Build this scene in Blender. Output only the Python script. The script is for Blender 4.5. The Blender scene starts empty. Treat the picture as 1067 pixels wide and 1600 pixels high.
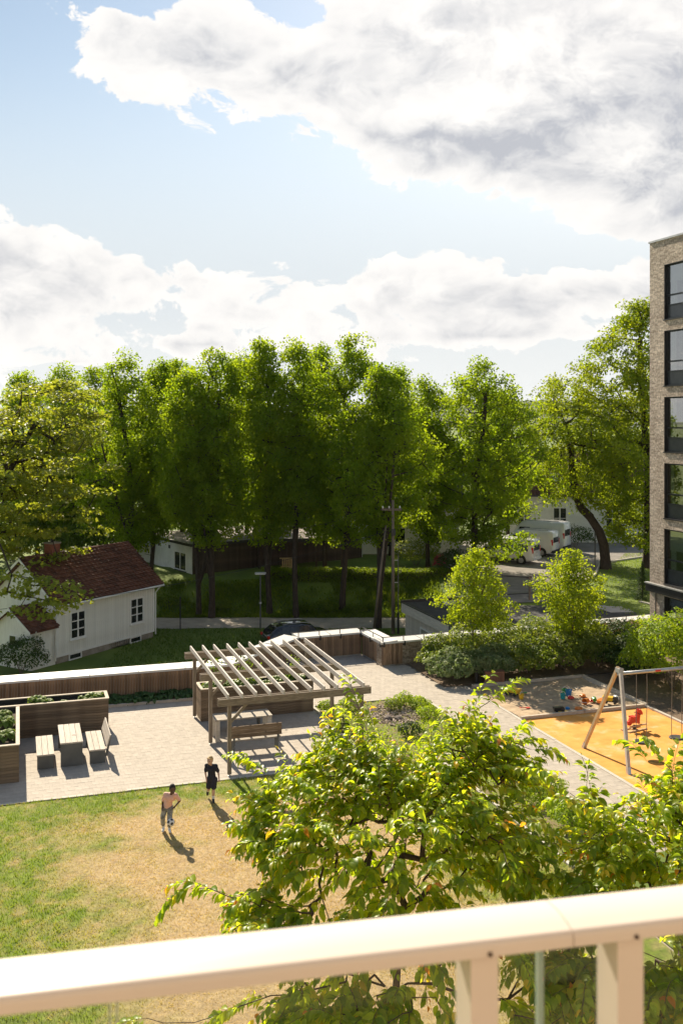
import bpy, bmesh, math, random
import numpy as np
from mathutils import Vector, Matrix, Quaternion, Euler

random.seed(7)
rng = np.random.default_rng(7)
scene = bpy.context.scene
COL = scene.collection
R = math.radians

# ------------------------------------------------------------------ camera
EYE = 11.0            # eye height above the courtyard
F = 1555.0            # focal length in photograph pixels (35 mm lens)
HZ = 655.0            # horizon row in the photograph
cam_d = bpy.data.cameras.new('camera')
cam = bpy.data.objects.new('camera', cam_d)
COL.objects.link(cam)
cam.location = (0, 0, EYE)
cam.rotation_euler = (R(90), 0, 0)
cam_d.sensor_fit = 'VERTICAL'
cam_d.sensor_height = 36.0
cam_d.sensor_width = 24.0
cam_d.lens = 36.0 * F / 1600.0
cam_d.shift_y = -(800.0 - HZ) / 1600.0
cam_d.clip_start = 0.05
cam_d.clip_end = 20000
cam_d.dof.use_dof = True
cam_d.dof.focus_distance = 33.0
cam_d.dof.aperture_fstop = 6.3
scene.camera = cam

# ------------------------------------------------------------------ light
SUN_AZ = R(24.5)      # to the left of the view
SUN_EL = R(34.0)
SUN_DIR = Vector((-math.sin(SUN_AZ) * math.cos(SUN_EL), math.cos(SUN_AZ) * math.cos(SUN_EL), math.sin(SUN_EL)))
world = bpy.data.worlds.new('World')
scene.world = world
world.use_nodes = True
sun_d = bpy.data.lights.new('sun', 'SUN')
sun_d.energy = 5.0
sun_d.angle = R(0.53)
sun_d.color = (1.0, 0.875, 0.685)
sun = bpy.data.objects.new('sun', sun_d)
COL.objects.link(sun)
sun.rotation_euler = SUN_DIR.to_track_quat('Z', 'Y').to_euler()
scene.view_settings.view_transform = 'Standard'
scene.view_settings.look = 'None'
scene.view_settings.exposure = 0.95
scene.view_settings.gamma = 1.0
scene.view_settings.use_curve_mapping = False
scene.render.engine = 'CYCLES'
cy = scene.cycles
cy.use_denoising = True
try:
    cy.denoiser = 'OPENIMAGEDENOISE'
except Exception:
    pass
cy.max_bounces = 7
cy.diffuse_bounces = 4
cy.glossy_bounces = 3
cy.transmission_bounces = 5
cy.transparent_max_bounces = 12
cy.volume_bounces = 0
cy.sample_clamp_indirect = 6.0
cy.caustics_reflective = False
cy.caustics_refractive = False


class NT:
    """tiny helper to write node trees as expressions"""
    def __init__(self, tree):
        self.t = tree
        self.n = tree.nodes
        self.l = tree.links

    def node(self, typ, **kw):
        n = self.n.new(typ)
        for k, v in kw.items():
            setattr(n, k, v)
        return n

    def put(self, sock, v):
        if v is None:
            return
        if isinstance(v, bpy.types.NodeSocket):
            self.l.new(v, sock)
        else:
            if isinstance(v, (tuple, list)) and len(v) == 3 and len(sock.default_value) == 4:
                v = (*v, 1.0)
            sock.default_value = v

    def m(self, op, a, b=None, c=None, clamp=False):
        n = self.node('ShaderNodeMath', operation=op, use_clamp=clamp)
        for i, v in enumerate((a, b, c)):
            self.put(n.inputs[i], v)
        return n.outputs[0]

    def mix(self, f, a, b, blend='MIX'):
        n = self.node('ShaderNodeMix', data_type='RGBA', blend_type=blend)
        self.put(n.inputs[0], f)
        self.put(n.inputs[6], a)
        self.put(n.inputs[7], b)
        return n.outputs[2]

    def ramp(self, f, lo, hi):
        n = self.node('ShaderNodeMapRange', interpolation_type='SMOOTHSTEP')
        self.put(n.inputs[0], f)
        n.inputs[1].default_value = lo
        n.inputs[2].default_value = hi
        return n.outputs[0]

    def noise(self, vec, scale, detail=4, rough=0.5, dist=0.0):
        n = self.node('ShaderNodeTexNoise')
        if vec is not None:
            self.l.new(vec, n.inputs['Vector'])
        n.inputs['Scale'].default_value = scale
        n.inputs['Detail'].default_value = detail
        n.inputs['Roughness'].default_value = rough
        n.inputs['Distortion'].default_value = dist
        return n.outputs[0]

    def mapv(self, vec, scale=(1, 1, 1), loc=(0, 0, 0)):
        n = self.node('ShaderNodeMapping')
        self.l.new(vec, n.inputs[0])
        n.inputs['Scale'].default_value = scale
        n.inputs['Location'].default_value = loc
        return n.outputs[0]


CLOUD_HI, CLOUD_LO = (6.9, 6.7, 6.45), (3.45, 3.55, 3.85)
SKY_TINT = (1.18, 1.06, 0.90)


def build_sky():
    t = NT(world.node_tree)
    t.n.clear()
    out = t.node('ShaderNodeOutputWorld')
    bg = t.node('ShaderNodeBackground')
    t.l.new(bg.outputs[0], out.inputs[0])
    sky = t.node('ShaderNodeTexSky', sky_type='NISHITA', sun_disc=False)
    sky.sun_elevation = SUN_EL
    sky.sun_rotation = SUN_AZ
    sky.altitude = 100
    sky.air_density = 1.0
    sky.dust_density = 0.5
    sky.ozone_density = 1.0
    d = t.node('ShaderNodeTexCoord').outputs['Generated']
    sx = t.node('ShaderNodeSeparateXYZ')
    t.l.new(d, sx.inputs[0])
    X, Y, Z = sx.outputs
    az = t.m('ARCTAN2', X, Y)
    hyp = t.m('SQRT', t.m('ADD', t.m('MULTIPLY', X, X), t.m('MULTIPLY', Y, Y)))
    el = t.m('DIVIDE', Z, t.m('MAXIMUM', hyp, 0.05))
    # domain-warped billows: large body, cauliflower edges, fine wisps
    wn = t.node('ShaderNodeTexNoise')
    t.l.new(t.mapv(d, (1, 1, 1.5)), wn.inputs['Vector'])
    wn.inputs['Scale'].default_value = 9.0
    wn.inputs['Detail'].default_value = 3
    wv = t.node('ShaderNodeVectorMath', operation='MULTIPLY_ADD')
    t.l.new(wn.outputs['Color'], wv.inputs[0])
    wv.inputs[1].default_value = (.10, .10, .07)
    t.l.new(t.mapv(d, (1, 1, 1.5)), wv.inputs[2])
    dv = wv.outputs[0]

    def vor(vec, scale):
        n = t.node('ShaderNodeTexVoronoi', feature='F1')
        t.l.new(vec, n.inputs['Vector'])
        n.inputs['Scale'].default_value = scale
        return n.outputs['Distance']

    def big(off):
        v = t.mapv(dv, (1, 1, 1), off)
        q = t.m('MULTIPLY', t.m('SUBTRACT', t.noise(v, 5.6, 7, 0.68), 0.5), 3.0)
        return t.m('ADD', q, t.m('MULTIPLY', t.m('SUBTRACT', 0.42, vor(v, 17)), 0.55))
    n0 = t.noise(d, 1.3, 1, 0.5)
    g1 = big((0, 0, 0))
    g2 = big((-0.006, 0.010, 0.032))
    n1 = t.m('ADD', g1, t.m('MULTIPLY', t.m('SUBTRACT', 0.42, vor(dv, 42)), 0.34))
    n1 = t.m('ADD', n1, t.m('MULTIPLY', t.m('SUBTRACT', t.noise(dv, 60, 3, 0.6), 0.5), 0.35))

    ae = t.node('ShaderNodeCombineXYZ')
    t.l.new(az, ae.inputs[0])
    t.l.new(el, ae.inputs[1])

    def blob(px, py, rx, ry, rot=0.0, amp=1.0, acc=None):
        ca = math.atan((px - 533.5) / F)
        mp = t.node('ShaderNodeMapping', vector_type='TEXTURE')
        t.l.new(ae.outputs[0], mp.inputs[0])
        mp.inputs['Location'].default_value = (ca, (HZ - py) / F * math.cos(ca), 0)
        mp.inputs['Rotation'].default_value = (0, 0, rot)
        mp.inputs['Scale'].default_value = (rx * 1.95 / F, ry * 1.95 / F, 1)
        g = t.node('ShaderNodeTexGradient', gradient_type='QUADRATIC_SPHERE')
        t.l.new(mp.outputs[0], g.inputs[0])
        return t.m('MULTIPLY_ADD', g.outputs[1], amp, acc if acc is not None else 0.0)

    blobs = [
        (300, 95, 180, 80, -0.20, 1.1), (170, 70, 90, 45, 0.1, .35), (520, 140, 210, 100, -0.30, .95), (760, 210, 260, 120, -0.25, 1.05), (980, 230, 250, 150, -0.2, 1.2), (640, 30, 240, 80, 0, .8), (900, 60, 260, 110, 0, .8),
        (1180, 180, 260, 210, -0.2, 1.2), (880, -120, 360, 120, 0, .9),
        (40, 410, 180, 66, -0.05, 1.15), (290, 440, 200, 56, 0.0, .88), (600, 445, 200, 66, 0.08, 1.15), (840, 470, 190, 52, 0.05, 1.0), (760, 385, 90, 30, 0.1, .45), (960, 455, 90, 45, 0.1, .5),
        (0, 490, 170, 44, 0.0, 1.1), (420, 495, 220, 34, 0, .8), (1150, 470, 200, 70, 0.1, .7), (-250, 420, 220, 80, 0, .8), (1500, 420, 260, 90, 0, .8), (300, 538, 320, 24, 0, .9), (760, 525, 280, 22, 0, .85), (120, 565, 240, 18, 0, .85), (560, 562, 200, 16, 0, .75),
        (120, 250, 260, 90, -0.25, -.65), (800, 372, 220, 30, -0.2, -.8), (20, 50, 110, 130, 0, -1.0), (470, 10, 60, 24, 0, -.5), (480, 318, 270, 60, -0.2, -.95), (960, 10, 60, 18, 0, -.5), (940, 395, 110, 26, 0, -.7), (930, 580, 200, 26, 0, -.35),
    ]
    f = None
    for b in blobs:
        f = blob(*b, acc=f)
    base = t.m('MULTIPLY', t.m('SUBTRACT', n0, 0.5), 1.0)
    f = t.m('ADD', t.m('ADD', f, base), n1)
    mask = t.ramp(f, 0.40, 0.54)
    thick = t.ramp(f, 0.50, 1.45)
    relief = t.ramp(t.m('SUBTRACT', g2, g1), -0.35, 0.55)
    soft = t.ramp(t.noise(t.mapv(dv, (1, 1, 1.4), (3.1, 1.7, .4)), 5.5, 5, 0.55), 0.42, 0.66)
    shade = t.m('MULTIPLY', thick, t.m('ADD', t.m('MULTIPLY', soft, 0.60), t.m('MULTIPLY', relief, 0.65)), clamp=True)
    shade = t.m('ADD', shade, t.m('MULTIPLY', t.m('MULTIPLY', relief, 0.16), mask), clamp=True)
    cloud = t.mix(shade, CLOUD_HI, CLOUD_LO)
    skyc = t.mix(1.0, sky.outputs[0], SKY_TINT, 'MULTIPLY')
    # humid air towards the horizon, the same all round
    skyc = t.mix(t.m('MULTIPLY', t.ramp(el, 0.40, 0.10), 0.94), skyc, (4.75, 5.05, 5.35))
    skyc = t.mix(t.m('MULTIPLY', t.ramp(el, 0.13, 0.01), 0.9), skyc, (5.75, 5.9, 5.9))
    col = t.mix(t.m('MULTIPLY', mask, 0.96), skyc, cloud)
    t.l.new(col, bg.inputs[0])
    bg.inputs[1].default_value = 0.08


build_sky()
world.cycles.sampling_method = 'MANUAL'
world.cycles.sample_map_resolution = 256

# ------------------------------------------------------------------ helpers
TH = R(18.0)
CU, CV = (math.cos(TH), math.sin(TH)), (-math.sin(TH), math.cos(TH))


def C(a, b, z=0.0):
    """courtyard frame (a along the wall, b away from the balcony) to world"""
    return Vector((a * CU[0] + b * CV[0], a * CU[1] + b * CV[1], z))


def toC(x, y):
    return x * CU[0] + y * CU[1], x * CV[0] + y * CV[1]


def G(px, py, z=0.0):
    """point of the horizontal plane z seen at photograph pixel"""
    y = (EYE - z) * F / (py - HZ)
    return Vector(((px - 533.5) / F * y, y, z))


def PY(px, y, z=0.0):
    return Vector(((px - 533.5) / F * y, y, z))


class MB:
    def __init__(self):
        self.v = []
        self.f = []
        self.mi = []
        self.cur = 0

    def add(self, vs, fs):
        o = len(self.v)
        self.v.extend([tuple(p) for p in vs])
        for f in fs:
            self.f.append(tuple(i + o for i in f))
            self.mi.append(self.cur)

    def box(self, x0, x1, y0, y1, z0, z1, ch=0.0):
        self.hexa([(x0, y0, z0), (x1, y0, z0), (x1, y1, z0), (x0, y1, z0), (x0, y0, z1), (x1, y0, z1), (x1, y1, z1), (x0, y1, z1)])
        return self

    def hexa(self, p):
        self.add(p, [(3, 2, 1, 0), (4, 5, 6, 7), (0, 1, 5, 4), (1, 2, 6, 5), (2, 3, 7, 6), (3, 0, 4, 7)])
        return self

    def beam(self, p, q, w, h, up=(0, 0, 1)):
        p, q = Vector(p), Vector(q)
        d = (q - p).normalized()
        up = Vector(up)
        if abs(d.dot(up)) > 0.98:
            up = Vector((0, 1, 0))
        s = d.cross(up).normalized() * (w / 2)
        u = s.cross(d).normalized() * (h / 2)
        self.hexa([p - s - u, p + s - u, q + s - u, q - s - u, p - s + u, p + s + u, q + s + u, q - s + u])
        return self

    def tube(self, pts, rad, n=8, cap=True, squash=None):
        pts = [Vector(p) for p in pts]
        if not isinstance(rad, (list, tuple)):
            rad = [rad] * len(pts)
        o = len(self.v)
        prev = None
        for i, p in enumerate(pts):
            a = pts[max(i - 1, 0)]
            b = pts[min(i + 1, len(pts) - 1)]
            d = (b - a).normalized()
            if prev is None:
                ref = Vector((0, 0, 1)) if abs(d.z) < 0.9 else Vector((1, 0, 0))
                s = d.cross(ref).normalized()
            else:
                s = (prev - d * prev.dot(d)).normalized()
            prev = s
            u = d.cross(s)
            for k in range(n):
                t = 2 * math.pi * k / n
                self.v.append(tuple(p + (s * math.cos(t) + u * math.sin(t)) * rad[i]))
        for i in range(len(pts) - 1):
            for k in range(n):
                a0 = o + i * n + k
                a1 = o + i * n + (k + 1) % n
                self.f.append((a0, a1, a1 + n, a0 + n))
                self.mi.append(self.cur)
        if cap:
            self.f.append(tuple(o + k for k in reversed(range(n))))
            self.mi.append(self.cur)
            e = o + (len(pts) - 1) * n
            self.f.append(tuple(e + k for k in range(n)))
            self.mi.append(self.cur)
        return self

    def lathe(self, prof, n=16, c=(0, 0, 0)):
        o = len(self.v)
        for r, z in prof:
            for k in range(n):
                t = 2 * math.pi * k / n
                self.v.append((c[0] + r * math.cos(t), c[1] + r * math.sin(t), c[2] + z))
        for i in range(len(prof) - 1):
            for k in range(n):
                a0 = o + i * n + k
                a1 = o + i * n + (k + 1) % n
                self.f.append((a0, a1, a1 + n, a0 + n))
                self.mi.append(self.cur)
        self.f.append(tuple(o + k for k in reversed(range(n))))
        e = o + (len(prof) - 1) * n
        self.f.append(tuple(e + k for k in range(n)))
        self.mi += [self.cur] * 2
        return self

    def prism(self, poly, fn, d0, d1):
        """poly of 2-D points, fn(p, d) -> 3-D point"""
        n = len(poly)
        vs = [fn(p, d0) for p in poly] + [fn(p, d1) for p in poly]
        fs = [tuple(reversed(range(n))), tuple(range(n, 2 * n))]
        fs += [(i, (i + 1) % n, n + (i + 1) % n, n + i) for i in range(n)]
        self.add(vs, fs)
        return self

    def quad(self, a, b, c, d):
        self.add([a, b, c, d], [(0, 1, 2, 3)])
        return self

    def mesh(self, name, mats=None, smooth=False):
        me = bpy.data.meshes.new(name)
        me.from_pydata(self.v, [], self.f)
        if mats is not None:
            for m in (mats if isinstance(mats, (list, tuple)) else [mats]):
                me.materials.append(m)
        if max(self.mi or [0]) > 0:
            me.polygons.foreach_set('material_index', self.mi)
        bm = bmesh.new()
        bm.from_mesh(me)
        bmesh.ops.recalc_face_normals(bm, faces=bm.faces)
        bm.to_mesh(me)
        bm.free()
        if smooth:
            me.polygons.foreach_set('use_smooth', [True] * len(me.polygons))
        me.update()
        return me


def npmesh(name, V, Fa, mat=None, smooth=False, color=None):
    """fast mesh from arrays; Fa is (m,k); color is (n,3) per vertex"""
    me = bpy.data.meshes.new(name)
    V = np.asarray(V, dtype=np.float32)
    Fa = np.asarray(Fa, dtype=np.int32)
    m, k = Fa.shape
    me.vertices.add(len(V))
    me.vertices.foreach_set('co', V.ravel())
    me.loops.add(m * k)
    me.loops.foreach_set('vertex_index', Fa.ravel())
    me.polygons.add(m)
    me.polygons.foreach_set('loop_start', np.arange(0, m * k, k, dtype=np.int32))
    try:
        me.polygons.foreach_set('loop_total', np.full(m, k, dtype=np.int32))
    except Exception:
        pass
    if mat is not None:
        me.materials.append(mat)
    me.update(calc_edges=True)
    if color is not None:
        ca = me.color_attributes.new('tint', 'FLOAT_COLOR', 'POINT')
        c4 = np.ones((len(V), 4), dtype=np.float32)
        c4[:, :3] = color
        ca.data.foreach_set('color', c4.ravel())
    me.polygons.foreach_set('use_smooth', np.full(m, bool(smooth)))
    me.validate()
    return me


def obj(name, me, parent=None, loc=None, rot=None, scl=None):
    o = bpy.data.objects.new(name, me)
    COL.objects.link(o)
    if parent is not None:
        o.parent = parent
    if loc is not None:
        o.location = loc
    if rot is not None:
        o.rotation_euler = rot
    if scl is not None:
        o.scale = scl
    return o


def part(name, mb, mat, parent, smooth=False, kind=None):
    o = obj(name, mb.mesh(name, mat, smooth), parent)
    if kind:
        o['kind'] = kind
    return o


def tag(o, label, cat, group=None):
    o['label'] = label
    o['category'] = cat
    if group:
        o['group'] = group
    return o


def thing(name, label, cat, loc=(0, 0, 0), rz=0.0, group=None):
    o = bpy.data.objects.new(name, None)
    o.empty_display_size = 0.2
    COL.objects.link(o)
    o.location = loc
    o.rotation_euler = (0, 0, rz)
    return tag(o, label, cat, group)


def struct(o, label=None):
    o['kind'] = 'structure'
    if label:
        o['label'] = label
    return o


def copy_tree(src, loc, rz=None, label=None, scl=None):
    r = src.copy()
    COL.objects.link(r)
    r.location = loc
    if rz is not None:
        r.rotation_euler = (0, 0, rz)
    if scl is not None:
        r.scale = scl
    if label:
        r['label'] = label
    for ch in list(src.children):
        c = ch.copy()
        COL.objects.link(c)
        c.parent = r
        for g in list(ch.children):
            d = g.copy()
            COL.objects.link(d)
            d.parent = c
    return r


# ------------------------------------------------------------------ materials
def mat(name, c1, c2=None, rough=0.7, scale=6.0, detail=6, stretch=(1, 1, 1), bump=0.0, bscale=None, vary=0.0,
        metal=0.0, spec=0.4, tint=False, grime=None, lo=0.3, hi=0.7, coat=0.0):
    m = bpy.data.materials.new(name)
    m.use_nodes = True
    t = NT(m.node_tree)
    b = t.n['Principled BSDF']
    tc = t.node('ShaderNodeTexCoord').outputs['Object']
    v = t.mapv(tc, stretch)
    n = t.noise(v, scale, detail, 0.6)
    fac = t.ramp(n, lo, hi)
    col = t.mix(fac, c1, c2 or c1)
    if tint:
        a = t.node('ShaderNodeVertexColor', layer_name='tint').outputs[0]
        col = t.mix(1.0, a, t.mix(fac, (0.75, 0.75, 0.75), (1.2, 1.2, 1.2)), 'MULTIPLY')
    if grime:
        g = t.ramp(t.noise(tc, grime[1], 5, 0.65), grime[2], grime[3])
        col = t.mix(g, col, grime[0])
    if vary:
        r1 = t.node('ShaderNodeObjectInfo').outputs['Random']
        r2 = t.node('ShaderNodeNewGeometry').outputs['Random Per Island']
        r = t.m('FRACT', t.m('ADD', r1, t.m('MULTIPLY', r2, 7.31)))
        k = t.m('ADD', 1.0 - vary / 2, t.m('MULTIPLY', r, vary))
        cmb = t.node('ShaderNodeCombineColor')
        for i in range(3):
            t.l.new(k, cmb.inputs[i])
        col = t.mix(1.0, col, cmb.outputs[0], 'MULTIPLY')
    t.l.new(col, b.inputs['Base Color'])
    b.inputs['Roughness'].default_value = rough
    b.inputs['Metallic'].default_value = metal
    b.inputs['Specular IOR Level'].default_value = spec
    if coat:
        b.inputs['Coat Weight'].default_value = coat
    if bump:
        bn = t.node('ShaderNodeBump')
        bn.inputs['Strength'].default_value = min(1.0, bump)
        bn.inputs['Distance'].default_value = 0.02
        t.l.new(t.noise(v, bscale or scale * 5, 5, 0.6), bn.inputs['Height'])
        t.l.new(bn.outputs[0], b.inputs['Normal'])
    return m


def leafmat(name, c1, c2, trans=0.45, tcol=None, rough=0.45, spec=0.35, tint=False, big=None):
    """leaf: diffuse and gloss on the lit side, light coming through from behind"""
    m = bpy.data.materials.new(name)
    m.use_nodes = True
    t = NT(m.node_tree)
    b = t.n['Principled BSDF']
    out = t.n['Material Output']
    if tint:
        col = t.node('ShaderNodeVertexColor', layer_name='tint').outputs[0]
        tr = t.mix(1.0, col, tcol or (1.5, 1.6, 0.7), 'MULTIPLY')
    else:
        r2 = t.node('ShaderNodeNewGeometry').outputs['Random Per Island']
        r1 = t.node('ShaderNodeObjectInfo').outputs['Random']
        r = t.m('FRACT', t.m('ADD', r1, t.m('MULTIPLY', r2, 3.7)))
        if big:
            tc = t.node('ShaderNodeTexCoord').outputs['Object']
            nz = t.ramp(t.noise(tc, big, 3, 0.5), 0.35, 0.68)
            r = t.m('ADD', t.m('MULTIPLY', r, 0.5), t.m('MULTIPLY', nz, 0.5))
        col = t.mix(r, c1, c2)
        tr = t.mix(1.0, col, tcol or (1.5, 1.6, 0.7), 'MULTIPLY')
    t.l.new(col, b.inputs['Base Color'])
    b.inputs['Roughness'].default_value = rough
    b.inputs['Specular IOR Level'].default_value = spec
    tl = t.node('ShaderNodeBsdfTranslucent')
    t.l.new(tr, tl.inputs[0])
    ms = t.node('ShaderNodeMixShader')
    ms.inputs[0].default_value = trans
    t.l.new(b.outputs[0], ms.inputs[1])
    t.l.new(tl.outputs[0], ms.inputs[2])
    t.l.new(ms.outputs[0], out.inputs[0])
    return m


def glassmat(name, tint=(0.85, 0.93, 0.9), refl=1.0, rough=0.0):
    m = bpy.data.materials.new(name)
    m.use_nodes = True
    t = NT(m.node_tree)
    out = t.n['Material Output']
    t.n.remove(t.n['Principled BSDF'])
    tr = t.node('ShaderNodeBsdfTransparent')
    tr.inputs[0].default_value = (*tint, 1)
    gl = t.node('ShaderNodeBsdfGlossy')
    gl.inputs['Roughness'].default_value = rough
    fr = t.node('ShaderNodeFresnel')
    fr.inputs[0].default_value = 1.52
    ms = t.node('ShaderNodeMixShader')
    back = t.node('ShaderNodeNewGeometry').outputs['Backfacing']
    t.l.new(t.m('MULTIPLY', t.m('MULTIPLY', fr.outputs[0], refl, clamp=True), t.m('SUBTRACT', 1.0, back)), ms.inputs[0])
    t.l.new(tr.outputs[0], ms.inputs[1])
    t.l.new(gl.outputs[0], ms.inputs[2])
    t.l.new(ms.outputs[0], out.inputs[0])
    return m


def brickmat(name, c1, c2, mortar, w=0.24, h=0.077, rot=0.0):
    """long-format grey brick for far walls (courses of two to three pixels), with relief"""
    m = bpy.data.materials.new(name)
    m.use_nodes = True
    t = NT(m.node_tree)
    b = t.n['Principled BSDF']
    tc = t.node('ShaderNodeTexCoord').outputs['UV']
    br = t.node('ShaderNodeTexBrick')
    t.l.new(tc, br.inputs[0])
    br.inputs['Scale'].default_value = 1.0
    br.inputs['Brick Width'].default_value = w
    br.inputs['Row Height'].default_value = h
    br.inputs['Mortar Size'].default_value = 0.007
    br.inputs['Mortar Smooth'].default_value = 0.3
    br.inputs['Bias'].default_value = 0.0
    br.inputs['Color1'].default_value = (*c1, 1)
    br.inputs['Color2'].default_value = (*c2, 1)
    br.inputs['Mortar'].default_value = (*mortar, 1)
    nz = t.noise(tc, 9, 6, 0.6)
    col = t.mix(1.0, br.outputs[0], t.mix(t.ramp(nz, 0.3, 0.7), (0.62, 0.6, 0.58), (1.35, 1.33, 1.3)), 'MULTIPLY')
    tone = t.ramp(t.noise(tc, .55, 4, 0.6), 0.32, 0.70)
    col = t.mix(1.0, col, t.mix(tone, (0.80, 0.78, 0.76), (1.12, 1.12, 1.12)), 'MULTIPLY')
    t.l.new(col, b.inputs['Base Color'])
    b.inputs['Roughness'].default_value = 0.85
    bn = t.node('ShaderNodeBump')
    bn.inputs['Strength'].default_value = 0.9
    bn.inputs['Distance'].default_value = 0.012
    hgt = t.m('ADD', t.m('MULTIPLY', br.outputs['Fac'], -1.0), t.m('MULTIPLY', t.noise(tc, 24, 4, 0.6), 1.1))
    t.l.new(hgt, bn.inputs['Height'])
    t.l.new(bn.outputs[0], b.inputs['Normal'])
    return m


MT = {}
MT['paver'] = mat('paver_concrete', (.385, .335, .275), (.455, .40, .33), .85, 5, vary=.13, bump=.2, bscale=60)
MT['joint'] = mat('joint_sand', (.36, .31, .25), (.42, .365, .30), .95, 20)
MT['kerb'] = mat('kerb_concrete', (.46, .42, .355), (.55, .505, .43), .85, 8, vary=.1, bump=.2)
MT['soil'] = mat('soil', (.055, .038, .026), (.11, .08, .055), .95, 14, bump=.8, bscale=30)
MT['bark_chip'] = mat('bark_soil', (.13, .085, .055), (.23, .16, .10), .95, 16, bump=.8, bscale=40)
MT['sand'] = mat('sand', (.37, .265, .165), (.50, .375, .24), .95, 3, bump=.6, bscale=22)
MT['rubber'] = mat('orange_rubber', (.64, .265, .036), (.76, .36, .07), .85, 1.6, detail=9, bump=.15, bscale=120, grime=((.68, .47, .24), 1.1, .50, .74))
MT['silver_wood'] = mat('weathered_wood', (.30, .26, .21), (.45, .40, .33), .8, 3, stretch=(.6, 9, 9), vary=.25, bump=.2, lo=.25, hi=.75)
MT['pergola'] = mat('pergola_timber', (.185, .145, .105), (.30, .245, .185), .8, 4, stretch=(1.2, 6, 6), vary=.22, bump=.2)
MT['rafter'] = mat('rafter_timber', (.45, .405, .355), (.58, .535, .48), .8, 4, stretch=(6, .8, 6), vary=.2, bump=.2)
MT['planter'] = mat('planter_board', (.135, .09, .055), (.26, .185, .115), .8, 3, stretch=(.7, 7, 8), vary=.5, bump=.25, grime=((.07, .045, .028), 5, .64, .76))
MT['planter_y'] = mat('planter_board_side', (.135, .09, .055), (.26, .185, .115), .8, 3, stretch=(7, .7, 8), vary=.5, bump=.25, grime=((.07, .045, .028), 5, .64, .76))
MT['cap'] = mat('planter_cap', (.46, .385, .29), (.58, .50, .40), .8, 4, stretch=(2, 2, 6), vary=.12, bump=.2)
MT['fence'] = mat('cladding_board', (.16, .10, .06), (.31, .21, .13), .8, 3, stretch=(9, 9, .9), vary=.6, bump=.25, grime=((.09, .05, .03), 3, .62, .76))
MT['coping'] = mat('coping_sheet', (.56, .55, .53), (.66, .65, .62), .5, 2.5, vary=.1, metal=.0, spec=.5, grime=((.42, .40, .36), 3, .55, .85))
MT['steel_dark'] = mat('dark_steel', (.022, .022, .024), (.035, .034, .033), .45, 8, spec=.5)
MT['grey_panel'] = mat('grey_panel', (.085, .088, .085), (.12, .122, .116), .5, 2, spec=.5)
MT['galv'] = mat('galvanised', (.42, .42, .42), (.56, .56, .55), .45, 5, metal=.6)
MT['swing_wood'] = mat('swing_timber', (.46, .30, .15), (.60, .42, .24), .7, 4, stretch=(5, 5, .8), vary=.15, bump=.2)
MT['red'] = mat('red_plastic', (.55, .035, .02), (.68, .06, .03), .4, 4)
MT['rubber_black'] = mat('black_rubber', (.02, .02, .02), (.04, .04, .04), .7, 10)
MT['white_wall'] = mat('white_boards', (.70, .67, .61), (.80, .775, .715), .65, 3, stretch=(4, 4, .6), vary=.10, grime=((.55, .52, .45), 1.3, .58, .85))
MT['white_trim'] = mat('white_trim', (.72, .70, .66), (.80, .78, .74), .5, 5)
MT['white_render'] = mat('white_render', (.66, .65, .61), (.76, .75, .71), .8, 1.5, grime=((.52, .50, .45), .8, .55, .85))
MT['dark_wood'] = mat('dark_cladding', (.05, .034, .025), (.09, .062, .045), .75, 4, vary=.4)
MT['roof_tile'] = mat('clay_tile', (.090, .034, .019), (.155, .062, .036), .8, 6, vary=.7, bump=.3, grime=((.06, .045, .022), 1.1, .50, .72))
MT['roof_felt'] = mat('roof_felt', (.030, .029, .030), (.055, .053, .052), .75, 1.5, bump=.3, bscale=30)
MT['roof_gravel'] = mat('roof_gravel', (.20, .165, .14), (.29, .25, .215), .9, 3, bump=.5, bscale=40)
MT['found'] = mat('foundation', (.24, .20, .165), (.34, .30, .25), .9, 3, bump=.4)
MT['asphalt'] = mat('asphalt', (.18, .162, .143), (.245, .222, .196), .9, 1.2, bump=.25, bscale=90, grime=((.145, .13, .115), .35, .5, .7))
MT['road'] = mat('road_asphalt', (.33, .28, .23), (.42, .36, .295), .9, 1.2, bump=.25, bscale=90)
MT['concrete'] = mat('concrete', (.34, .32, .29), (.44, .42, .38), .85, 2, bump=.3, bscale=25)
MT['glass_dark'] = mat('window_glass', (.014, .016, .018), (.025, .028, .03), .06, 1.0, spec=.7)
MT['bark'] = mat('tree_bark', (.030, .022, .016), (.065, .048, .034), .9, 6, stretch=(3, 3, .6), bump=.8, bscale=12)
MT['bark_thin'] = mat('young_bark', (.10, .075, .055), (.17, .13, .095), .85, 12, stretch=(3, 3, .6), bump=.4)
MT['cherry_bark'] = mat('cherry_bark', (.055, .035, .026), (.11, .07, .05), .7, 10, stretch=(1, 1, 4), bump=.5)
MT['pole_wood'] = mat('pole_wood', (.13, .10, .075), (.21, .17, .13), .85, 5, stretch=(6, 6, .5), bump=.4)
MT['car_white'] = mat('white_paint', (.74, .74, .73), (.80, .80, .79), .28, 1, spec=.5, coat=.5)
MT['car_black'] = mat('black_paint', (.012, .013, .015), (.02, .02, .022), .2, 1, spec=.5, coat=.8)
MT['tyre'] = mat('tyre', (.02, .02, .02), (.035, .035, .035), .85, 12)
MT['rim'] = mat('rim', (.30, .30, .31), (.42, .42, .43), .4, 5, metal=.7)
MT['tail'] = mat('tail_lamp', (.55, .02, .015), (.62, .03, .02), .25, 4)
MT['grey_wood'] = mat('grey_boards', (.50, .45, .38), (.62, .565, .485), .8, 3, stretch=(1, 1, 7), vary=.2)
MT['pallet'] = mat('pallet_wood', (.40, .26, .12), (.52, .36, .18), .8, 5, vary=.2)
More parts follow.
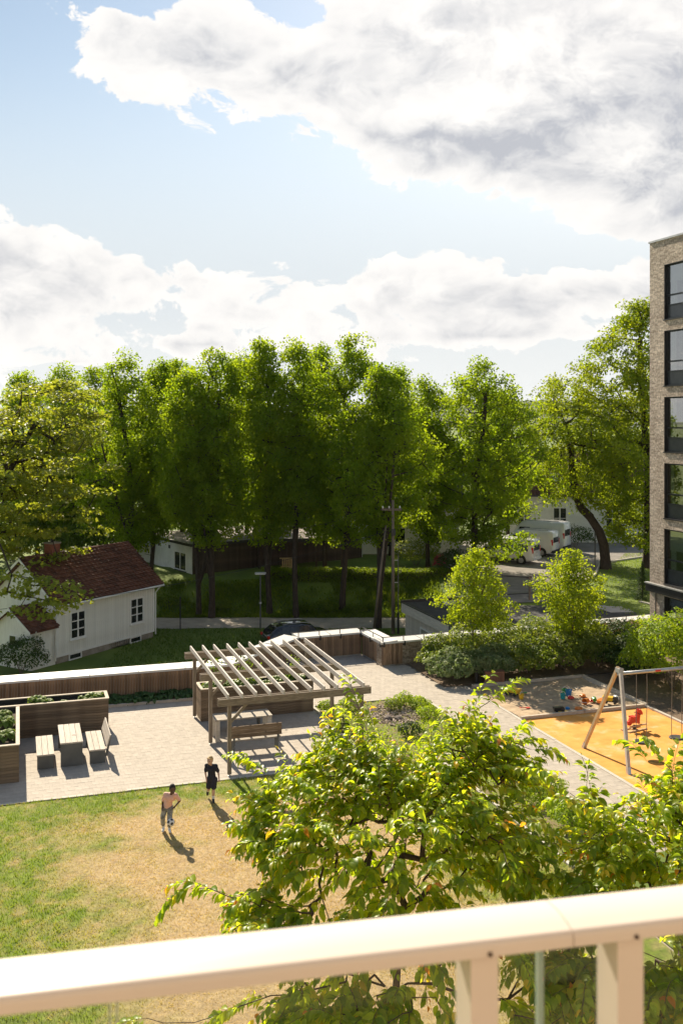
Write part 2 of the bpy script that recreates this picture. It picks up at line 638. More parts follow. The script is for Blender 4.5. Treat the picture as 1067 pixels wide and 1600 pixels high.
MT['rail_paint'] = mat('cream_powder_coat', (.665, .575, .49), (.70, .605, .52), .4, 2.5, spec=.45, grime=((.58, .49, .405), 9, .60, .82))
MT['lawn'] = mat('lawn_ground', (.1, .1, .1), (.1, .1, .1), .95, 9, tint=True, bump=.9, bscale=45)
MT['blade'] = leafmat('grass_blade', (0, 0, 0), (0, 0, 0), .4, (1.9, 1.9, .8), .6, .2, tint=True)
MT['meadow'] = mat('far_grass', (.085, .135, .016), (.155, .205, .028), .95, .35, detail=9, bump=.9, bscale=5)
MT['linden'] = leafmat('linden_leaf', (.070, .126, .010), (.165, .220, .016), .51, (3.8, 3.4, .85), .55, .2, big=.45)
MT['maple'] = leafmat('maple_leaf', (.13, .175, .025), (.26, .285, .05), .48, (2.3, 2.1, .7), .5, .25, big=.5)
MT['young'] = leafmat('young_tree_leaf', (.15, .225, .014), (.25, .31, .025), .50, (2.6, 2.3, .6), .5, .25)
MT['shrub'] = leafmat('shrub_leaf', (.065, .12, .015), (.235, .275, .06), .45, (2.4, 2.2, .7), .48, .32, big=1.3)
MT['shrub_bright'] = leafmat('bright_shrub_leaf', (.15, .25, .016), (.27, .35, .03), .48, (2.2, 2.0, .6), .5, .25)
MT['shrub_dark'] = leafmat('dark_shrub_leaf', (.03, .06, .014), (.07, .115, .025), .3, (1.4, 1.4, .6), .55, .2)
MT['shrub_red'] = leafmat('copper_shrub_leaf', (.16, .07, .025), (.28, .16, .05), .35, (1.4, 1.1, .6), .45, .3)
MT['hosta'] = leafmat('hosta_leaf', (.045, .10, .03), (.085, .165, .045), .3, (1.3, 1.4, .6), .45, .3)
MT['planter_leaf'] = leafmat('strawberry_leaf', (.13, .21, .03), (.24, .31, .06), .4, (1.4, 1.4, .6), .5, .25)  # paler, yellower leaf colour of the planter plants and climbers
MT['hedge'] = leafmat('hedge_leaf', (.06, .105, .012), (.14, .195, .022), .45, (2.6, 2.3, .7), .55, .2, big=.8)
MT['cherry'] = leafmat('cherry_leaf', (0, 0, 0), (0, 0, 0), .54, (3.6, 3.2, .8), .4, .4, tint=True)
MT['wood_far'] = leafmat('far_wood_leaf', (.035, .06, .018), (.08, .11, .03), .25, (1.3, 1.4, .6), .7, .1)


def uv_walls(me):
    """metre UVs: u along the wall, v up"""
    uv = me.uv_layers.new(name='UVMap')
    for p in me.polygons:
        n = p.normal
        if abs(n.z) > 0.7:
            tx, ty = Vector((1, 0, 0)), Vector((0, 1, 0))
        else:
            tx = Vector((-n.y, n.x, 0)).normalized()
            ty = Vector((0, 0, 1))
        for li in p.loop_indices:
            c = me.vertices[me.loops[li].vertex_index].co
            uv.data[li].uv = (c.dot(tx), c.dot(ty))


def sstep(a, b, x):
    t = np.clip((np.asarray(x, dtype=float) - a) / (b - a), 0, 1)
    return t * t * (3 - 2 * t)


def vnoise(x, y, s, seed=0):
    """cheap smooth value noise in numpy"""
    x = np.asarray(x, dtype=float) * s + seed * 17.13
    y = np.asarray(y, dtype=float) * s + seed * 9.71
    xi, yi = np.floor(x), np.floor(y)
    xf, yf = x - xi, y - yi
    xf = xf * xf * (3 - 2 * xf)
    yf = yf * yf * (3 - 2 * yf)

    def h(a, b):
        v = np.sin(a * 127.1 + b * 311.7 + seed * 74.7) * 43758.5453
        return v - np.floor(v)
    return (h(xi, yi) * (1 - xf) + h(xi + 1, yi) * xf) * (1 - yf) + (h(xi, yi + 1) * (1 - xf) + h(xi + 1, yi + 1) * xf) * yf


def fbm(x, y, s, seed=0, o=4):
    t, a, k = 0, .5, 0
    for i in range(o):
        t = t + a * vnoise(x, y, s * 2 ** i, seed + i)
        k += a
        a *= .5
    return t / k


# ------------------------------------------------------------------ terrain outside the courtyard
ROAD_Y0, ROAD_Y1 = 64.2, 67.6
LOW = -2.5


def ground_h(x, y):
    x = np.asarray(x, dtype=float)
    y = np.asarray(y, dtype=float)
    z = np.full(np.broadcast(x, y).shape, LOW)
    wob = 0.6 * (fbm(x, y, .25, 3) - .5)
    bank = sstep(68.0, 73.5, y + wob * 1.2) * 1.95
    z = z + bank
    right = sstep(5.5, 8.5, x) * sstep(57, 61.5, y)
    z = z * (1 - right) + (-.35) * right
    r2 = sstep(14.5, 17, x) * sstep(46, 53, y)
    z = z * (1 - r2) + (-.35) * r2
    far = sstep(110, 420, y)
    z = z - far * 9
    rough = (fbm(x, y, .5, 5) - .5) * .35 * sstep(68.2, 70, y) * (1 - right)
    return z + rough


def build_ground():
    xs = np.concatenate([-np.geomspace(60, 6000, 22)[::-1], np.arange(-58, 60, 1.4), np.geomspace(60, 6000, 22)])
    ys = np.concatenate([-np.geomspace(20, 6000, 14)[::-1], np.arange(-10, 40, 5.0), np.arange(40, 120, 1.0), np.geomspace(121, 7000, 34)])
    X, Y = np.meshgrid(xs, ys)
    Z = ground_h(X, Y)
    a, b = X * CU[0] + Y * CU[1], X * CV[0] + Y * CV[1]
    Z = np.where((b < 40.0), LOW - 0.5, Z)
    V = np.stack([X, Y, Z], -1).reshape(-1, 3)
    nx, ny = len(xs), len(ys)
    i = np.arange(nx * ny).reshape(ny, nx)
    Fa = np.stack([i[:-1, :-1], i[:-1, 1:], i[1:, 1:], i[1:, :-1]], -1).reshape(-1, 4)
    o = obj('ground', npmesh('ground', V, Fa, MT['meadow'], True))
    struct(o, 'grassy ground beyond the courtyard wall, running out to the horizon')


build_ground()


def sheet(name, pts, m, label, z=None):
    mb = MB()
    mb.add([(p[0], p[1], p[2] if z is None else z) for p in pts], [tuple(range(len(pts)))])
    o = obj(name, mb.mesh(name, m))
    for p in o.data.polygons:
        if p.normal.z < 0:
            p.flip()
    return struct(o, label)


def build_roads():
    # lane under the trees: a draped strip
    xs = np.arange(-60, 6.6, 1.2)
    V = []
    for x in xs:
        w = .12 * math.sin(x * .7) + .1 * math.sin(x * 1.9)
        for y in (ROAD_Y0 + w, ROAD_Y0 + 1.1, ROAD_Y1 - 1.1, ROAD_Y1 + w * .8):
            V.append((x, y, LOW + .02 + (.012 if ROAD_Y0 + .5 < y < ROAD_Y1 - .5 else 0)))
    i = np.arange(len(xs) * 4).reshape(-1, 4)
    Fa = np.stack([i[:-1, :-1], i[1:, :-1], i[1:, 1:], i[:-1, 1:]], -1).reshape(-1, 4)
    struct(obj('road', npmesh('road', V, Fa, MT['road'], True)), 'pale worn lane running under the row of tall trees')
    pts = [(8.9, 61.2), (13.2, 61.9), (15.0, 66), (18.2, 72), (20.2, 78), (30, 86), (40, 90), (40, 97), (10, 97), (7.6, 86), (8.2, 70)]
    sheet('car_park', pts, MT['asphalt'], 'grey asphalt car park where the vans are parked', -.33)
    # pavement kerb between the car park and the lawn
    mb = MB()
    line = [(13.2, 61.9), (15.0, 66), (18.2, 72), (20.2, 78), (30, 86), (40, 90)]
    for p, q in zip(line[:-1], line[1:]):
        mb.beam((p[0] + .08, p[1], -.31), (q[0] + .08, q[1], -.31), .14, .2)
    struct(obj('kerb', mb.mesh('kerb', MT['kerb'])), 'kerb edging the car park lawn')


build_roads()

# ------------------------------------------------------------------ courtyard
B_LAWN = 30.05
A_PATH0, A_PATH1 = 15.2, 17.45
WALL = [(-14.0, 39.75), (8.2, 39.75), (12.1, 43.7), (15.25, 43.9), (15.4, 41.55), (30.6, 42.45)]


def wall_b(a):
    for p, q in zip(WALL[:-1], WALL[1:]):
        if p[0] <= a <= q[0] and q[0] - p[0] > .5:
            return p[1] + (q[1] - p[1]) * (a - p[0]) / (q[0] - p[0])
    return 42.4


def in_paving(a, b):
    if b < 22.0 or a < -7.5 or a > 17.45:
        return False
    if b < B_LAWN:
        return A_PATH0 <= a
    if 10.8 < a < 15.2 and b < 36.5:
        return False
    if b > wall_b(a) - .02:
        return False
    if 2.6 < a < 6.9 and b > 38.85:
        return False
    if 6.3 < a < 10.6 and 36.05 < b < 36.95:
        return False
    if a < 3.0 and 36.1 < b < 36.95:
        return False
    if a < -.05 and 31.8 < b < 37:
        return False
    if a > 16.6 and b > 37.4 + (17.4 - a):
        return False
    return True


def build_court():
    # sub-base of the whole roof deck, one slab that reaches down to the lower ground
    mb = MB()
    o = [C(-30, 6, 0), C(31, 6, 0)]
    poly = [(-30, -14), (31, -14), (31, 42.6), (15.9, 41.8), (15.7, 44.2), (12.0, 44.0), (8.1, 40.2), (-30, 40.2)]
    mb.prism(poly, lambda p, d: C(p[0], p[1], d), -3.6, -.045)
    struct(obj('courtyard_deck', mb.mesh('courtyard_deck', MT['joint'])), 'base of the courtyard terrace')
    # pavers
    w, d, g = .205, .275, .004
    cells = []
    row = 0
    b = 22.0
    while b < 44:
        off = (row % 2) * w / 2
        a = -7.5 + off
        while a < 17.45 - w * .5:
            ca, cb = a + w / 2, b + d / 2
            if in_paving(ca, cb) and in_paving(ca - w * .3, cb) and in_paving(ca + w * .3, cb):
                cells.append((ca, cb))
            a += w
        b += d
        row += 1

    def vis(c):
        p = C(c[0], c[1])
        px = 533.5 + F * p.x / p.y
        py = HZ + F * EYE / p.y
        ok = 0 < px < 1060 and (px < 360 or (820 < px and py < 1220))
        return (0 if ok else 1, p.y)
    order = sorted(cells, key=vis)
    near, rest = order[:300], order[300:]
    paving = obj('courtyard_paving', None)
    paving['kind'] = 'structure'
    mb = MB()
    mb.add([C(a, b, -.004) for a, b in [(-7.6, 30.0), (10.7, 30.0), (10.7, 36.6), (15.2, 36.6), (15.2, 21.9), (17.5, 21.9), (17.5, 37.4), (16.5, 38.5), (16.5, 41.6), (15.3, 41.5), (15.2, 43.8), (12, 43.6), (8.2, 39.7), (-7.6, 39.7)]], [tuple(range(14))])
    part('joint_bed', mb, MT['joint'], paving)
    hw, hd, c = w / 2 - g / 2, d / 2 - g / 2, .0015
    pv = np.array([(-hw, -hd, -.03), (hw, -hd, -.03), (hw, hd, -.03), (-hw, hd, -.03), (-hw, -hd, -c), (hw, -hd, -c), (hw, hd, -c), (-hw, hd, -c),
                   (-hw + c, -hd + c, 0), (hw - c, -hd + c, 0), (hw - c, hd - c, 0), (-hw + c, hd - c, 0)])
    pf = [(8, 9, 10, 11)]
    for k in range(4):
        k2 = (k + 1) % 4
        pf.append((k, k2, 4 + k2, 4 + k))
        pf.append((4 + k, 4 + k2, 8 + k2, 8 + k))
    pf = np.array(pf)
    pme = npmesh('paver', pv, pf, MT['paver'])
    for a, b in near:
        o = obj('paver', pme, paving, C(a, b, rng.normal(0, .0016)), (rng.normal(0, .002), rng.normal(0, .002), TH + rng.normal(0, .004)))
    rot = np.array([[CU[0], CU[1], 0], [CV[0], CV[1], 0], [0, 0, 1]])
    V, Fs = [], []
    for i, (a, b) in enumerate(rest):
        q = pv.copy()
        q[:, 2] += q[:, 0] * rng.normal(0, .002) + q[:, 1] * rng.normal(0, .002) + rng.normal(0, .0012)
        p = C(a, b)
        V.append(q @ rot + np.array([p.x, p.y, 0]))
        Fs.append(pf + i * 12)
    o = obj('paver_field', npmesh('paver_field', np.concatenate(V), np.concatenate(Fs), MT['paver']), paving)
    o['kind'] = 'stuff'
    paving['label'] = 'sand coloured concrete paving of the courtyard'

    def kerb(run, label, w=.1, z=.03, step=1.0, gap=.003):
        r = obj('kerb', None)
        struct(r, label)
        for p, q in zip(run[:-1], run[1:]):
            p3, q3 = C(*p, 0), C(*q, 0)
            L = (q3 - p3).length
            n = max(1, round(L / step))
            me = MB().box(gap / 2, L / n - gap / 2, -w / 2, w / 2, -.04, z).mesh('kerb_stone', MT['kerb'])
            ang = math.atan2(q3.y - p3.y, q3.x - p3.x)
            for k in range(n):
                obj('kerb_stone', me, r, p3.lerp(q3, k / n) + Vector((0, 0, rng.normal(0, .002))), (0, 0, ang))
    kerb([(-12, B_LAWN), (15.15, B_LAWN)], 'pale concrete edging between the lawn and the paving', .13, .004)
    kerb([(10.72, 30.2), (10.72, 36.55), (15.2, 36.55), (15.2, 22)], 'pale edging round the planting bed beside the pergola', .1, .035)
    kerb([(17.5, 22), (17.5, 37.4)], 'pale edging between the path and the orange play surface', .12, .012)
    kerb([(22.8, 22), (22.85, 37.1)], 'pale edging along the far side of the play surface', .12, .06)
    kerb([(12.95, 21.5), (12.95, 29.9)], 'pale edging of the soil strip beside the path', .1, .03)
    kerb([(2.65, 38.87), (7.4, 38.87)], 'low edging in front of the leafy bed along the wall', .1, .10)


build_court()


def lawn_green(x, y):
    """0 straw, 1 green"""
    a = x * CU[0] + y * CU[1]
    b = x * CV[0] + y * CV[1]
    n = fbm(x, y, .55, 11, 4) - .5
    n2 = fbm(x, y, 3.2, 23, 3) - .5
    g = np.maximum(sstep(27.7, 29.3, b + n * 2.0 + .35 * sstep(4, 0, a)), sstep(3.6, .4, a + n * 5.0))
    g = np.maximum(g, sstep(8.8, 12.5, a + n * 4))
    g = np.maximum(g * .9, sstep(17.5, 15.0, b) * .5)
    n3 = fbm(x, y, 9.0, 37, 2) - .5
    g = g + n2 * 1.5 * (.22 + g * .75) + n3 * .9 * (.15 + g * .8) + .15 * n
    return np.clip(g, 0, 1)


STRAW, STRAW2 = np.array((.36, .245, .115)), np.array((.52, .385, .20))
GRS, GRS2 = np.array((.085, .145, .008)), np.array((.215, .275, .018))


def lawn_color(x, y, r):
    g = lawn_green(x, y)[:, None]
    r = r[:, None]
    return (STRAW * (1 - r) + STRAW2 * r) * (1 - g) + (GRS * (1 - r) + GRS2 * r) * g


def build_lawn():
    bs = np.arange(3.0, B_LAWN - .05, .14)
    as_ = np.arange(-14, 12.95, .14)
    A, Bm = np.meshgrid(as_, bs)
    X = A * CU[0] + Bm * CV[0]
    Y = A * CU[1] + Bm * CV[1]
    Z = -.01 + (fbm(X, Y, .8, 2) - .5) * .03
    V = np.stack([X, Y, Z], -1).reshape(-1, 3)
    ny, nx = A.shape
    i = np.arange(nx * ny).reshape(ny, nx)
    Fa = np.stack([i[:-1, :-1], i[:-1, 1:], i[1:, 1:], i[1:, :-1]], -1).reshape(-1, 4)
    col = lawn_color(V[:, 0], V[:, 1], fbm(V[:, 0], V[:, 1], 6, 31, 2))
    o = obj('lawn', npmesh('lawn', V, Fa, MT['lawn'], True, col * .95))
    struct(o, 'patchy lawn, green along the paving and left, dried straw in the middle')
    # blades: short turf, as far as the picture shows it
    N = 150000
    a = rng.uniform(-6.5, 12.9, N)
    b = rng.uniform(15.0, B_LAWN - .06, N)
    x = a * CU[0] + b * CV[0]
    y = a * CU[1] + b * CV[1]
    px = 533.5 + F * x / y
    keep = (px > -40) & (px < 900)
    x, y = x[keep], y[keep]
    n = len(x)
    g = lawn_green(x, y)
    h = (.018 + .035 * g) * rng.uniform(.6, 1.4, n)
    ang = rng.uniform(0, math.pi * 2, n)
    w = rng.uniform(.006, .013, n)
    lean = rng.normal(0, .55, (n, 2)) * h[:, None] * (1.4 - .6 * g[:, None])
    z0 = np.full(n, -.022)
    p0 = np.stack([x - np.cos(ang) * w, y - np.sin(ang) * w, z0], -1)
    p1 = np.stack([x + np.cos(ang) * w, y + np.sin(ang) * w, z0], -1)
    p2 = np.stack([x + lean[:, 0], y + lean[:, 1], z0 + h + .02], -1)
    V = np.stack([p0, p1, p2], 1).reshape(-1, 3)
    Fa = np.arange(n * 3).reshape(-1, 3)
    col = np.repeat(lawn_color(x, y, rng.uniform(0, 1, n)), 3, axis=0)
    o = obj('grass', npmesh('grass', V, Fa, MT['blade'], False, col))
    o['kind'] = 'stuff'
    o['label'] = 'short turf blades of the courtyard lawn'


build_lawn()
sheet('side_lawn', [C(12.95, 2, -.016), C(24, 2, -.016), C(24, 21.6, -.016), C(12.95, 21.6, -.016)], MT['meadow'], 'grass under the right cherry tree')


MT['moss'] = mat('mossy_soil', (.20, .155, .075), (.17, .20, .035), .95, 2.2, detail=8, bump=.8, bscale=30, lo=.4, hi=.6)


def build_beds():
    def bed(pts, m, z, label, name='planting_bed'):
        # gently lumpy sheet
        a0, a1 = min(p[0] for p in pts), max(p[0] for p in pts)
        b0, b1 = min(p[1] for p in pts), max(p[1] for p in pts)
        na, nb = max(3, int((a1 - a0) / .2)), max(3, int((b1 - b0) / .2))
        A, Bm = np.meshgrid(np.linspace(a0, a1, na), np.linspace(b0, b1, nb))
        X = A * CU[0] + Bm * CV[0]
        Y = A * CU[1] + Bm * CV[1]
        Z = z + (fbm(X, Y, 1.6, 41) - .5) * .05
        i = np.arange(na * nb).reshape(nb, na)
        Fa = np.stack([i[:-1, :-1], i[:-1, 1:], i[1:, 1:], i[1:, :-1]], -1).reshape(-1, 4)
        struct(obj(name, npmesh(name, np.stack([X, Y, Z], -1).reshape(-1, 3), Fa, m, True)), label)
    bed([(10.78, 30.1), (15.14, 36.5)], MT['moss'], -.005, 'soil bed between the pergola and the path')
    bed([(13.0, 21), (15.14, 30.0)], MT['moss'], -.005, 'soil strip with shrubs beside the path')
    bed([(2.7, 38.92), (7.6, 39.72)], MT['soil'], .03, 'dark soil bed along the boarded wall')
    bed([(16.6, 37.5), (30.3, 41.9)], MT['bark_chip'], .02, 'dark soil under the shrubbery')
    bed([(22.95, 22), (29.5, 37.4)], MT['bark_chip'], -.01, 'soil beside the play area')
    # play surface and sand
    mb = MB()
    mb.add([C(17.55, 21.5, -.004), C(22.75, 21.5, -.004), C(22.78, 32.62, -.004), C(17.55, 32.62, -.004)], [(0, 1, 2, 3)])
    struct(obj('play_surface', mb.mesh('play_surface', MT['rubber'])), 'orange rubber play surface under the swing')
    n = 60
    A, Bm = np.meshgrid(np.linspace(17.6, 22.8, n), np.linspace(32.72, 37.12, n))
    X = A * CU[0] + Bm * CV[0]
    Y = A * CU[1] + Bm * CV[1]
    Z = .0 + (fbm(X, Y, 1.1, 51, 5) - .5) * .16
    i = np.arange(n * n).reshape(n, n)
    Fa = np.stack([i[:-1, :-1], i[:-1, 1:], i[1:, 1:], i[1:, :-1]], -1).reshape(-1, 4)
    struct(obj('sand', npmesh('sand', np.stack([X, Y, Z], -1).reshape(-1, 3), Fa, MT['sand'], True)), 'trodden sand of the sandpit')
    sp = thing('sandpit_edging', 'weathered timber edging round the sandpit', 'sandpit edging')
    for k, (p, q) in enumerate([((17.5, 32.66), (22.8, 32.66)), ((17.7, 37.2), (22.9, 37.2)), ((22.9, 32.66), (22.9, 37.2))]):
        P, Q = C(*p, .045), C(*q, .045)
        nseg = 2
        for s in range(nseg):
            part('edge_board', MB().beam(P.lerp(Q, s / nseg + .003), P.lerp(Q, (s + 1) / nseg - .003), .11, .12), MT['cap'], sp)


build_beds()


# ------------------------------------------------------------------ parapet wall of the courtyard
def build_wall():
    runs = [(0, 'boards', 'long low courtyard wall clad in brown upright boards with pale metal coping, behind the planters'),
            (1, 'boards', 'oblique boarded wall end half hidden behind the pergola'),
            (2, 'boards', 'short boarded wall at the back of the paved recess'),
            (3, 'boards', 'boarded wall return on the right of the paved recess'),
            (4, 'brick', 'long brick parapet wall behind the shrubbery, with pale coping')]
    H = 1.02
    for k, kind, label in runs:
        p, q = WALL[k], WALL[k + 1]
        P, Q = C(*p), C(*q)
        L = (Q - P).length
        ang = math.atan2(Q.y - P.y, Q.x - P.x)
        w = thing('parapet_wall', label, 'wall', P, ang)
        T = .62
        e0, e1 = (.0, .0)
        core = MB().box(0, L, .05, T, -3.4, H)
        co = part('core', core, MT['brick_low'] if kind == 'brick' else MT['concrete'], w)
        uv_walls(co.data)
        if kind == 'boards':
            n = int(L / .105)
            bw = L / n
            bme = MB().box(.006, bw - .006, .012, .05, .06, H - .005).mesh('board', MT['fence'])
            for i in range(n):
                pc = P.lerp(Q, (i + .5) / n)
                px = 533.5 + F * pc.x / pc.y
                if px < -90:
                    continue
                obj('board', bme, w, (i * bw, rng.normal(0, .002), rng.normal(0, .003)))
            if k == 3:      # the end grain of the return wall is boarded too
                for i in range(6):
                    part('board', MB().box(L + .002, L + .036, .05 + i * .1, .05 + i * .1 + .092, .06, H - .005), MT['fence'], w)
        else:
            nb = 10
            for i in range(nb):
                part('board', MB().box(i * .1 + .005, i * .1 + .094, .012, .05, .05, H - .005), MT['fence'], w)
        # coping in lengths, sloping to the outside
        n = max(1, round(L / 1.9))
        s0 = -.10 if k in (3, 4) else -.02
        for i in range(n):
            x0 = L * i / n + .006 + (s0 if i == 0 else 0)
            x1 = L * (i + 1) / n - .006 + (.06 if i == n - 1 and k < 4 else 0)
            y0, y1 = -.06, T + .12
            m = MB()
            zf, zb = H + .05 + .004 * (k % 2), H + .095 + .004 * (k % 2)
            m.hexa([(x0, y0, H - .03), (x1, y0, H - .03), (x1, y1, H - .03), (x0, y1, H - .03), (x0, y0, zf), (x1, y0, zf), (x1, y1, zb), (x0, y1, zb)])
            m.box(x0 - .012, x0 + .012, y0 + .01, y1 - .01, zf, zb + .012)
            part('coping', m, MT['coping'], w)
        if k >= 2:   # thin steel handrail brackets on the coping
            r = thing('handrail', ['thin black steel rail on the wall at the back of the recess', 'thin black steel rail on the wall return by the recess',
                                   'long thin black steel rail on the brick parapet behind the shrubs'][k - 2], 'handrail', P, ang)
            m = MB()
            m.box(.0 if k > 2 else -.3, L - .02, .05, .085, H + .235, H + .262)
            part('rail', m, MT['steel_dark'], r)
            nn = max(2, round(L / 1.05))
            for i in range(nn + 1):
                x = .05 + (L - .12) * i / nn
                part('bracket', MB().box(x, x + .035, .055, .08, H - .12, H + .235).box(x - .03, x + .065, -.0725, .05, H - .14, H - .10).box(x - .01, x + .045, -.1, -.068, H - .16, H + .05), MT['steel_dark'], r)


MT['brick_low'] = brickmat('grey_brick_low', (.42, .37, .30), (.26, .20, .15), (.30, .27, .23), .22, .07)
MT['brick'] = brickmat('grey_brick', (.68, .575, .485), (.41, .325, .262), (.48, .42, .36), .26, .072)
build_wall()


# ------------------------------------------------------------------ apartment block at the right
def build_block():
    yb = 47.8
    cx = (1014.5 - 533.5) / F * yb
    corner = Vector((cx, yb, 0))
    # facade runs from the corner towards the balcony side
    ang = math.atan2(-CV[1], -CV[0])      # local x along -v
    blk = thing('apartment_block', 'tall grey brick apartment block with dark framed windows at the right edge', 'building', corner, ang)
    top = EYE - (381 - HZ) / F * yb
    st = 101.0 / F * yb                   # storey
    sill = [EYE - (y - HZ) / F * yb for y in (503, 604, 705, 806, 906)]
    LEN, WID = 13.0, 14.0
    wh = 84.0 / F * yb
    x0, bay, ww = 1.12, 3.9, 2.6
    rows = [(s, s + wh) for s in sill]
    gs = EYE - (1012 - HZ) / F * yb
    rows.append((gs, EYE - (925 - HZ) / F * yb))
    cols = [(x0 + i * bay, x0 + i * bay + ww) for i in range(3)]
    # local y: facade normal is local... x along -v, so left normal (+y) is +u ; outside (-u) is -y
    rv = .22
    m = MB()
    zs = sorted({-.5, top} | {z for r in rows for z in r})
    xs = sorted({0, LEN} | {x for c in cols for x in c})
    for xa, xb in zip(xs[:-1], xs[1:]):
        for za, zb in zip(zs[:-1], zs[1:]):
            xm, zm = (xa + xb) / 2, (za + zb) / 2
            if any(c[0] < xm < c[1] for c in cols) and any(r[0] < zm < r[1] for r in rows):
                continue
            m.add([(xa, 0, za), (xb, 0, za), (xb, 0, zb), (xa, 0, zb)], [(0, 1, 2, 3)])
    for c in cols:
        for r in rows:
            a, b_, z0, z1 = c[0], c[1], r[0], r[1]
            m.add([(a, 0, z0), (a, rv, z0), (a, rv, z1), (a, 0, z1)], [(0, 1, 2, 3)])
            m.add([(b_, 0, z0), (b_, rv, z0), (b_, rv, z1), (b_, 0, z1)], [(3, 2, 1, 0)])
            m.add([(a, 0, z1), (b_, 0, z1), (b_, rv, z1), (a, rv, z1)], [(0, 1, 2, 3)])
            m.add([(a, 0, z0), (b_, 0, z0), (b_, rv, z0), (a, rv, z0)], [(3, 2, 1, 0)])
    # end wall facing away (the corner edge), back and far end
    m.add([(0, 0, -.5), (0, WID, -.5), (0, WID, top), (0, 0, top)], [(3, 2, 1, 0)])
    m.add([(LEN, 0, -.5), (LEN, WID, -.5), (LEN, WID, top), (LEN, 0, top)], [(0, 1, 2, 3)])
    m.add([(0, WID, -.5), (LEN, WID, -.5), (LEN, WID, top), (0, WID, top)], [(0, 1, 2, 3)])
    me = bpy.data.meshes.new('wall')
    me.from_pydata(m.v, [], m.f)
    me.materials.append(MT['brick'])
    me.update()
    uv_walls(me)
    obj('wall', me, blk)
    part('parapet_cap', MB().box(-.05, LEN + .05, -.05, WID + .05, top, top + .09), MT['galv'], blk)
    part('roof', MB().box(.1, LEN - .1, .1, WID - .1, top - .6, top - .5), MT['roof_felt'], blk)
    zc = EYE - (909 - HZ) / F * yb
    zc2 = EYE - (924 - HZ) / F * yb
    part('cornice', MB().box(-.12, LEN, -.16, 0.0, zc2 + .05, zc - .06), MT['block_frame'], blk)
    part('cornice_cap', MB().box(-.16, LEN, -.2, 0.0, zc - .06, zc), MT['galv'], blk)
    part('room_floors', rooms(LEN, WID, rows), MT['room'], blk)
    fr = .07
    for c in cols:
        for ri, r in enumerate(rows):
            a, b_, z0, z1 = c[0], c[1], r[0], r[1]
            ground = ri == 5
            split = z0 + (z1 - z0) * (.26 if not ground else .2)
            midz = z0 + (z1 - z0) * .44
            w = MB()
            y0, y1 = rv - .10, rv
            w.box(a, a + fr, y0, y1, z0, z1).box(b_ - fr, b_, y0, y1, z0, z1).box(a + fr, b_ - fr, y0, y1, z1 - fr, z1)
            w.box(a + fr, b_ - fr, y0, y1, z0, z0 + fr).box(a + fr, b_ - fr, y0, y1, split - .03, split + .03).box(a + fr, b_ - fr, y0, y1, midz - .035, midz + .035)
            wo = part('window', w, MT['block_frame'], blk)
            part('sill', MB().box(a - .03, b_ + .03, -.05, rv - .10, z0 - .045, z0 + .004), MT['block_frame'], wo)
            part('reveal_lining', MB().box(a + .001, a + .022, -.004, rv - .1, z0 + .006, z1 - .002).box(a + .022, b_ - .003, -.004, rv - .1, z1 - .022, z1 - .002), MT['block_frame'], wo)
            part('spandrel', MB().box(a + fr, b_ - fr, y0 + .04, y0 + .06, z0 + fr, split - .03), MT['block_panel'], wo)
            part('pane', MB().box(a + fr, b_ - fr, y0 + .045, y0 + .06, midz + .035, z1 - fr), MT['glass_block'], wo)
            part('pane', MB().box(a + fr, b_ - fr, y0 + .045, y0 + .06, split + .03, midz - .035), MT['glass_block'], wo)
            if rng.uniform() < .45:
                part('blind', MB().box(a + fr + .01, b_ - fr - .01, y1 + .03, y1 + .045, z1 - fr - (z1 - z0) * rng.uniform(.12, .45), z1 - fr), MT['curtain'], wo)
            part('curtain', MB().box(a + fr + .02, a + rng.uniform(.25, .6), y1 + .10, y1 + .13, z0 + .3, z1 - fr), MT['curtain'], wo)
    part('downpipe', MB().tube([(.55, -.06, -.4), (.55, -.06, zc2)], .035, 8), MT['block_pipe'], blk)


def rooms(LEN, WID, rows):
    m = MB()
    for r in rows:
        m.box(.3, LEN - .3, .45, WID - .3, r[0] - .55, r[0] - .35)
    m.box(.25, .3, .45, 6, rows[-1][0], rows[0][1])
    m.box(.3, LEN - .3, 5.0, 5.1, rows[-1][0], rows[0][1])
    return m


MT['block_frame'] = mat('anthracite_frame', (.016, .016, .018), (.026, .026, .028), .4, 5, spec=.5)
MT['block_panel'] = mat('anthracite_panel', (.045, .048, .055), (.06, .063, .07), .25, 3, spec=.5)
MT['block_pipe'] = mat('grey_pipe', (.16, .13, .11), (.2, .17, .15), .5, 5)
MT['room'] = mat('room_interior', (.22, .20, .18), (.3, .28, .25), .9, 3)
MT['curtain'] = mat('curtain', (.45, .43, .38), (.58, .56, .5), .9, 5, stretch=(8, 8, .5))
MT['glass_block'] = glassmat('block_glazing', (.72, .76, .75), 6.0)
MT['glass_clear'] = glassmat('clear_glass', (.965, .975, .968), 1.3)
build_block()


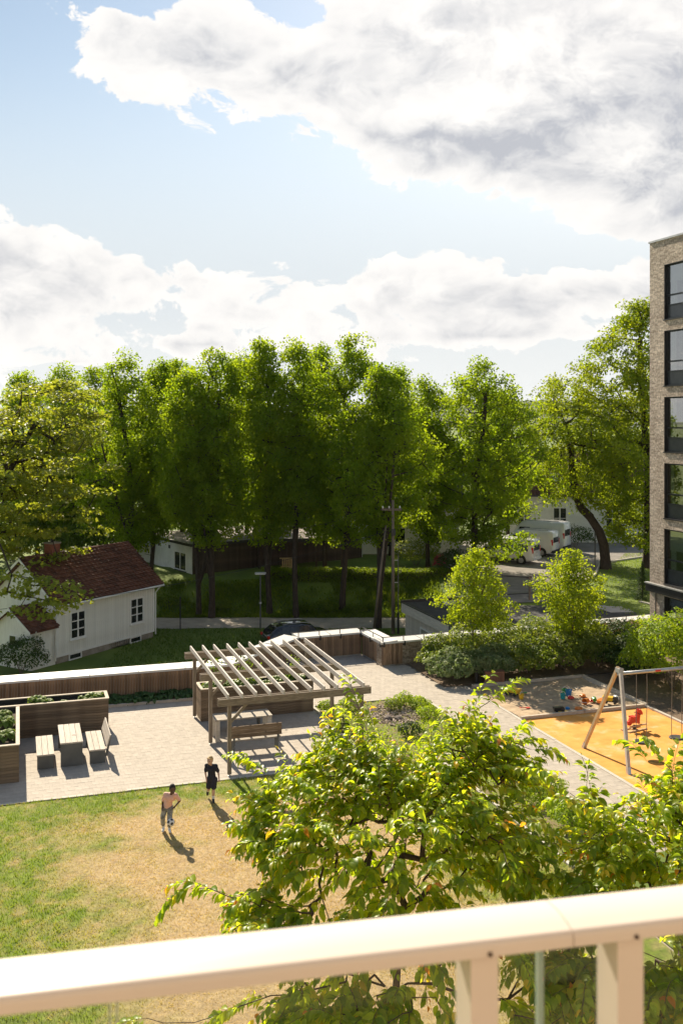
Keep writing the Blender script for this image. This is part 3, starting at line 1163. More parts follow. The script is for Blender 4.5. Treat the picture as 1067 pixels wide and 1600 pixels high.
# ------------------------------------------------------------------ raised timber planters
def planter(label, a0, a1, b0, b1, h, sides, cuts=()):
    """box of stacked horizontal boards; sides: which faces carry boards"""
    p = thing('raised_planter', label, 'planter', C(a0, b0), TH)
    L, D = a1 - a0, b1 - b0
    t = .035
    n = int(h / .093)
    bh = h / n
    gap = .005
    part('liner', MB().box(t + .002, L - t - .002, t + .002, t + .02, 0, h - .02).box(t + .002, L - t - .002, D - t - .02, D - t - .002, 0, h - .02)
         .box(t + .002, t + .02, t + .02, D - t - .02, 0, h - .02).box(L - t - .02, L - t - .002, t + .02, D - t - .02, 0, h - .02), MT['rubber_black'], p)
    mx = MB().box(0, L, 0, t, gap / 2, bh - gap / 2).mesh('board', MT['planter'])
    my = MB().box(0, t, t + .002, D - t - .002, gap / 2, bh - gap / 2).mesh('board', MT['planter_y'])
    for i in range(n):
        z = i * bh
        j = lambda: rng.normal(0, .0015)
        if 'f' in sides:
            obj('board', mx, p, (0, j(), z))
        if 'b' in sides:
            obj('board', mx, p, (0, D - t + j(), z))
        if 'l' in sides:
            obj('board', my, p, (j(), 0, z))
        if 'r' in sides:
            obj('board', my, p, (L - t + j(), 0, z))
    part('corner_post', MB().box(L - t - .09, L - t - .022, t + .022, t + .09, 0, h - .03), MT['planter'], p)
    c0, c1 = -.02, .095
    if 'f' in sides:
        part('cap_board', MB().box(c0, L - c0, c0, c1, h, h + .03), MT['cap'], p)
    if 'b' in sides:
        part('cap_board', MB().box(c0, L - c0, D - c1, D - c0, h, h + .03), MT['cap'], p)
    if 'l' in sides:
        part('cap_board', MB().box(c0, c1, c1 + .002, D - c1 - .002, h, h + .03), MT['cap'], p)
    if 'r' in sides:
        part('cap_board', MB().box(L - c1, L - c0, c1 + .002, D - c1 - .002, h, h + .03), MT['cap'], p)
    n1, n2 = max(3, int(L / .15)), max(3, int(D / .15))
    A, Bm = np.meshgrid(np.linspace(t + .02, L - t - .02, n1), np.linspace(t + .02, D - t - .02, n2))
    Z = h - .16 + (fbm(A + a0, Bm + b0, 3, 61) - .5) * .08
    i = np.arange(n1 * n2).reshape(n2, n1)
    Fa = np.stack([i[:-1, :-1], i[:-1, 1:], i[1:, 1:], i[1:, :-1]], -1).reshape(-1, 4)
    obj('soil_fill', npmesh('soil_fill', np.stack([A, Bm, Z], -1).reshape(-1, 3), Fa, MT['soil'], True), p)
    return p


planter('long raised planter of brown boards behind the table and benches', -7.0, 3.05, 36.0, 37.0, 1.12, 'fbr')
planter('raised planter of brown boards at the left edge, nearest the lawn', -2.4, .04, 31.7, 35.985, 1.12, 'flr')
planter('raised planter of brown boards at the back of the pergola', 6.33, 10.58, 35.98, 37.0, 1.15, 'fblr')


# ------------------------------------------------------------------ table and benches beside the planter
def slat_block(name, label, cat, a0, a1, b0, b1, h, nsl, back=False, panel=.62):
    o = thing(name, label, cat, C(a0, b0), TH)
    L, D = a1 - a0, b1 - b0
    t = .045
    sw = L / nsl
    me = MB().box(.006, sw - .006, 0, D, h - t, h).mesh('slat', MT['silver_wood_y'])
    for i in range(nsl):
        obj('slat', me, o, (i * sw, 0, rng.normal(0, .0015)))
    for y in (.035, D - .075):
        part('side_panel', MB().box(.02, L - .02, y, y + .04, .012, h - t - .001), MT['grey_panel'], o)
        part('foot', MB().box(.03, .12, y - .012, y + .052, 0, .012).box(L - .12, L - .03, y - .012, y + .052, 0, .012), MT['galv'], o)
    part('stretcher', MB().box(L / 2 - .05, L / 2 + .05, .076, D - .076, h - t - .09, h - t - .002), MT['grey_panel'], o)
    if back:
        bh = .42
        for y in (.09, D - .15):
            part('back_bracket', MB().hexa([(L - .02, y, .2), (L + .06, y, .2), (L + .06, y + .05, .2), (L - .02, y + .05, .2),
                                            (L + .145, y, h + bh - .02), (L + .185, y, h + bh - .02), (L + .185, y + .05, h + bh - .02), (L + .145, y + .05, h + bh - .02)]), MT['grey_panel'], o)
        for k in range(3):
            z0 = h + .06 + k * .125
            x0 = L + .0 + (z0 - h) * .30
            m = MB().hexa([(x0, 0, z0), (x0 + .035, 0, z0 - .008), (x0 + .035, D, z0 - .008), (x0, D, z0),
                           (x0 + .034, 0, z0 + .115), (x0 + .069, 0, z0 + .107), (x0 + .069, D, z0 + .107), (x0 + .034, D, z0 + .115)])
            part('back_slat', m, MT['silver_wood_y'], o)
    return o


MT['silver_wood_y'] = mat('weathered_slat', (.40, .345, .285), (.54, .48, .405), .8, 3, stretch=(9, .6, 9), vary=.2, bump=.2, lo=.25, hi=.75)
slat_block('bench', 'backless slatted bench with dark grey sides, left of the table', 'bench', .56, 1.10, 32.58, 34.55, .47, 3)
slat_block('table', 'slatted outdoor table with dark grey ends beside the planters', 'table', 1.27, 1.98, 32.6, 34.6, .77, 4)
slat_block('bench', 'slatted bench with a leaning backrest, right of the table', 'bench', 2.16, 2.68, 32.6, 34.6, .46, 3, back=True)
o = obj('twig', MB().tube([(0, 0, 0), (.05, .02, .012), (.11, .01, .006), (.14, .05, .004)], [.004, .005, .004, .002], 5).tube([(.05, .02, .012), (.09, .06, .004)], [.003, .002], 5).mesh('twig', MT['bark']), None, C(1.66, 33.3, .778))
tag(o, 'small dry twig lying on the outdoor table', 'twig')


# ------------------------------------------------------------------ pergola
def build_pergola():
    p = thing('pergola', 'weathered timber pergola with open rafters over the picnic table', 'pergola', C(6.2, 30.25), TH)
    W, D1, D2 = 4.3, 3.15, 6.35
    pw = .115
    top = 2.2
    for x in (0, W):
        for y in (0, D1, D2):
            o = part('post', MB().box(x - pw / 2, x + pw / 2, y - pw / 2, y + pw / 2, .06, top + .16), MT['pergola_post'], p)
            part('post_foot', MB().box(x - .05, x + .05, y - .05, y + .05, 0, .008).box(x - .015, x + .015, y - .015, y + .015, .008, .06), MT['galv'], o)
    for y in (0, D1, D2):
        for s in (-1, 1):
            yy = y + s * (pw / 2 + .024)
            part('beam', MB().box(-.36, W + .30, yy - .022, yy + .022, top - .02, top + .20), MT['pergola'], p)
        for x, s in ((0, 1), (W, -1)):
            part('brace', MB().beam((x + s * .03, y, top - .55), (x + s * .58, y, top + .02), .05, .09), MT['pergola'], p)
    n = 11
    rl = MB().box(-.025, .025, -.16, D2 + .42, top + .202, top + .352).mesh('rafter', MT['rafter'])
    for i in range(n):
        obj('rafter', rl, p, (-.06 + i * (W + .1) / (n - 1), rng.normal(0, .012), 0), (0, 0, rng.normal(0, .003)))


MT['pergola_post'] = mat('pergola_post', (.17, .13, .09), (.28, .225, .17), .8, 4, stretch=(6, 6, .8), vary=.2, bump=.2)
build_pergola()


def build_picnic():
    a0, b0 = 6.75, 31.35
    # table: long slatted top on two trestles, its long side along the planter
    t = thing('picnic_table', 'long slatted picnic table under the pergola', 'table', C(6.38, 33.5), TH)
    L, D, h = 2.0, .80, .76
    for i in range(6):
        w = D / 6
        part('slat', MB().box(0, L, i * w + .005, (i + 1) * w - .005, h - .045, h), MT['silver_wood'], t)
    for x in (.02, L - .17):
        part('end_panel', MB().box(x, x + .15, .04, .12, .0, h - .046).box(x, x + .15, D - .12, D - .04, 0, h - .046).box(x + .03, x + .12, .121, D - .121, h - .14, h - .046), MT['grey_wood'], t)

    def bench(label, aa, bb, L, back, flip):
        o = thing('bench', label, 'bench', C(aa, bb), TH)
        for i in range(3):
            part('seat_slat', MB().box(0, L, i * .135 + .004, (i + 1) * .135 - .004, .43, .47), MT['silver_wood'], o)
        for x in (.08, L - .14):
            part('leg', MB().box(x, x + .06, .03, .37, 0, .06).box(x, x + .06, .05, .12, .06, .428).box(x, x + .06, .28, .35, .06, .428), MT['grey_panel'], o)
            if back:
                part('back_bracket', MB().box(x, x + .06, -.05, -.006, .3, .9), MT['grey_panel'], o)
        if back:
            for k in range(3):
                part('back_slat', MB().box(0, L, -.088, -.053, .56 + k * .13, .56 + k * .13 + .12), MT['planter'], o)
        return o
    bench('brown slatted bench with a backrest on the lawn side under the pergola', 6.62, 32.1, 1.7, True, False)
    bench('slatted bench between the picnic table and the planter, half hidden', 6.5, 34.6, 1.8, False, False)


build_picnic()


# ------------------------------------------------------------------ swing
def build_swing():
    s = thing('playground_swing', 'timber A-frame with a steel crossbar standing on the orange surface', 'swing frame', C(18.0, 27.9), TH)
    H = 2.95
    for x, ax in ((0, .52), (4.05, 3.53)):
        for y in (-1.3, 1.3):
            steel = (y < 0)
            part('leg', MB().beam((x, y, -.02), (ax, y * .045, H), .10, .10, (1, 0, 0)), MT['swing_wood'] if not steel else MT['swing_pale'], s)
            part('leg_shoe', MB().beam((x, y, -.03), (x + (ax - x) * .06, y * .94, H * .06), .112, .112, (1, 0, 0)), MT['galv'], s)
        part('apex_plate', MB().box(ax - .08, ax + .08, -.12, .12, H - .16, H - .02), MT['galv'], s)
    part('crossbar', MB().tube([(.45, 0, H - .2), (3.6, 0, H - .2)], .055, 12), MT['galv'], s, True)
    part('maker_plate', MB().box(1.85, 2.05, -.064, -.056, H - .23, H - .17), MT['red'], s)
    for i, x in enumerate((1.36, 2.72)):
        w = thing('hanging_swing', ['round black rubber swing seat on ropes, the left one', 'round black rubber swing seat on ropes, the right one at the picture edge'][i],
                  'swing', C(18.0 + x, 27.9, 0), TH, 'swing seats')
        zt, zs = H - .26, .46
        for sx in (-.2, .2):
            part('hanger', MB().box(sx - .03, sx + .03, -.03, .03, zt, zt + .045), MT['steel_dark'], w)
            pts = [(sx, 0, zt)] + [(sx + .01 * math.sin(k), 0, zt + (zs + .05 - zt) * k / 6) for k in range(1, 6)] + [(sx, 0, zs + .02)]
            part('rope', MB().tube(pts, .011, 6), MT['rope'], w)
        m = MB()
        prof = [(.05, -.012), (.20, -.03), (.245, -.025), (.262, 0), (.245, .028), (.20, .03), (.05, .005)]
        m.lathe(prof, 24, (0, 0, zs))
        part('seat', m, MT['rubber_black'], w, True)
    # rocking toy
    r = thing('spring_rider', 'red horse shaped spring rider on the orange play surface', 'spring rider', C(20.75, 30.35), TH + R(12))
    out = [(-.36, .30), (-.26, .32), (-.20, .42), (-.10, .44), (.06, .42), (.12, .52), (.10, .60), (.15, .60), (.17, .68), (.22, .62), (.28, .64), (.36, .56), (.40, .48), (.37, .44),
           (.28, .47), (.26, .36), (.24, .24), (.26, .17), (.18, .17), (.12, .25), (-.12, .25), (-.18, .17), (-.27, .17), (-.26, .26), (-.33, .24), (-.40, .36)]
    part('body_panel', MB().prism([(x, z * 1.08) for x, z in out], lambda p, d: (p[0], d, p[1]), -.04, .04), MT['red'], r)
    part('seat', MB().prism([(-.16, .44), (.06, .44), (.05, .48), (-.17, .49)], lambda p, d: (p[0], d, p[1]), -.11, .11), MT['red'], r)
    part('handle', MB().tube([(.17, -.16, .55), (.17, .16, .55)], .014, 8), MT['steel_dark'], r)
    for y in (-.16, .16):
        part('footrest', MB().box(-.38, .42, y - .03, y + .03, .16, .2), MT['swing_wood'], r)
    pts = [(.05 * math.cos(t * .6), .05 * math.sin(t * .6), .005 + t * .00235) for t in range(0, 66)]
    part('spring', MB().tube(pts, .012, 5), MT['steel_dark'], r)
    part('base_plate', MB().box(-.45, .45, -.2, -.12, 0, .03).box(-.45, .45, .12, .2, 0, .03).box(-.08, .08, -.12, .12, 0, .03), MT['swing_wood'], r)


MT['swing_pale'] = mat('pale_swing_post', (.44, .38, .32), (.55, .49, .42), .7, 4, stretch=(5, 5, .8), bump=.2)
MT['rope'] = mat('rope', (.16, .14, .12), (.24, .21, .18), .9, 40)
build_swing()


# ------------------------------------------------------------------ sand toys
def plastic(n, c):
    m = mat('plastic_' + n, tuple(x * .85 for x in c), c, .4, 6)
    return m


PL = {k: plastic(k, c) for k, c in dict(red=(.62, .045, .03), yellow=(.75, .48, .03), green=(.06, .33, .07), blue=(.03, .22, .52), orange=(.75, .22, .03), white=(.7, .69, .66), black=(.03, .03, .03), teal=(.03, .33, .36)).items()}


def toy_bucket(label, px, py, c, r=.10, tip=False):
    g = G(px, py, .02)
    o = thing('toy_bucket', label, 'toy bucket', g, rng.uniform(0, 6))
    if tip:
        o.rotation_euler = (R(95), 0, rng.uniform(0, 6))
        o.location.z += r * .8
    part('pail', MB().lathe([(r * .72, 0), (r, r * 1.7), (r * 1.08, r * 1.7), (r * 1.08, r * 1.82), (r * .93, r * 1.82), (r * .68, .015)], 16), PL[c], o, False)
    pts = [(r * math.cos(t), 0, r * 1.75 + r * .9 * math.sin(t)) for t in np.linspace(0, math.pi, 9)]
    part('handle', MB().tube(pts, .009, 5), PL['white'], o)


def toy_spade(label, px, py, c, rz):
    o = thing('toy_spade', label, 'toy spade', G(px, py, .03), rz)
    part('blade', MB().prism([(0, -.06), (.12, -.065), (.17, -.03), (.18, 0), (.17, .03), (.12, .065), (0, .06)], lambda p, d: (p[0], p[1], d + .03 * abs(p[1]) * 10 * .06), .0, .012), PL[c], o)
    part('shaft', MB().tube([(.02, 0, .012), (-.22, 0, .03)], .013, 6), PL[c], o)
    part('grip', MB().tube([(-.22, -.055, .03), (-.22, .055, .03)], .014, 6), PL[c], o)


def toy_truck(label, px, py, c, c2, rz, s=1.0):
    o = thing('toy_truck', label, 'toy truck', G(px, py, .02), rz)
    o.scale = (s, s, s)
    part('chassis', MB().box(-.22, .24, -.08, .08, .06, .09), PL['black'], o)
    part('cab', MB().prism([(.08, .09), (.24, .09), (.24, .16), (.2, .24), (.08, .24)], lambda p, d: (p[0], d, p[1]), -.085, .085), PL[c], o)
    part('dump_bed', MB().hexa([(-.24, -.09, .095), (.05, -.09, .095), (.05, .09, .095), (-.24, .09, .095), (-.29, -.12, .23), (.07, -.12, .23), (.07, .12, .23), (-.29, .12, .23)]), PL[c2], o)
    for x in (-.15, .15):
        for y in (-.1, .1):
            part('wheel', MB().tube([(x, y - .025, .055), (x, y + .025, .055)], .055, 12), PL['black'], o)


def toy_mould(label, px, py, c, r=.075):
    o = thing('sand_mould', label, 'sand mould', G(px, py, .02), rng.uniform(0, 6))
    n = 20
    m = MB()
    for k, (s, z) in enumerate([(1.0, 0), (.92, .06), (.55, .085)]):
        for i in range(n):
            t = 2 * math.pi * i / n
            rr = r * s * (1 + .18 * math.cos(5 * t))
            m.v.append((rr * math.cos(t), rr * math.sin(t), z))
    for k in range(2):
        for i in range(n):
            m.f.append((k * n + i, k * n + (i + 1) % n, (k + 1) * n + (i + 1) % n, (k + 1) * n + i))
            m.mi.append(0)
    m.f.append(tuple(2 * n + i for i in range(n)))
    m.mi.append(0)
    part('shell', m, PL[c], o)


toy_truck('red and yellow toy truck near the slatted box', 800, 1086, 'red', 'yellow', 2.4, 1.25)
toy_bucket('yellow toy bucket beside the red toy truck', 814, 1092, 'yellow', .11)
toy_spade('green toy spade stuck by the red toy truck', 818, 1083, 'green', .6)
toy_spade('red toy spade lying alone on the left of the sand', 821, 1106, 'red', .2)
toy_bucket('green toy bucket in the middle cluster of sand toys', 882, 1085, 'green', .12)
toy_bucket('blue toy bucket in the middle cluster of sand toys', 888, 1087, 'blue', .13)
toy_bucket('small dark green toy bucket in front of the middle cluster', 879, 1092, 'teal', .11)
toy_mould('red sand mould beside the blue toy bucket', 891, 1091, 'red', .12)
toy_mould('orange sand mould lying alone behind the toys', 910, 1088, 'orange', .12)
toy_bucket('orange toy bucket in the middle of the sand', 918, 1098, 'orange', .12, True)
toy_mould('red sand mould touching the orange toy bucket', 923, 1096, 'red', .09)
toy_bucket('green toy bucket right of the orange one', 929, 1097, 'green', .10, True)
toy_truck('orange toy truck at the right of the sand', 938, 1100, 'orange', 'orange', 1.0, .8)
toy_truck('black and yellow toy truck near the sandpit corner', 954, 1099, 'black', 'yellow', -.4, 1.1)
toy_bucket('white toy bucket tipped over in the right corner of the sand', 964, 1095, 'white', .11, True)
toy_mould('orange sand mould near the front board of the sandpit', 903, 1108, 'orange', .14)
toy_spade('brown and yellow toy spade at the front board of the sandpit', 881, 1112, 'yellow', .3)
toy_truck('small black toy truck against the front board of the sandpit', 873, 1112, 'black', 'black', .2, .8)
toy_mould('dark blue sand mould near the front board of the sandpit', 886, 1108, 'blue', .08)


# ------------------------------------------------------------------ bollard lights, slatted box
def bollard(label, pos, h=.72):
    o = thing('bollard_light', label, 'bollard light', pos)
    part('post', MB().lathe([(.06, 0), (.06, h - .16)], 16), MT['steel_dark'], o, False)
    part('lens', MB().lathe([(.05, h - .16), (.05, h - .05)], 16), MT['white_trim'], o)
    part('cap', MB().lathe([(.062, h - .05), (.062, h - .015), (.04, h)], 16), MT['steel_dark'], o)


bollard('dark bollard light in front of the pale shrubs', G(744, 1068), .75)
bollard('dark bollard light beside the paved path, half hidden by leaves', G(773, 1178))


def slat_box():
    o = thing('slatted_box', 'low brown slatted timber box at the back edge of the sandpit', 'timber box', G(758, 1070), TH - R(14))
    L, D, h = .80, .34, .5
    for i in range(9):
        x = i * L / 9
        part('slat', MB().box(x + .006, x + L / 9 - .006, 0, .025, .03, h), MT['box_wood'], o)
    part('frame', MB().box(0, L, .026, .06, .08, .14).box(0, L, .026, .06, h - .12, h - .06).box(0, .05, .061, D, 0, h).box(L - .05, L, .061, D, 0, h).box(.051, L - .051, D - .05, D, .03, h), MT['box_wood'], o)
    part('lid', MB().box(-.02, L + .02, -.02, D + .02, h, h + .035), MT['box_wood'], o)


MT['box_wood'] = mat('reddish_timber', (.20, .085, .045), (.30, .14, .075), .7, 4, stretch=(6, 6, 1), vary=.25, bump=.2)
slat_box()


# ------------------------------------------------------------------ balcony railing in front of the camera
def build_railing():
    # two ends of the handrail, seen at the left and right picture edges
    zr = EYE - .600
    P = PY(-60, 0, 0)
    def at(px, py, z):
        y = (EYE - z) * F / (py - HZ)
        return Vector(((px - 533.5) / F * y, y, z))
    A, Bq = at(0, 1541, zr), at(1067, 1419, zr)
    d = (Bq - A).normalized()
    A2, B2 = A - d * 4.0, Bq + d * 4.4
    ang = math.atan2(d.y, d.x)
    r = thing('balcony_railing', 'cream painted balcony railing with glass panels in the foreground', 'railing', (A2.x, A2.y, zr), ang)
    L = (B2 - A2).length
    # handrail profile: rounded top, flat underside (y across, z up)
    w, h = .084, .020
    prof = []
    rc = .0085
    for cxx, a0 in ((w / 2 - rc, 0), (-w / 2 + rc, 90)):
        for k in range(0, 7):
            t = R(a0 + 15 * k)
            prof.append((cxx + math.cos(t) * rc, h / 2 - rc + math.sin(t) * rc))
        if a0 == 0:
            for k in range(1, 6):
                q = 1 - k / 3
                prof.append(((w / 2 - rc) * q, h / 2 + .0035 * (1 - q * q)))
    prof += [(-w / 2, -h * .38), (-w / 2 + .004, -h * .5), (w / 2 - .004, -h * .5), (w / 2, -h * .38)]
    joint = (at(868, 1437, zr) - A2).dot(d)
    for x0, x1 in ((0, joint - .0006), (joint + .0006, L)):
        o = part('handrail', MB().prism(prof, lambda p, q: (q, p[0], p[1]), x0, x1), MT['rail_paint'], r)
        o.data.polygons.foreach_set('use_smooth', [len(p.vertices) == 4 for p in o.data.polygons])
        bev = o.modifiers.new('edge', 'EDGE_SPLIT')
        bev.split_angle = R(40)
    def post(px):
        return (at(px, 1520, zr) - A2).dot(d)
    zb = -1.02
    posts = [post(783), post(1049), post(783) - (post(1049) - post(783)) * 3.4, post(1049) + .9, post(1049) + 1.8, post(1049) + 2.7, post(783) - 2.0, post(783) - 2.9]
    for x in posts:
        # front plate, set-back fin and second plate: a slim U profile
        o = part('post', MB().box(x - .0165, x + .0165, -.036, -.028, zb, -.011).box(x - .0165, x - .0135, -.0279, .016, zb, -.011).box(x + .0135, x + .0165, -.0279, .016, zb, -.011), MT['rail_paint'], r)
        part('screw', MB().tube([(x + .004, -w / 2 - .0025, -.004), (x + .004, -w / 2 + .002, -.004)], .0026, 10), MT['screw'], o)
    for x0, x1 in ((.02, posts[2] + .2), (posts[2] + .205, post(917.0)), (post(920.5), L - .05)):
        g = part('glass_panel', MB().box(x0, x1, .019, .027, zb + .05, -.018), MT['glass_clear'], r)
        
        for xe in (x0 + .0001, x1 - .0023):
            part('glass_edge', MB().box(xe, xe + .0022, .0185, .0275, zb + .05, -.018), MT['glass_edge'], g)
    f = obj('balcony_floor', MB().box(-.2, L + .2, -2.6, .12, zb - .16, zb).mesh('balcony_floor', MT['floor_board']), None, (A2.x, A2.y, zr), (0, 0, ang))
    struct(f, 'floor slab of the balcony the photograph is taken from')
    wl = MB().box(-6, L + 6, -2.9, -2.6, -10.4, 7.5)
    wo = obj('home_facade', wl.mesh('home_facade', MT['home_render']), None, (A2.x, A2.y, zr), (0, 0, ang))
    struct(wo, 'pale rendered facade behind the balcony, outside the picture')


MT['home_render'] = mat('home_render', (.33, .28, .235), (.37, .32, .27), .85, 2)
MT['floor_board'] = mat('balcony_boards', (.24, .18, .13), (.3, .235, .17), .8, 4)
MT['screw'] = mat('dark_screw', (.05, .03, .02), (.08, .05, .035), .6, 5)
MT['glass_edge'] = mat('green_glass_edge', (.30, .38, .33), (.40, .48, .43), .2, 5)
build_railing()


# ------------------------------------------------------------------ white timber house with tiled roof
def window_unit(parent, x0, x1, z0, z1, y, frame, glass, nx=2, nz=3, fw=.07, out=.05, sill=True, skew=None):
    w = MB()
    w.box(x0 - fw, x0, y - out, y, z0 - fw, z1 + fw).box(x1, x1 + fw, y - out, y, z0 - fw, z1 + fw)
    w.box(x0, x1, y - out, y, z1, z1 + fw).box(x0, x1, y - out, y, z0 - fw, z0)
    o = part('window', w, frame, parent)
    pw, ph = (x1 - x0) / nx, (z1 - z0) / nz
    b = MB()
    for i in range(1, nx):
        b.box(x0 + i * pw - .05, x0 + i * pw + .05, y - out + .01, y - .005, z0, z1)
    for k in range(1, nz):
        for i in range(nx):
            b.box(x0 + i * pw + .05, x0 + (i + 1) * pw - .05, y - out + .014, y - .005, z0 + k * ph - .028, z0 + k * ph + .028)
    part('glazing_bars', b, frame, o)
    for i in range(nx):
        for k in range(nz):
            part('pane', MB().box(x0 + i * pw + .012, x0 + (i + 1) * pw - .012, y - .022, y - .012, z0 + k * ph + .008, z0 + (k + 1) * ph - .008), glass, o)
    if sill:
        part('sill', MB().box(x0 - fw - .04, x1 + fw + .04, y - out - .06, y, z0 - fw - .05, z0 - fw - .001), frame, o)
    return o


def tile_mesh(w, l, m):
    """one pantile: S-shaped across, x across, y up the slope"""
    n = 6
    xs = np.linspace(0, w * 1.06, n + 1)
    zz = .022 * np.sin(xs / w * 2 * math.pi)
    V, Fc = [], []
    for y, dz in ((0, .07), (l * 1.12, 0.0)):
        for x, z in zip(xs, zz):
            V.append((x, y, z + dz))
    for x, z in zip(xs, zz):
        V.append((x, 0, z + .012))
    for i in range(n):
        Fc.append((i, i + 1, n + 2 + i, n + 1 + i))
        Fc.append((2 * (n + 1) + i, 2 * (n + 1) + i + 1, i + 1, i))
    return npmesh('roof_tile', V, np.array(Fc), m)


def tile_slope(roof, origin, ux, uy, nc, nr, w, l, m):
    """tiles as single objects on a slope: ux along the eave, uy up the slope"""
    ux, uy = Vector(ux).normalized(), Vector(uy).normalized()
    uz = ux.cross(uy)
    rot = Matrix((ux, uy, uz)).transposed().to_euler()
    me = tile_mesh(w, l, m)
    for r in range(nr):
        for c in range(nc):
            p = Vector(origin) + ux * (c * w) + uy * (r * l) + uz * (.034 + rng.normal(0, .005))
            obj('roof_tile', me, roof, p, rot)


def build_house():
    hz = LOW
    P = G(76, 1038, hz) + Vector((.45, 0, 0))
    h = thing('timber_house', 'small white boarded house with red tiled roof at the left', 'house', P, R(59))
    L, W, fo, wt = 7.9, 5.0, .42, 3.62
    rh = 5.66
    part('foundation', MB().box(.03, L - .03, .03, W - .03, -.5, fo), MT['found'], h)
    body = MB()
    gable = [(0, fo), (W, fo), (W, wt), (W / 2, rh - .12), (0, wt)]
    body.prism(gable, lambda p, d: (d, p[0], p[1]), 0.0, L)
    part('wall_core', body, MT['white_wall'], h)
    bw = .155
    me = MB().box(.006, bw - .006, -.022, 0, fo - .03, wt).mesh('board', MT['white_wall'])
    for i in range(int(L / bw)):
        obj('board', me, h, (i * bw + .03, rng.normal(0, .002), 0))
    # left gable boards
    n = int(W / bw)
    for i in range(n):
        y = i * bw + .03
        zt = wt + (rh - .14 - wt) * (1 - abs(y + bw / 2 - W / 2) / (W / 2))
        part('board', MB().box(-.022, 0, y, y + bw - .012, fo - .03, zt), MT['white_wall'], h)
    part('corner_board', MB().box(-.03, .12, -.05, -.023, fo - .04, wt), MT['white_trim'], h)
    part('corner_board', MB().box(L - .12, L + .03, -.05, -.023, fo - .04, wt), MT['white_trim'], h)
    part('base_board', MB().box(0, L, -.045, -.0225, fo - .06, fo + .06), MT['white_trim'], h)
    for xc in (1.55, 6.35):
        window_unit(h, xc - .5, xc + .5, 1.15 + .08, 2.62, -.024, MT['white_trim'], MT['glass_dark'], 2, 3, .09, .055)
    for xc in (1.4, 6.3):
        window_unit(h, xc - .42, xc + .42, .06, .30, .03, MT['white_trim'], MT['glass_dark'], 1, 1, .06, .05, False)
    # gable window on the left end
    # roof: slabs, tiles, verge boards
    ov, ev = .42, .42
    sl = Vector((0, W / 2, rh - wt))
    up = sl.normalized()
    ez = wt - ev * (rh - wt) / (W / 2)
    roof = part('roof', MB().prism([(-ev, ez), (W / 2, rh), (W + ev, ez), (W + ev, ez - .09), (W / 2, rh - .1), (-ev, ez - .09)], lambda p, d: (d, p[0], p[1]), -ov, L + ov), MT['roof_dark'], h)
    slen = math.hypot(W / 2 + ev, rh - ez)
    nr, nc = 14, 27
    w, l = (L + 2 * ov) / nc, slen / nr
    tile_slope(roof, (-ov, -ev, ez), (1, 0, 0), up, nc, nr, w, l, MT['roof_tile'])
    # rear slope is out of view: one sheet of ribbed tiles
    part('rear_tiles', MB().hexa([(-ov, W / 2, rh + .002), (L + ov, W / 2, rh + .002), (L + ov, W + ev, ez + .002), (-ov, W + ev, ez + .002),
                                  (-ov, W / 2, rh + .04), (L + ov, W / 2, rh + .04), (L + ov, W + ev, ez + .04), (-ov, W + ev, ez + .04)]), MT['roof_tile'], roof)
    nr2 = 24
    rme = MB().tube([(0, 0, 0), ((L + 2 * ov) / nr2 * 1.04, 0, .012)], .085, 8).mesh('ridge_tile', MT['roof_tile'])
    for i in range(nr2):
        obj('ridge_tile', rme, roof, (-ov + i * (L + 2 * ov) / nr2, W / 2, rh + .02))
    for x in (-ov - .03, L + ov):
        part('verge_board', MB().prism([(-ev, ez + .03), (W / 2, rh + .05), (W + ev, ez + .03), (W + ev, ez - .13), (W / 2, rh - .11), (-ev, ez - .13)], lambda p, d: (d, p[0], p[1]), x, x + .03), MT['white_trim'], roof)
    part('gutter', MB().tube([(-ov, -ev - .05, ez - .03), (L + ov, -ev - .05, ez - .05)], .055, 8), MT['white_trim'], h)
    part('downpipe', MB().tube([(L + .15, -ev - .05, ez - .06), (L + .12, -.25, ez - .28), (L + .08, -.09, ez - .5), (L + .08, -.09, .2)], .04, 8), MT['white_trim'], h)
    # chimney
    cx = 1.7
    ch = part('chimney', MB().box(cx, cx + .62, W / 2 - .31, W / 2 + .31, rh - .5, rh + .62), MT['brick_red'], h)
    part('chimney_cap', MB().box(cx - .05, cx + .67, W / 2 - .36, W / 2 + .36, rh + .62, rh + .70), MT['found'], ch)
    part('flue', MB().tube([(cx + .3, W / 2, rh + .7), (cx + .3, W / 2, rh + 1.15)], .09, 10), MT['steel_dark'], ch)
    part('flashing', MB().box(cx - .04, cx + .66, W / 2 - .36, W / 2 + .36, rh - .18, rh - .10), MT['galv'], ch)
    # porch with its own little gable roof at the left end
    pl, pw0, pw1, pt = 1.75, .05, 2.85, 2.3
    pr = 3.25
    pm = (pw0 + pw1) / 2
    part('porch_wall', MB().prism([(pw0, -.3), (pw1, -.3), (pw1, pt), (pm, pr - .1), (pw0, pt)], lambda p, d: (d, p[0], p[1]), -pl, -.024), MT['white_wall'], h)
    for i in range(int(pl / bw)):
        obj('board', MB().box(.006, bw - .006, -.02, 0, .2, pt).mesh('board', MT['white_wall']) if i == 0 else pb, h, (-pl + i * bw, pw0, 0))
        if i == 0:
            pb = h.children[-1].data
    pe = .28
    pz = pt - pe * (pr - pt) / (pm - pw0)
    proof = part('porch_roof', MB().prism([(pw0 - pe, pz), (pm, pr), (pw1 + pe, pz), (pw1 + pe, pz - .07), (pm, pr - .08), (pw0 - pe, pz - .07)], lambda p, d: (d, p[0], p[1]), -pl - .3, -.03), MT['roof_dark'], h)
    psl = math.hypot(pm - pw0 + pe, pr - pz)
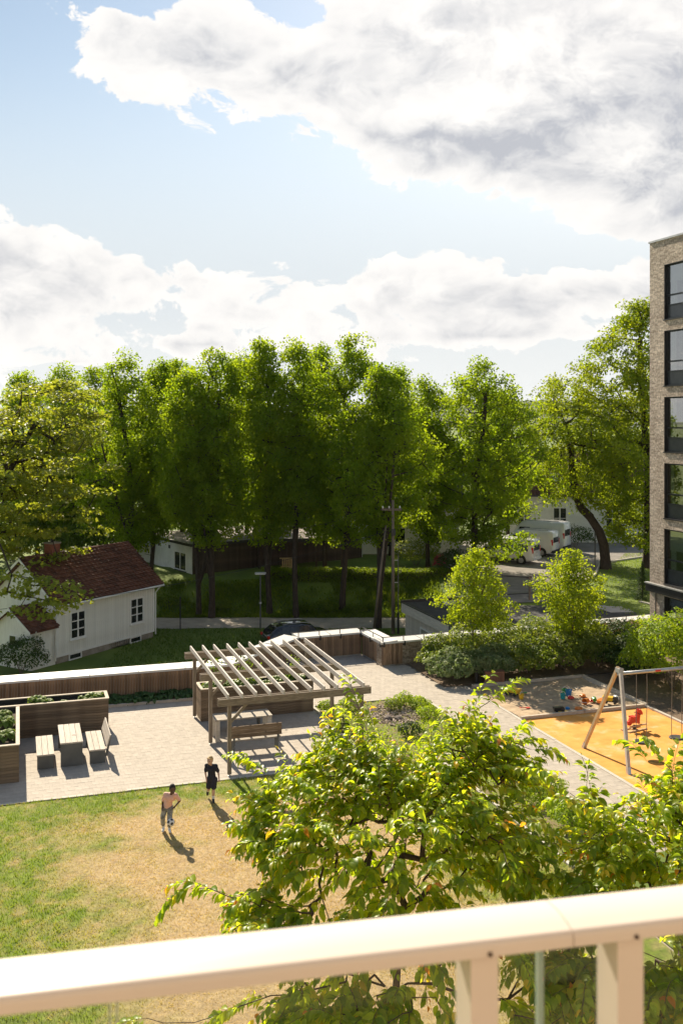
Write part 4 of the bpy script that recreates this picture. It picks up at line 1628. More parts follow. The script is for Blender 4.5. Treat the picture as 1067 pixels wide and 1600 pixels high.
    tile_slope(proof, (-pl - .3, pw0 - pe, pz), (1, 0, 0), Vector((0, pm - pw0 + pe, pr - pz)), 6, 6, (pl + .27) / 6, psl / 6, MT['roof_tile'])
    part('verge_board', MB().prism([(pw0 - pe, pz + .03), (pm, pr + .05), (pw1 + pe, pz + .03), (pw1 + pe, pz - .12), (pm, pr - .1), (pw0 - pe, pz - .12)], lambda p, d: (d, p[0], p[1]), -pl - .33, -pl - .3), MT['white_trim'], proof)
    part('porch_window', MB().box(-pl - .03, -pl, pm - .3, pm + .3, 1.2, 1.8), MT['white_trim'], h)
    part('porch_pane', MB().box(-pl - .04, -pl - .031, pm - .23, pm + .23, 1.27, 1.73), MT['glass_dark'], h)
    part('downpipe', MB().tube([(-.12, -.1, pz), (-.12, -.06, .2)], .04, 8), MT['white_trim'], h)
    part('downpipe', MB().tube([(-pl + .1, -.25, pz), (-pl + .1, -.06, pz - .3), (-pl + .1, -.06, .2)], .035, 8), MT['white_trim'], h)


MT['roof_dark'] = mat('roof_board', (.10, .04, .03), (.14, .06, .045), .8, 5)
MT['brick_red'] = mat('chimney_brick', (.23, .07, .045), (.32, .12, .075), .85, 8, vary=.2, bump=.4)
build_house()


# ------------------------------------------------------------------ buildings beyond the trees
def clapboard(parent, x0, x1, z0, z1, y, m, holes=(), bh=.19):
    """overlapping horizontal boards on a facade, cut at window holes"""
    n = int((z1 - z0) / bh)
    for i in range(n):
        za, zb = z0 + i * bh, z0 + (i + 1) * bh
        segs = [(x0, x1)]
        for hx0, hx1, hz0, hz1 in holes:
            if hz0 < zb - .02 and hz1 > za + .02:
                new = []
                for a, b in segs:
                    if hx1 <= a or hx0 >= b:
                        new.append((a, b))
                    else:
                        if hx0 > a:
                            new.append((a, hx0))
                        if hx1 < b:
                            new.append((hx1, b))
                segs = new
        for a, b in segs:
            mb = MB()
            mb.hexa([(a, y - .034, za), (b, y - .034, za), (b, y, za), (a, y, za), (a, y - .012, zb + .01), (b, y - .012, zb + .01), (b, y, zb + .01), (a, y, zb + .01)])
            part('clapboard', mb, m, parent)


def build_flat_building():
    K = PY(300, 74.0, -1.9)
    b = thing('flat_roofed_building', 'low white building with a flat roof behind the tree trunks', 'building', K, R(35))
    # local x to the right and away, local y to the left and away ; left wall is the plane x=0
    H = 3.42
    Ly, Lx = 10.6, 6.2
    part('wall', MB().box(0, Lx + 9.5, 0, Ly, -.8, H), MT['white_render'], b)
    part('roof', MB().box(.25, Lx + 9.3, .25, Ly - .25, H, H + .02), MT['roof_gravel'], b)
    part('roof_edge', MB().box(-.14, .24, -.14, Ly + .14, H + .001, H + .2).box(.241, Lx, -.14, .24, H + .001, H + .2), MT['steel_dark'], b)
    part('dark_cladding', MB().box(.05, Lx + 9.4, -.05, -.002, -.1, H), MT['dark_wood'], b)
    n = 80
    Lx = Lx + 9.3
    me = MB().box(.008, Lx / n - .008, -.075, -.051, .0, H - .02).mesh('board', MT['dark_wood'])
    for i in range(n):
        obj('board', me, b, (.05 + i * (Lx - .05) / n, 0, 0))
    # window in the left wall: plane x=0, y along
    def lw(y0, y1, z0, z1, ny, low):
        o = part('window', MB().box(-.05, 0, y0, y0 + .08, z0, z1).box(-.05, 0, y1 - .08, y1, z0, z1).box(-.05, 0, y0 + .08, y1 - .08, z1 - .08, z1).box(-.05, 0, y0 + .08, y1 - .08, z0, z0 + .08), MT['white_trim'], b)
        part('mullion', MB().box(-.05, -.004, (y0 + y1) / 2 - .05, (y0 + y1) / 2 + .05, z0 + .08, z1 - .08), MT['white_trim'], o)
        ym = (y0 + y1) / 2
        for ya, yb in ((y0 + .08, ym - .05), (ym + .05, y1 - .08)):
            part('pane', MB().box(-.02, -.003, ya, yb, z0 + .08, z1 - .08), MT['glass_dark'], o)
        part('panel', MB().box(-.03, -.003, y0, y1, z0 - low, z0 - .005), MT['block_panel'], o)
    lw(.9, 2.9, 1.45, 2.85, 2, .75)
    lw(7.4, 8.4, 2.0, 2.8, 2, .05)
    for y, z in ((3.7, 2.9), (5.6, 2.9), (.35, .3)):
        part('vent', MB().box(-.03, 0, y, y + .28, z, z + .26), MT['steel_dark'], b)
    part('flue', MB().tube([(1.6, 3.0, H + .02), (1.6, 3.0, H + .75)], .1, 8).lathe([(.14, H + .75), (.14, H + .82)], 8, (1.6, 3.0, 0)), MT['steel_dark'], b)
    # open shed in front of its right wing
    s = thing('open_shed', 'dark open shed with a flat roof behind the hedge', 'shed', PY(404, 76.5, -.7), R(10))
    part('roof', MB().hexa([(0, -.4, 2.35), (6.6, -.4, 2.35), (6.6, 4.5, 2.75), (0, 4.5, 2.75), (0, -.4, 2.5), (6.6, -.4, 2.5), (6.6, 4.5, 2.9), (0, 4.5, 2.9)]), MT['roof_gravel'], s)
    part('fascia', MB().box(-.05, 6.65, -.45, -.402, 2.25, 2.52), MT['steel_dark'], s)
    part('back_wall', MB().box(0, 6.6, 4.3, 4.45, -.5, 2.6), MT['dark_wood'], s)
    part('side_wall', MB().box(0, .1, 0, 4.29, -.5, 2.35), MT['dark_wood'], s)
    for x in (.12, 2.2, 4.4, 6.4):
        part('post', MB().box(x, x + .12, -.2, -.08, -.5, 2.36), MT['dark_wood'], s)
    p = thing('pallet', 'pale wooden pallet leaning upright by the hedge', 'pallet', PY(441, 75.2, -.72), R(4))
    for i in range(5):
        part('slat', MB().box(i * .16, i * .16 + .1, 0, .03, 0, 1.15), MT['pallet'], p)
    part('runner', MB().box(-.1, .86, .032, .1, .08, .17).box(-.1, .86, .032, .1, .5, .6).box(-.2, .96, -.02, .1, 1.16, 1.24), MT['pallet'], p)


build_flat_building()


def gable_house(name, label, pos, rz, L, W, wt, rh, wins, clap, roofm, tiles=None, ov=.4, upper=None):
    h = thing(name, label, 'house', pos, rz)
    part('wall', MB().prism([(0, -1.0), (W, -1.0), (W, wt), (W / 2, rh - .1), (0, wt)], lambda p, d: (d, p[0], p[1]), 0, L), MT['white_render'] if not clap else MT['white_wall'], h)
    if clap:
        clapboard(h, 0, L, .25, wt, 0, MT['white_wall'], [(x0 - .1, x1 + .1, z0 - .15, z1 + .1) for x0, x1, z0, z1, *_ in wins])
        part('foundation', MB().box(-.02, L + .02, -.04, -.001, -.6, .24), MT['found'], h)
    part('corner_board', MB().box(-.03, .12, -.06, -.036, .25, wt), MT['white_trim'], h)
    part('corner_board', MB().box(L - .12, L + .03, -.06, -.036, .25, wt), MT['white_trim'], h)
    for x0, x1, z0, z1, nx, nz in wins:
        window_unit(h, x0, x1, z0, z1, -.036 if clap else -.002, MT['white_trim'], MT['glass_dark'], nx, nz, .09, .06)
    k = (rh - wt) / (W / 2)
    ez = wt - ov * k
    roof = part('roof', MB().prism([(-ov, ez), (W / 2, rh), (W + ov, ez), (W + ov, ez - .1), (W / 2, rh - .1), (-ov, ez - .1)], lambda p, d: (d, p[0], p[1]), -ov, L + ov), roofm, h)
    if tiles:
        # ribs and courses of the tiled slope, too far to pick apart
        m = MB()
        sl = math.hypot(W / 2 + ov, rh - ez)
        n = int(sl / .36)
        for i in range(n):
            t0, t1 = i / n, (i + 1) / n
            y0, y1 = -ov + (W / 2 + ov) * t0, -ov + (W / 2 + ov) * t1
            z0, z1 = ez + (rh - ez) * t0, ez + (rh - ez) * t1
            nn = int((L + 2 * ov) / .3)
            for c in range(nn):
                x0 = -ov + c * (L + 2 * ov) / nn
                x1 = x0 + (L + 2 * ov) / nn * .86
                m.hexa([(x0, y0, z0 + .01), (x1, y0, z0 + .01), (x1, y1, z1 + .004), (x0, y1, z1 + .004), (x0 + .03, y0, z0 + .07), (x1 - .03, y0, z0 + .07), (x1 - .03, y1, z1 + .04), (x0 + .03, y1, z1 + .04)])
        part('roof_tiles', m, tiles, roof, kind='stuff')
    part('gutter', MB().tube([(-ov, -ov - .06, ez - .02), (L + ov, -ov - .06, ez - .02)], .06, 8), MT['steel_dark'], h)
    return h


hc = gable_house('clapboard_house', 'white clapboard house behind the hedge and tree trunks', PY(505, 84, -.65), R(3), 11.5, 8, 5.6, 8.6,
                 [(.6, 1.5, 1.0, 2.3, 1, 1), (2.0, 2.9, 1.0, 2.3, 1, 1), (5.2, 6.9, .9, 2.4, 2, 1), (5.7, 6.4, 4.0, 5.1, 1, 1), (6.7, 7.4, 4.0, 5.1, 1, 1), (9.0, 10.0, 1.0, 2.3, 2, 2), (9.0, 10.0, 3.9, 5.1, 2, 2), (1.2, 2.4, 3.9, 5.1, 2, 2)],
                 True, MT['roof_felt'])
part('porch_roof', MB().box(5.0, 8.2, -1.3, -.04, 3.1, 3.25), MT['white_trim'], hc)
part('string_course', MB().box(0, 11.5, -.08, -.0345, 3.3, 3.42), MT['white_trim'], hc)
part('downpipe', MB().tube([(8.4, -.1, .2), (8.4, -.1, 5.4)], .05, 8), MT['white_trim'], hc)
hd = gable_house('red_roofed_house', 'white house with a dark red tiled roof behind the vans', PY(792, 92, -.4), R(-4), 12.5, 7.5, 4.75, 8.3,
                 [(4.25, 5.35, 1.35, 3.2, 2, 2), (1.0, 2.1, 1.35, 3.2, 2, 2), (9.0, 10.1, 1.35, 3.2, 2, 2)], False, MT['roof_dark'], MT['roof_tile'])
part('skylight', MB().hexa([(4.0, .75, 5.62), (4.75, .75, 5.62), (4.75, 1.45, 6.3), (4.0, 1.45, 6.3), (4.0, .7, 5.72), (4.75, .7, 5.72), (4.75, 1.4, 6.4), (4.0, 1.4, 6.4)]), MT['white_trim'], hd)
part('string_course', MB().box(0, 12.5, -.06, -.001, 4.3, 4.4), MT['white_trim'], hd)
hw = gable_house('white_house', 'far white house glimpsed between the tree crowns', PY(395, 104, -.8), R(8), 13, 8, 6.2, 9.4, [(2, 3.1, 3.8, 5.1, 2, 1), (5, 6.1, 3.8, 5.1, 2, 1), (8, 9.1, 3.8, 5.1, 2, 1)], False, MT['roof_gravel'])


# ------------------------------------------------------------------ sunken garage in front of the car park
def build_garage():
    g = thing('garage', 'low garage with flat dark felt roof and pale boarded fascia beyond the parapet', 'garage', C(22.9, 49.4, -3.0), TH)
    L, D, H = 13.0, 8.4, 2.55
    part('wall', MB().box(.1, L, .1, D, -.6, H - .55), MT['concrete'], g)
    part('roof', MB().box(-.18, L, -.12, D, H - .02, H + .03), MT['roof_felt'], g)
    for k in range(3):
        part('fascia_board', MB().box(-.2, -.172, -.15, D + .02, H - .56 + k * .19, H - .56 + (k + 1) * .19 - .008), MT['grey_wood'], g)
        part('fascia_board', MB().box(-.17, L, -.15, -.122, H - .56 + k * .19, H - .56 + (k + 1) * .19 - .008), MT['grey_wood'], g)
    n = 46
    me = MB().box(.06, .098, .01, D / n - .01, -.5, H - .56).mesh('cladding_board', MT['grey_wood'])
    for i in range(n):
        obj('cladding_board', me, g, (0, .1 + i * (D - .1) / n, 0))
    part('garage_door', MB().box(.03, .058, 3.2, 5.8, -.5, 1.45), MT['door_grey'], g)
    part('door_frame', MB().box(.0, .057, 3.1, 3.19, -.5, 1.55).box(.0, .057, 5.81, 5.9, -.5, 1.55).box(.0, .057, 3.19, 5.81, 1.46, 1.55), MT['white_trim'], g)
    part('roof_edge', MB().box(-.2, L, D - .05, D + .12, H + .0, H + .17).box(-.21, -.1, -.15, D - .06, H + .031, H + .07).box(-.1, L, -.16, -.06, H + .031, H + .07), MT['steel_dark'], g)
    r = thing('concrete_ramp', 'pale concrete ramp slab between the garage roof and the apartment block', 'ramp', C(33.3, 46.4, -.75), TH)
    part('slab', MB().hexa([(0, 0, -2.6), (4.6, 0, -2.6), (3.4, 6.6, -2.6), (0, 7.4, -2.6), (0, 0, .28), (4.6, 0, .28), (3.4, 6.6, .36), (0, 7.4, .36)]), MT['concrete'], r)
    part('edge_strip', MB().hexa([(4.45, .02, .27), (4.63, .02, .27), (3.43, 6.6, .35), (3.25, 6.6, .35), (4.45, .02, .40), (4.63, .02, .40), (3.43, 6.6, .48), (3.25, 6.6, .48)]), MT['kerb'], r)
    b = thing('barrier', 'dark metal height barrier at the edge of the car park', 'barrier', PY(826, 62.4, -.35), R(8))
    part('post', MB().box(0, .12, 0, .12, 0, 1.5), MT['pole_wood'], b)
    part('bar', MB().tube([(.05, .05, 1.42), (-1.9, .0, 1.60)], .045, 8), MT['steel_dark'], b)
    part('cross_arm', MB().box(-.16, .2, .03, .09, 1.36, 1.48), MT['steel_dark'], b)


MT['door_grey'] = mat('garage_door_paint', (.26, .24, .21), (.32, .30, .265), .6, 3)
build_garage()


# ------------------------------------------------------------------ vehicles
def wheel(parent, x, y, r, w=.2):
    t = part('wheel', MB().tube([(x, y - w / 2, r), (x, y + w / 2, r)], r, 18), MT['tyre'], parent)
    s = -1 if y < 0 else 1
    part('rim', MB().tube([(x, y + s * (w / 2 - .02), r), (x, y + s * (w / 2 + .012), r)], r * .62, 14), MT['rim'], t)


def loft(stations, m, name, parent):
    """body from cross sections: (x, half width, half width at roof, z low, z belt, z top)"""
    mb = MB()
    n = 10
    for x, w, wr, z0, zb, z1 in stations:
        ring = [(-w * .94, z0), (-w, z0 + (zb - z0) * .3), (-w, zb), (-(wr + w) / 2 * .99, zb + (z1 - zb) * .55), (-wr, z1 - .05), (-wr * .7, z1), (wr * .7, z1), (wr, z1 - .05), ((wr + w) / 2 * .99, zb + (z1 - zb) * .55), (w, zb), (w, z0 + (zb - z0) * .3), (w * .94, z0)]
        n = len(ring)
        mb.v += [(x, y, z) for y, z in ring]
    ns = len(stations)
    for i in range(ns - 1):
        for k in range(n):
            k2 = (k + 1) % n
            mb.f.append((i * n + k, i * n + k2, (i + 1) * n + k2, (i + 1) * n + k))
            mb.mi.append(0)
    mb.f.append(tuple(range(n)))
    mb.f.append(tuple((ns - 1) * n + k for k in range(n)))
    mb.mi += [0, 0]
    return part(name, mb, m, parent, True)


def van(label, pos, rz, L=4.9, W=1.9, H=1.98, high=False):
    """x forward, nose at +x"""
    v = thing('parked_van', label, 'van', pos, rz, 'white vans in the car park')
    w = W / 2
    zb = H * .52
    st = [(-L / 2, w * .90, w * .80, .34, zb, H - .16), (-L / 2 + .08, w * .97, w * .86, .28, zb, H - .04), (-L / 2 + .4, w, w * .88, .26, zb, H), (L * .10, w, w * .88, .26, zb, H), (L * .20, w, w * .86, .26, zb, H - .05),
          (L * .29, w, w * .80, .26, zb, H * .78), (L * .36, w * .99, w * .84, .26, zb * .98, zb * 1.06), (L * .46, w * .94, w * .78, .28, zb * .82, zb * .92), (L / 2, w * .82, w * .66, .36, zb * .6, zb * .72)]
    o = loft(st, MT['car_white'], 'body', v)
    for y in (-w, w):
        s = -1 if y < 0 else 1
        def side(name, x0, x1, za, zc, m, sl=.0):
            pts = []
            for zz, inn in ((za, .0), (zc, .06)):
                pts.append((zz, inn))
            yo = s * (w + .006)
            yi = s * (w - .055)
            part(name, MB().hexa([(x0, yo - s * .03, za), (x1, yo - s * .03, za), (x1, yo, za), (x0, yo, za), (x0, yi - s * .03, zc), (x1 - sl, yi - s * .03, zc), (x1 - sl, yi, zc), (x0, yi, zc)]), m, v)
        side('side_window', L * .06, L * .27, zb + .02, H * .80, MT['glass_dark'], .22)
        if not high:
            side('side_window', -L * .17, L * .03, zb + .02, H * .80, MT['glass_dark'])
            side('side_window', -L * .42, -L * .20, zb + .02, H * .80, MT['glass_dark'])
        part('sill_trim', MB().box(-L * .2, L * .2, y - .02, y + .02, .28, .42), MT['tyre'], v)
        for x in (-L * .31, L * .32):
            part('wheel_arch', MB().tube([(x, y - s * .16, .36), (x, y + s * .004, .36)], .39, 16), MT['tyre'], v)
            wheel(v, x, y - s * .07, .33)
        part('tail_lamp', MB().box(-L / 2 - .004, -L / 2 + .12, y - s * .20, y - s * .045, zb - .12, zb + .34), MT['tail'], v)
        part('mirror', MB().box(L * .27, L * .30, y, y + s * .2, zb + .02, zb + .26), MT['tyre'], v)
        part('door_seam', MB().box(L * .045, L * .05, y - .005, y + s * .009, .45, zb + .0), MT['tyre'], v)
    part('rear_window', MB().hexa([(-L / 2 - .012, -w * .72, zb + .05), (-L / 2 - .012, w * .72, zb + .05), (-L / 2 + .05, w * .72, zb + .05), (-L / 2 + .05, -w * .72, zb + .05),
                                  (-L / 2 + .005, -w * .66, H * .84), (-L / 2 + .005, w * .66, H * .84), (-L / 2 + .07, w * .66, H * .84), (-L / 2 + .07, -w * .66, H * .84)]), MT['glass_dark'], v)
    part('rear_bumper', MB().box(-L / 2 - .07, -L / 2 + .15, -w * .95, w * .95, .34, .54), MT['car_white'] if not high else MT['tyre'], v)
    part('number_plate', MB().box(-L / 2 - .012, -L / 2 + .03, -.26, .26, .72, .84), MT['white_trim'], v)
    part('rear_door_seam', MB().box(-L / 2 - .008, -L / 2 + .05, -.006, .006, .56, H * .86), MT['tyre'], v)
    part('windscreen', MB().hexa([(L * .355, -w * .78, zb * 1.08), (L * .355, w * .78, zb * 1.08), (L * .34, w * .78, zb * 1.05), (L * .34, -w * .78, zb * 1.05), (L * .222, -w * .76, H * .93), (L * .222, w * .76, H * .93), (L * .2, w * .76, H * .93), (L * .2, -w * .76, H * .93)]), MT['glass_dark'], v)
    if high:
        part('roof_rack', MB().box(-L * .4, L * .12, -w * .6, -w * .55, H + .01, H + .07).box(-L * .4, L * .12, w * .55, w * .6, H + .01, H + .07), MT['galv'], v)
    return v


hd_ = math.atan2(.50, -.86)
def vpos(px, py, L):
    p = G(px, py, -.33)
    return p + Vector((math.cos(hd_), math.sin(hd_), 0)) * (L / 2)
van('nearest white passenger van, its wheels partly behind leaves', vpos(838, 881, 4.9), hd_, 4.9, 1.9, 1.97)
van('middle white van with a small side window', vpos(868, 869, 4.7), hd_, 4.7, 1.9, 2.1, True)
van('rear white high-roofed van with a red tail lamp', vpos(886, 862, 5.4), hd_, 5.4, 2.0, 2.55, True)


def car(label, pos, rz):
    v = thing('parked_car', label, 'car', pos, rz)
    L, w, H = 4.3, .88, 1.47
    zb = .86
    st = [(-L / 2, w * .84, w * .7, .36, .6, .72), (-L / 2 + .12, w * .95, w * .8, .28, .72, .95), (-L / 2 + .3, w, w * .8, .24, zb, 1.08), (-L * .36, w, w * .78, .22, zb, H - .12), (-L * .25, w, w * .76, .22, zb, H - .02), (0, w, w * .76, .22, zb, H),
          (L * .12, w, w * .75, .22, zb, H - .06), (L * .24, w, w * .8, .22, zb, zb + .12), (L * .38, w * .97, w * .84, .24, zb - .08, zb), (L / 2 - .1, w * .9, w * .75, .28, .6, .72), (L / 2, w * .78, w * .62, .36, .5, .6)]
    loft(st, MT['car_black'], 'body', v)
    for y in (-w, w):
        s = -1 if y < 0 else 1
        for x0, x1, sl0, sl1 in ((-L * .33, -L * .06, .16, 0), (-L * .04, L * .19, 0, .26)):
            part('side_window', MB().hexa([(x0, s * (w - .02), zb + .04), (x1, s * (w - .02), zb + .04), (x1, s * (w + .006), zb + .04), (x0, s * (w + .006), zb + .04),
                                           (x0 + sl0, s * (w * .80), H - .13), (x1 - sl1, s * (w * .80), H - .13), (x1 - sl1, s * (w * .845), H - .13), (x0 + sl0, s * (w * .845), H - .13)]), MT['glass_dark'], v)
        for x in (-L * .30, L * .31):
            wheel(v, x, y - s * .09, .32)
        part('tail_lamp', MB().box(-L / 2 - .01, -L / 2 + .1, y - s * .32, y - s * .1, .72, .86), MT['tail'], v)
        part('mirror', MB().box(L * .15, L * .19, y, y + s * .16, zb + .06, zb + .2), MT['car_black'], v)
        part('roof_rail', MB().tube([(-L * .28, s * w * .7, H - .02), (-L * .2, s * w * .7, H + .03), (L * .06, s * w * .7, H + .03), (L * .1, s * w * .7, H - .03)], .015, 6), MT['galv'], v)
    part('rear_window', MB().hexa([(-L * .465, -w * .66, 1.0), (-L * .465, w * .66, 1.0), (-L * .43, w * .66, 1.0), (-L * .43, -w * .66, 1.0), (-L * .372, -w * .6, H - .14), (-L * .372, w * .6, H - .14), (-L * .34, w * .6, H - .14), (-L * .34, -w * .6, H - .14)]), MT['glass_dark'], v)


car('black car parked beyond the courtyard wall, only its roof showing', G(467, 971, LOW + 1.45) - Vector((0, 0, LOW + 1.45)) + Vector((0, 0, LOW)), R(22))


# ------------------------------------------------------------------ poles, lamps, wires
def build_poles():
    u = thing('utility_pole', 'tall wooden utility pole with a leaning prop in front of the trees', 'utility pole', G(614, 990, LOW))
    part('pole', MB().tube([(0, 0, -.3), (-.02, 0, 8.4)], [.125, .085], 10), MT['pole_wood'], u, True)
    base = u.location.copy()
    part('prop', MB().tube([(-1.25, .35, -.3), (-.45, .1, 6.8)], [.09, .06], 8), MT['pole_wood'], u, True)
    part('cross_arm', MB().box(-.75, .55, -.06, .06, 7.75, 7.88), MT['pole_wood'], u)
    part('junction_box', MB().box(-.12, .14, -.28, -.13, 6.2, 6.6), MT['steel_dark'], u)
    for x in (-.65, -.25, .42):
        part('insulator', MB().lathe([(.03, 7.88), (.05, 7.92), (.05, 8.0), (.02, 8.04)], 8, (x, 0, 0)), MT['white_trim'], u)
    g = thing('steel_pipe_post', 'thin grey pipe standing beside the utility pole', 'post', G(622, 990, LOW))
    part('pipe', MB().tube([(0, 0, -.2), (0, 0, 5.0)], .03, 8), MT['lamp_post'], g)
    part('bracket', MB().box(-.32, .02, -.02, .02, 3.2, 3.25).box(-.32, .02, -.02, .02, 4.6, 4.65), MT['galv'], g)
    part('base_sleeve', MB().tube([(0, 0, 0), (0, 0, 1.3)], .07, 8), MT['steel_dark'], g)

    def lamp(label, base, h, head='flat', m=None):
        l = thing('street_lamp', label, 'street lamp', base)
        part('post', MB().tube([(0, 0, -.2), (0, 0, h)], [.055, .045], 10), MT['lamp_post'], l)
        part('lamp_head', MB().box(-.34, .34, -.18, .18, h + .002, h + .09), MT['lamp_head'], l)
        part('lamp_lens', MB().box(-.30, .30, -.15, .15, h - .025, h), MT['white_trim'], l)
        part('collar', MB().tube([(0, 0, h * .46), (0, 0, h * .46 + .12)], .08, 8), MT['lamp_head'], l)
    lamp('grey street lamp on the lane in front of the hedge', G(407, 983, LOW), 3.55)
    lamp('street lamp with a pale flat head beside the garage roof', PY(702, 55.0, LOW), 3.3)
    p = thing('sign_post', 'thin dark post at the grass edge near the white house', 'post', G(282, 984, LOW))
    part('post', MB().tube([(0, 0, -.2), (0, 0, 2.05)], .04, 8), MT['steel_dark'], p)
    part('cap', MB().lathe([(.05, 2.05), (.05, 2.1)], 8), MT['steel_dark'], p)
    q = thing('sign_post', 'thin grey post beside the big curved tree at the car park', 'post', PY(929, 76, -.35))
    part('post', MB().tube([(0, 0, -.2), (0, 0, 3.1)], .05, 8), MT['lamp_post'], q)
    part('cap', MB().lathe([(.06, 3.1), (.06, 3.16)], 8), MT['lamp_post'], q)
    # cables
    def wire(label, p, q, sag, r=.012):
        pts = []
        for k in range(17):
            t = k / 16
            v = p.lerp(q, t)
            v.z -= sag * 4 * t * (1 - t)
            pts.append(v)
        tag(obj('overhead_cable', MB().tube(pts, r, 4, False).mesh('overhead_cable', MT['steel_dark']), None), label, 'cable')
    top = base + Vector((-.25, 0, 7.95))
    wire('thin overhead cable running in front of the white house', base + Vector((0, -.1, 6.6)), Vector((-24, 52, .6)), 1.0)
    wire('upper overhead cable from the pole towards the flat roofed building', top, PY(262, 78, 1.2), .5)
    wire('overhead cable from the pole towards the clapboard house', top, PY(640, 83, 4.6), .3)


MT['lamp_post'] = mat('lamp_post_steel', (.10, .10, .10), (.15, .15, .145), .5, 5, metal=.4)
MT['lamp_head'] = mat('lamp_head', (.45, .45, .44), (.55, .55, .54), .5, 5)
build_poles()


# ------------------------------------------------------------------ vegetation
def unit(v):
    return v / np.maximum(np.linalg.norm(v, axis=-1, keepdims=True), 1e-9)


def grow(targets, trunk, step, seed, climb=.35, forks=()):
    """branch skeleton: every target is joined to the nearest grown node"""
    rg = np.random.default_rng(seed)
    nodes = [np.array(p, float) for p in trunk]
    par = [-1] + list(range(len(trunk) - 1))
    for k0, chain in forks:
        prev = k0
        for q in chain:
            nodes.append(np.array(q, float))
            par.append(prev)
            prev = len(nodes) - 1
    first = max(1, int(len(trunk) * .45))
    order = np.argsort(np.linalg.norm((targets - nodes[-1]) * np.array([1, 1, .6]), axis=1))
    tips = []
    for ti in order:
        t = targets[ti]
        N = np.array(nodes[first:])
        d = t - N
        dist = np.linalg.norm(d, axis=1)
        cost = dist + climb * np.maximum(0, -(d[:, 2])) * 2 + .18 * dist * (np.arange(len(N)) < 0)
        k = int(np.argmin(cost)) + first
        p = nodes[k]
        L = np.linalg.norm(t - p)
        n = max(1, int(L / step))
        prev = k
        for s in range(1, n + 1):
            f = s / n
            q = p + (t - p) * f
            bow = math.sin(f * math.pi) * L * .10
            q = q + rg.normal(0, .05 * step, 3) + np.array([0, 0, -bow * .5])
            nodes.append(q)
            par.append(prev)
            prev = len(nodes) - 1
        tips.append((ti, prev))
    return np.array(nodes), par, tips


def branch_mesh(name, nodes, par, tips, r_tip, power, trunk_n, trunk_r, m, sides=5):
    n = len(nodes)
    load = np.zeros(n)
    for _, k in tips:
        while k >= 0:
            load[k] += 1
            k = par[k]
    rad = r_tip * np.maximum(load, 1) ** power
    for k in range(trunk_n):
        rad[k] = max(rad[k], trunk_r * (1 - .5 * k / trunk_n))
    rad[0] *= 1.35
    V, Fc = [], []
    cs = np.cos(np.arange(sides) * 2 * np.pi / sides)
    sn = np.sin(np.arange(sides) * 2 * np.pi / sides)
    o = 0
    for k in range(n):
        p = par[k]
        if p < 0:
            continue
        a, b = nodes[p], nodes[k]
        d = b - a
        L = np.linalg.norm(d)
        if L < 1e-5:
            continue
        d = d / L
        ref = np.array([0, 0, 1.]) if abs(d[2]) < .9 else np.array([1., 0, 0])
        s = np.cross(d, ref)
        s /= np.linalg.norm(s)
        u = np.cross(d, s)
        ra = min(rad[p], rad[k] * 1.45)
        ring = s[None] * cs[:, None] + u[None] * sn[:, None]
        V.append(a - d * ra * .3 + ring * ra)
        V.append(b + ring * rad[k])
        i = np.arange(sides)
        j = (i + 1) % sides
        Fc.append(np.stack([o + i, o + j, o + sides + j, o + sides + i], -1))
        o += 2 * sides
    return npmesh(name, np.concatenate(V), np.concatenate(Fc), m, True)


def leaf_cards(c, axis, nrm, L, W, fold=.18):
    """pointed leaves, one folded quad each"""
    axis = unit(axis)
    side = unit(np.cross(nrm, axis))
    nn = np.cross(axis, side)
    L = np.asarray(L)[:, None]
    W = np.asarray(W)[:, None]
    base = c - axis * L * .5
    tip = c + axis * L * .5
    l = c - axis * L * .08 + side * W * .5 + nn * W * fold
    r = c - axis * L * .08 - side * W * .5 + nn * W * fold
    V = np.stack([base, r, tip, l], 1).reshape(-1, 3)
    return V, np.arange(len(c) * 4).reshape(-1, 4)


def crown_points(rg, n, R0, z0, z1, prof, shell=.45, lump=.3, offs=(0, 0)):
    out = []
    ph = rg.uniform(0, 6.28, 6)
    while len(out) < n:
        t = rg.uniform(0, 1)
        r = prof(t)
        if rg.uniform(0, 1) > r ** 1.3 + .12:
            continue
        th = rg.uniform(0, 2 * math.pi)
        l = 1 + lump * (math.sin(2 * th + ph[0] + 5 * t) * .5 + math.sin(3 * th + ph[1] - 7 * t) * .35 + math.sin(5 * th + ph[2] + 11 * t) * .25)
        rr = R0 * r * l * rg.uniform(0, 1) ** shell
        out.append((offs[0] * t + rr * math.cos(th), offs[1] * t + rr * math.sin(th), z0 + (z1 - z0) * t))
    return np.array(out)


LINDEN = lambda t: ((t + .03) ** .62) * ((1 - t) ** .74 + .02) * 1.72
OVAL = lambda t: math.sqrt(max(0, 1 - (2 * t - 1) ** 2)) * .98 + .03


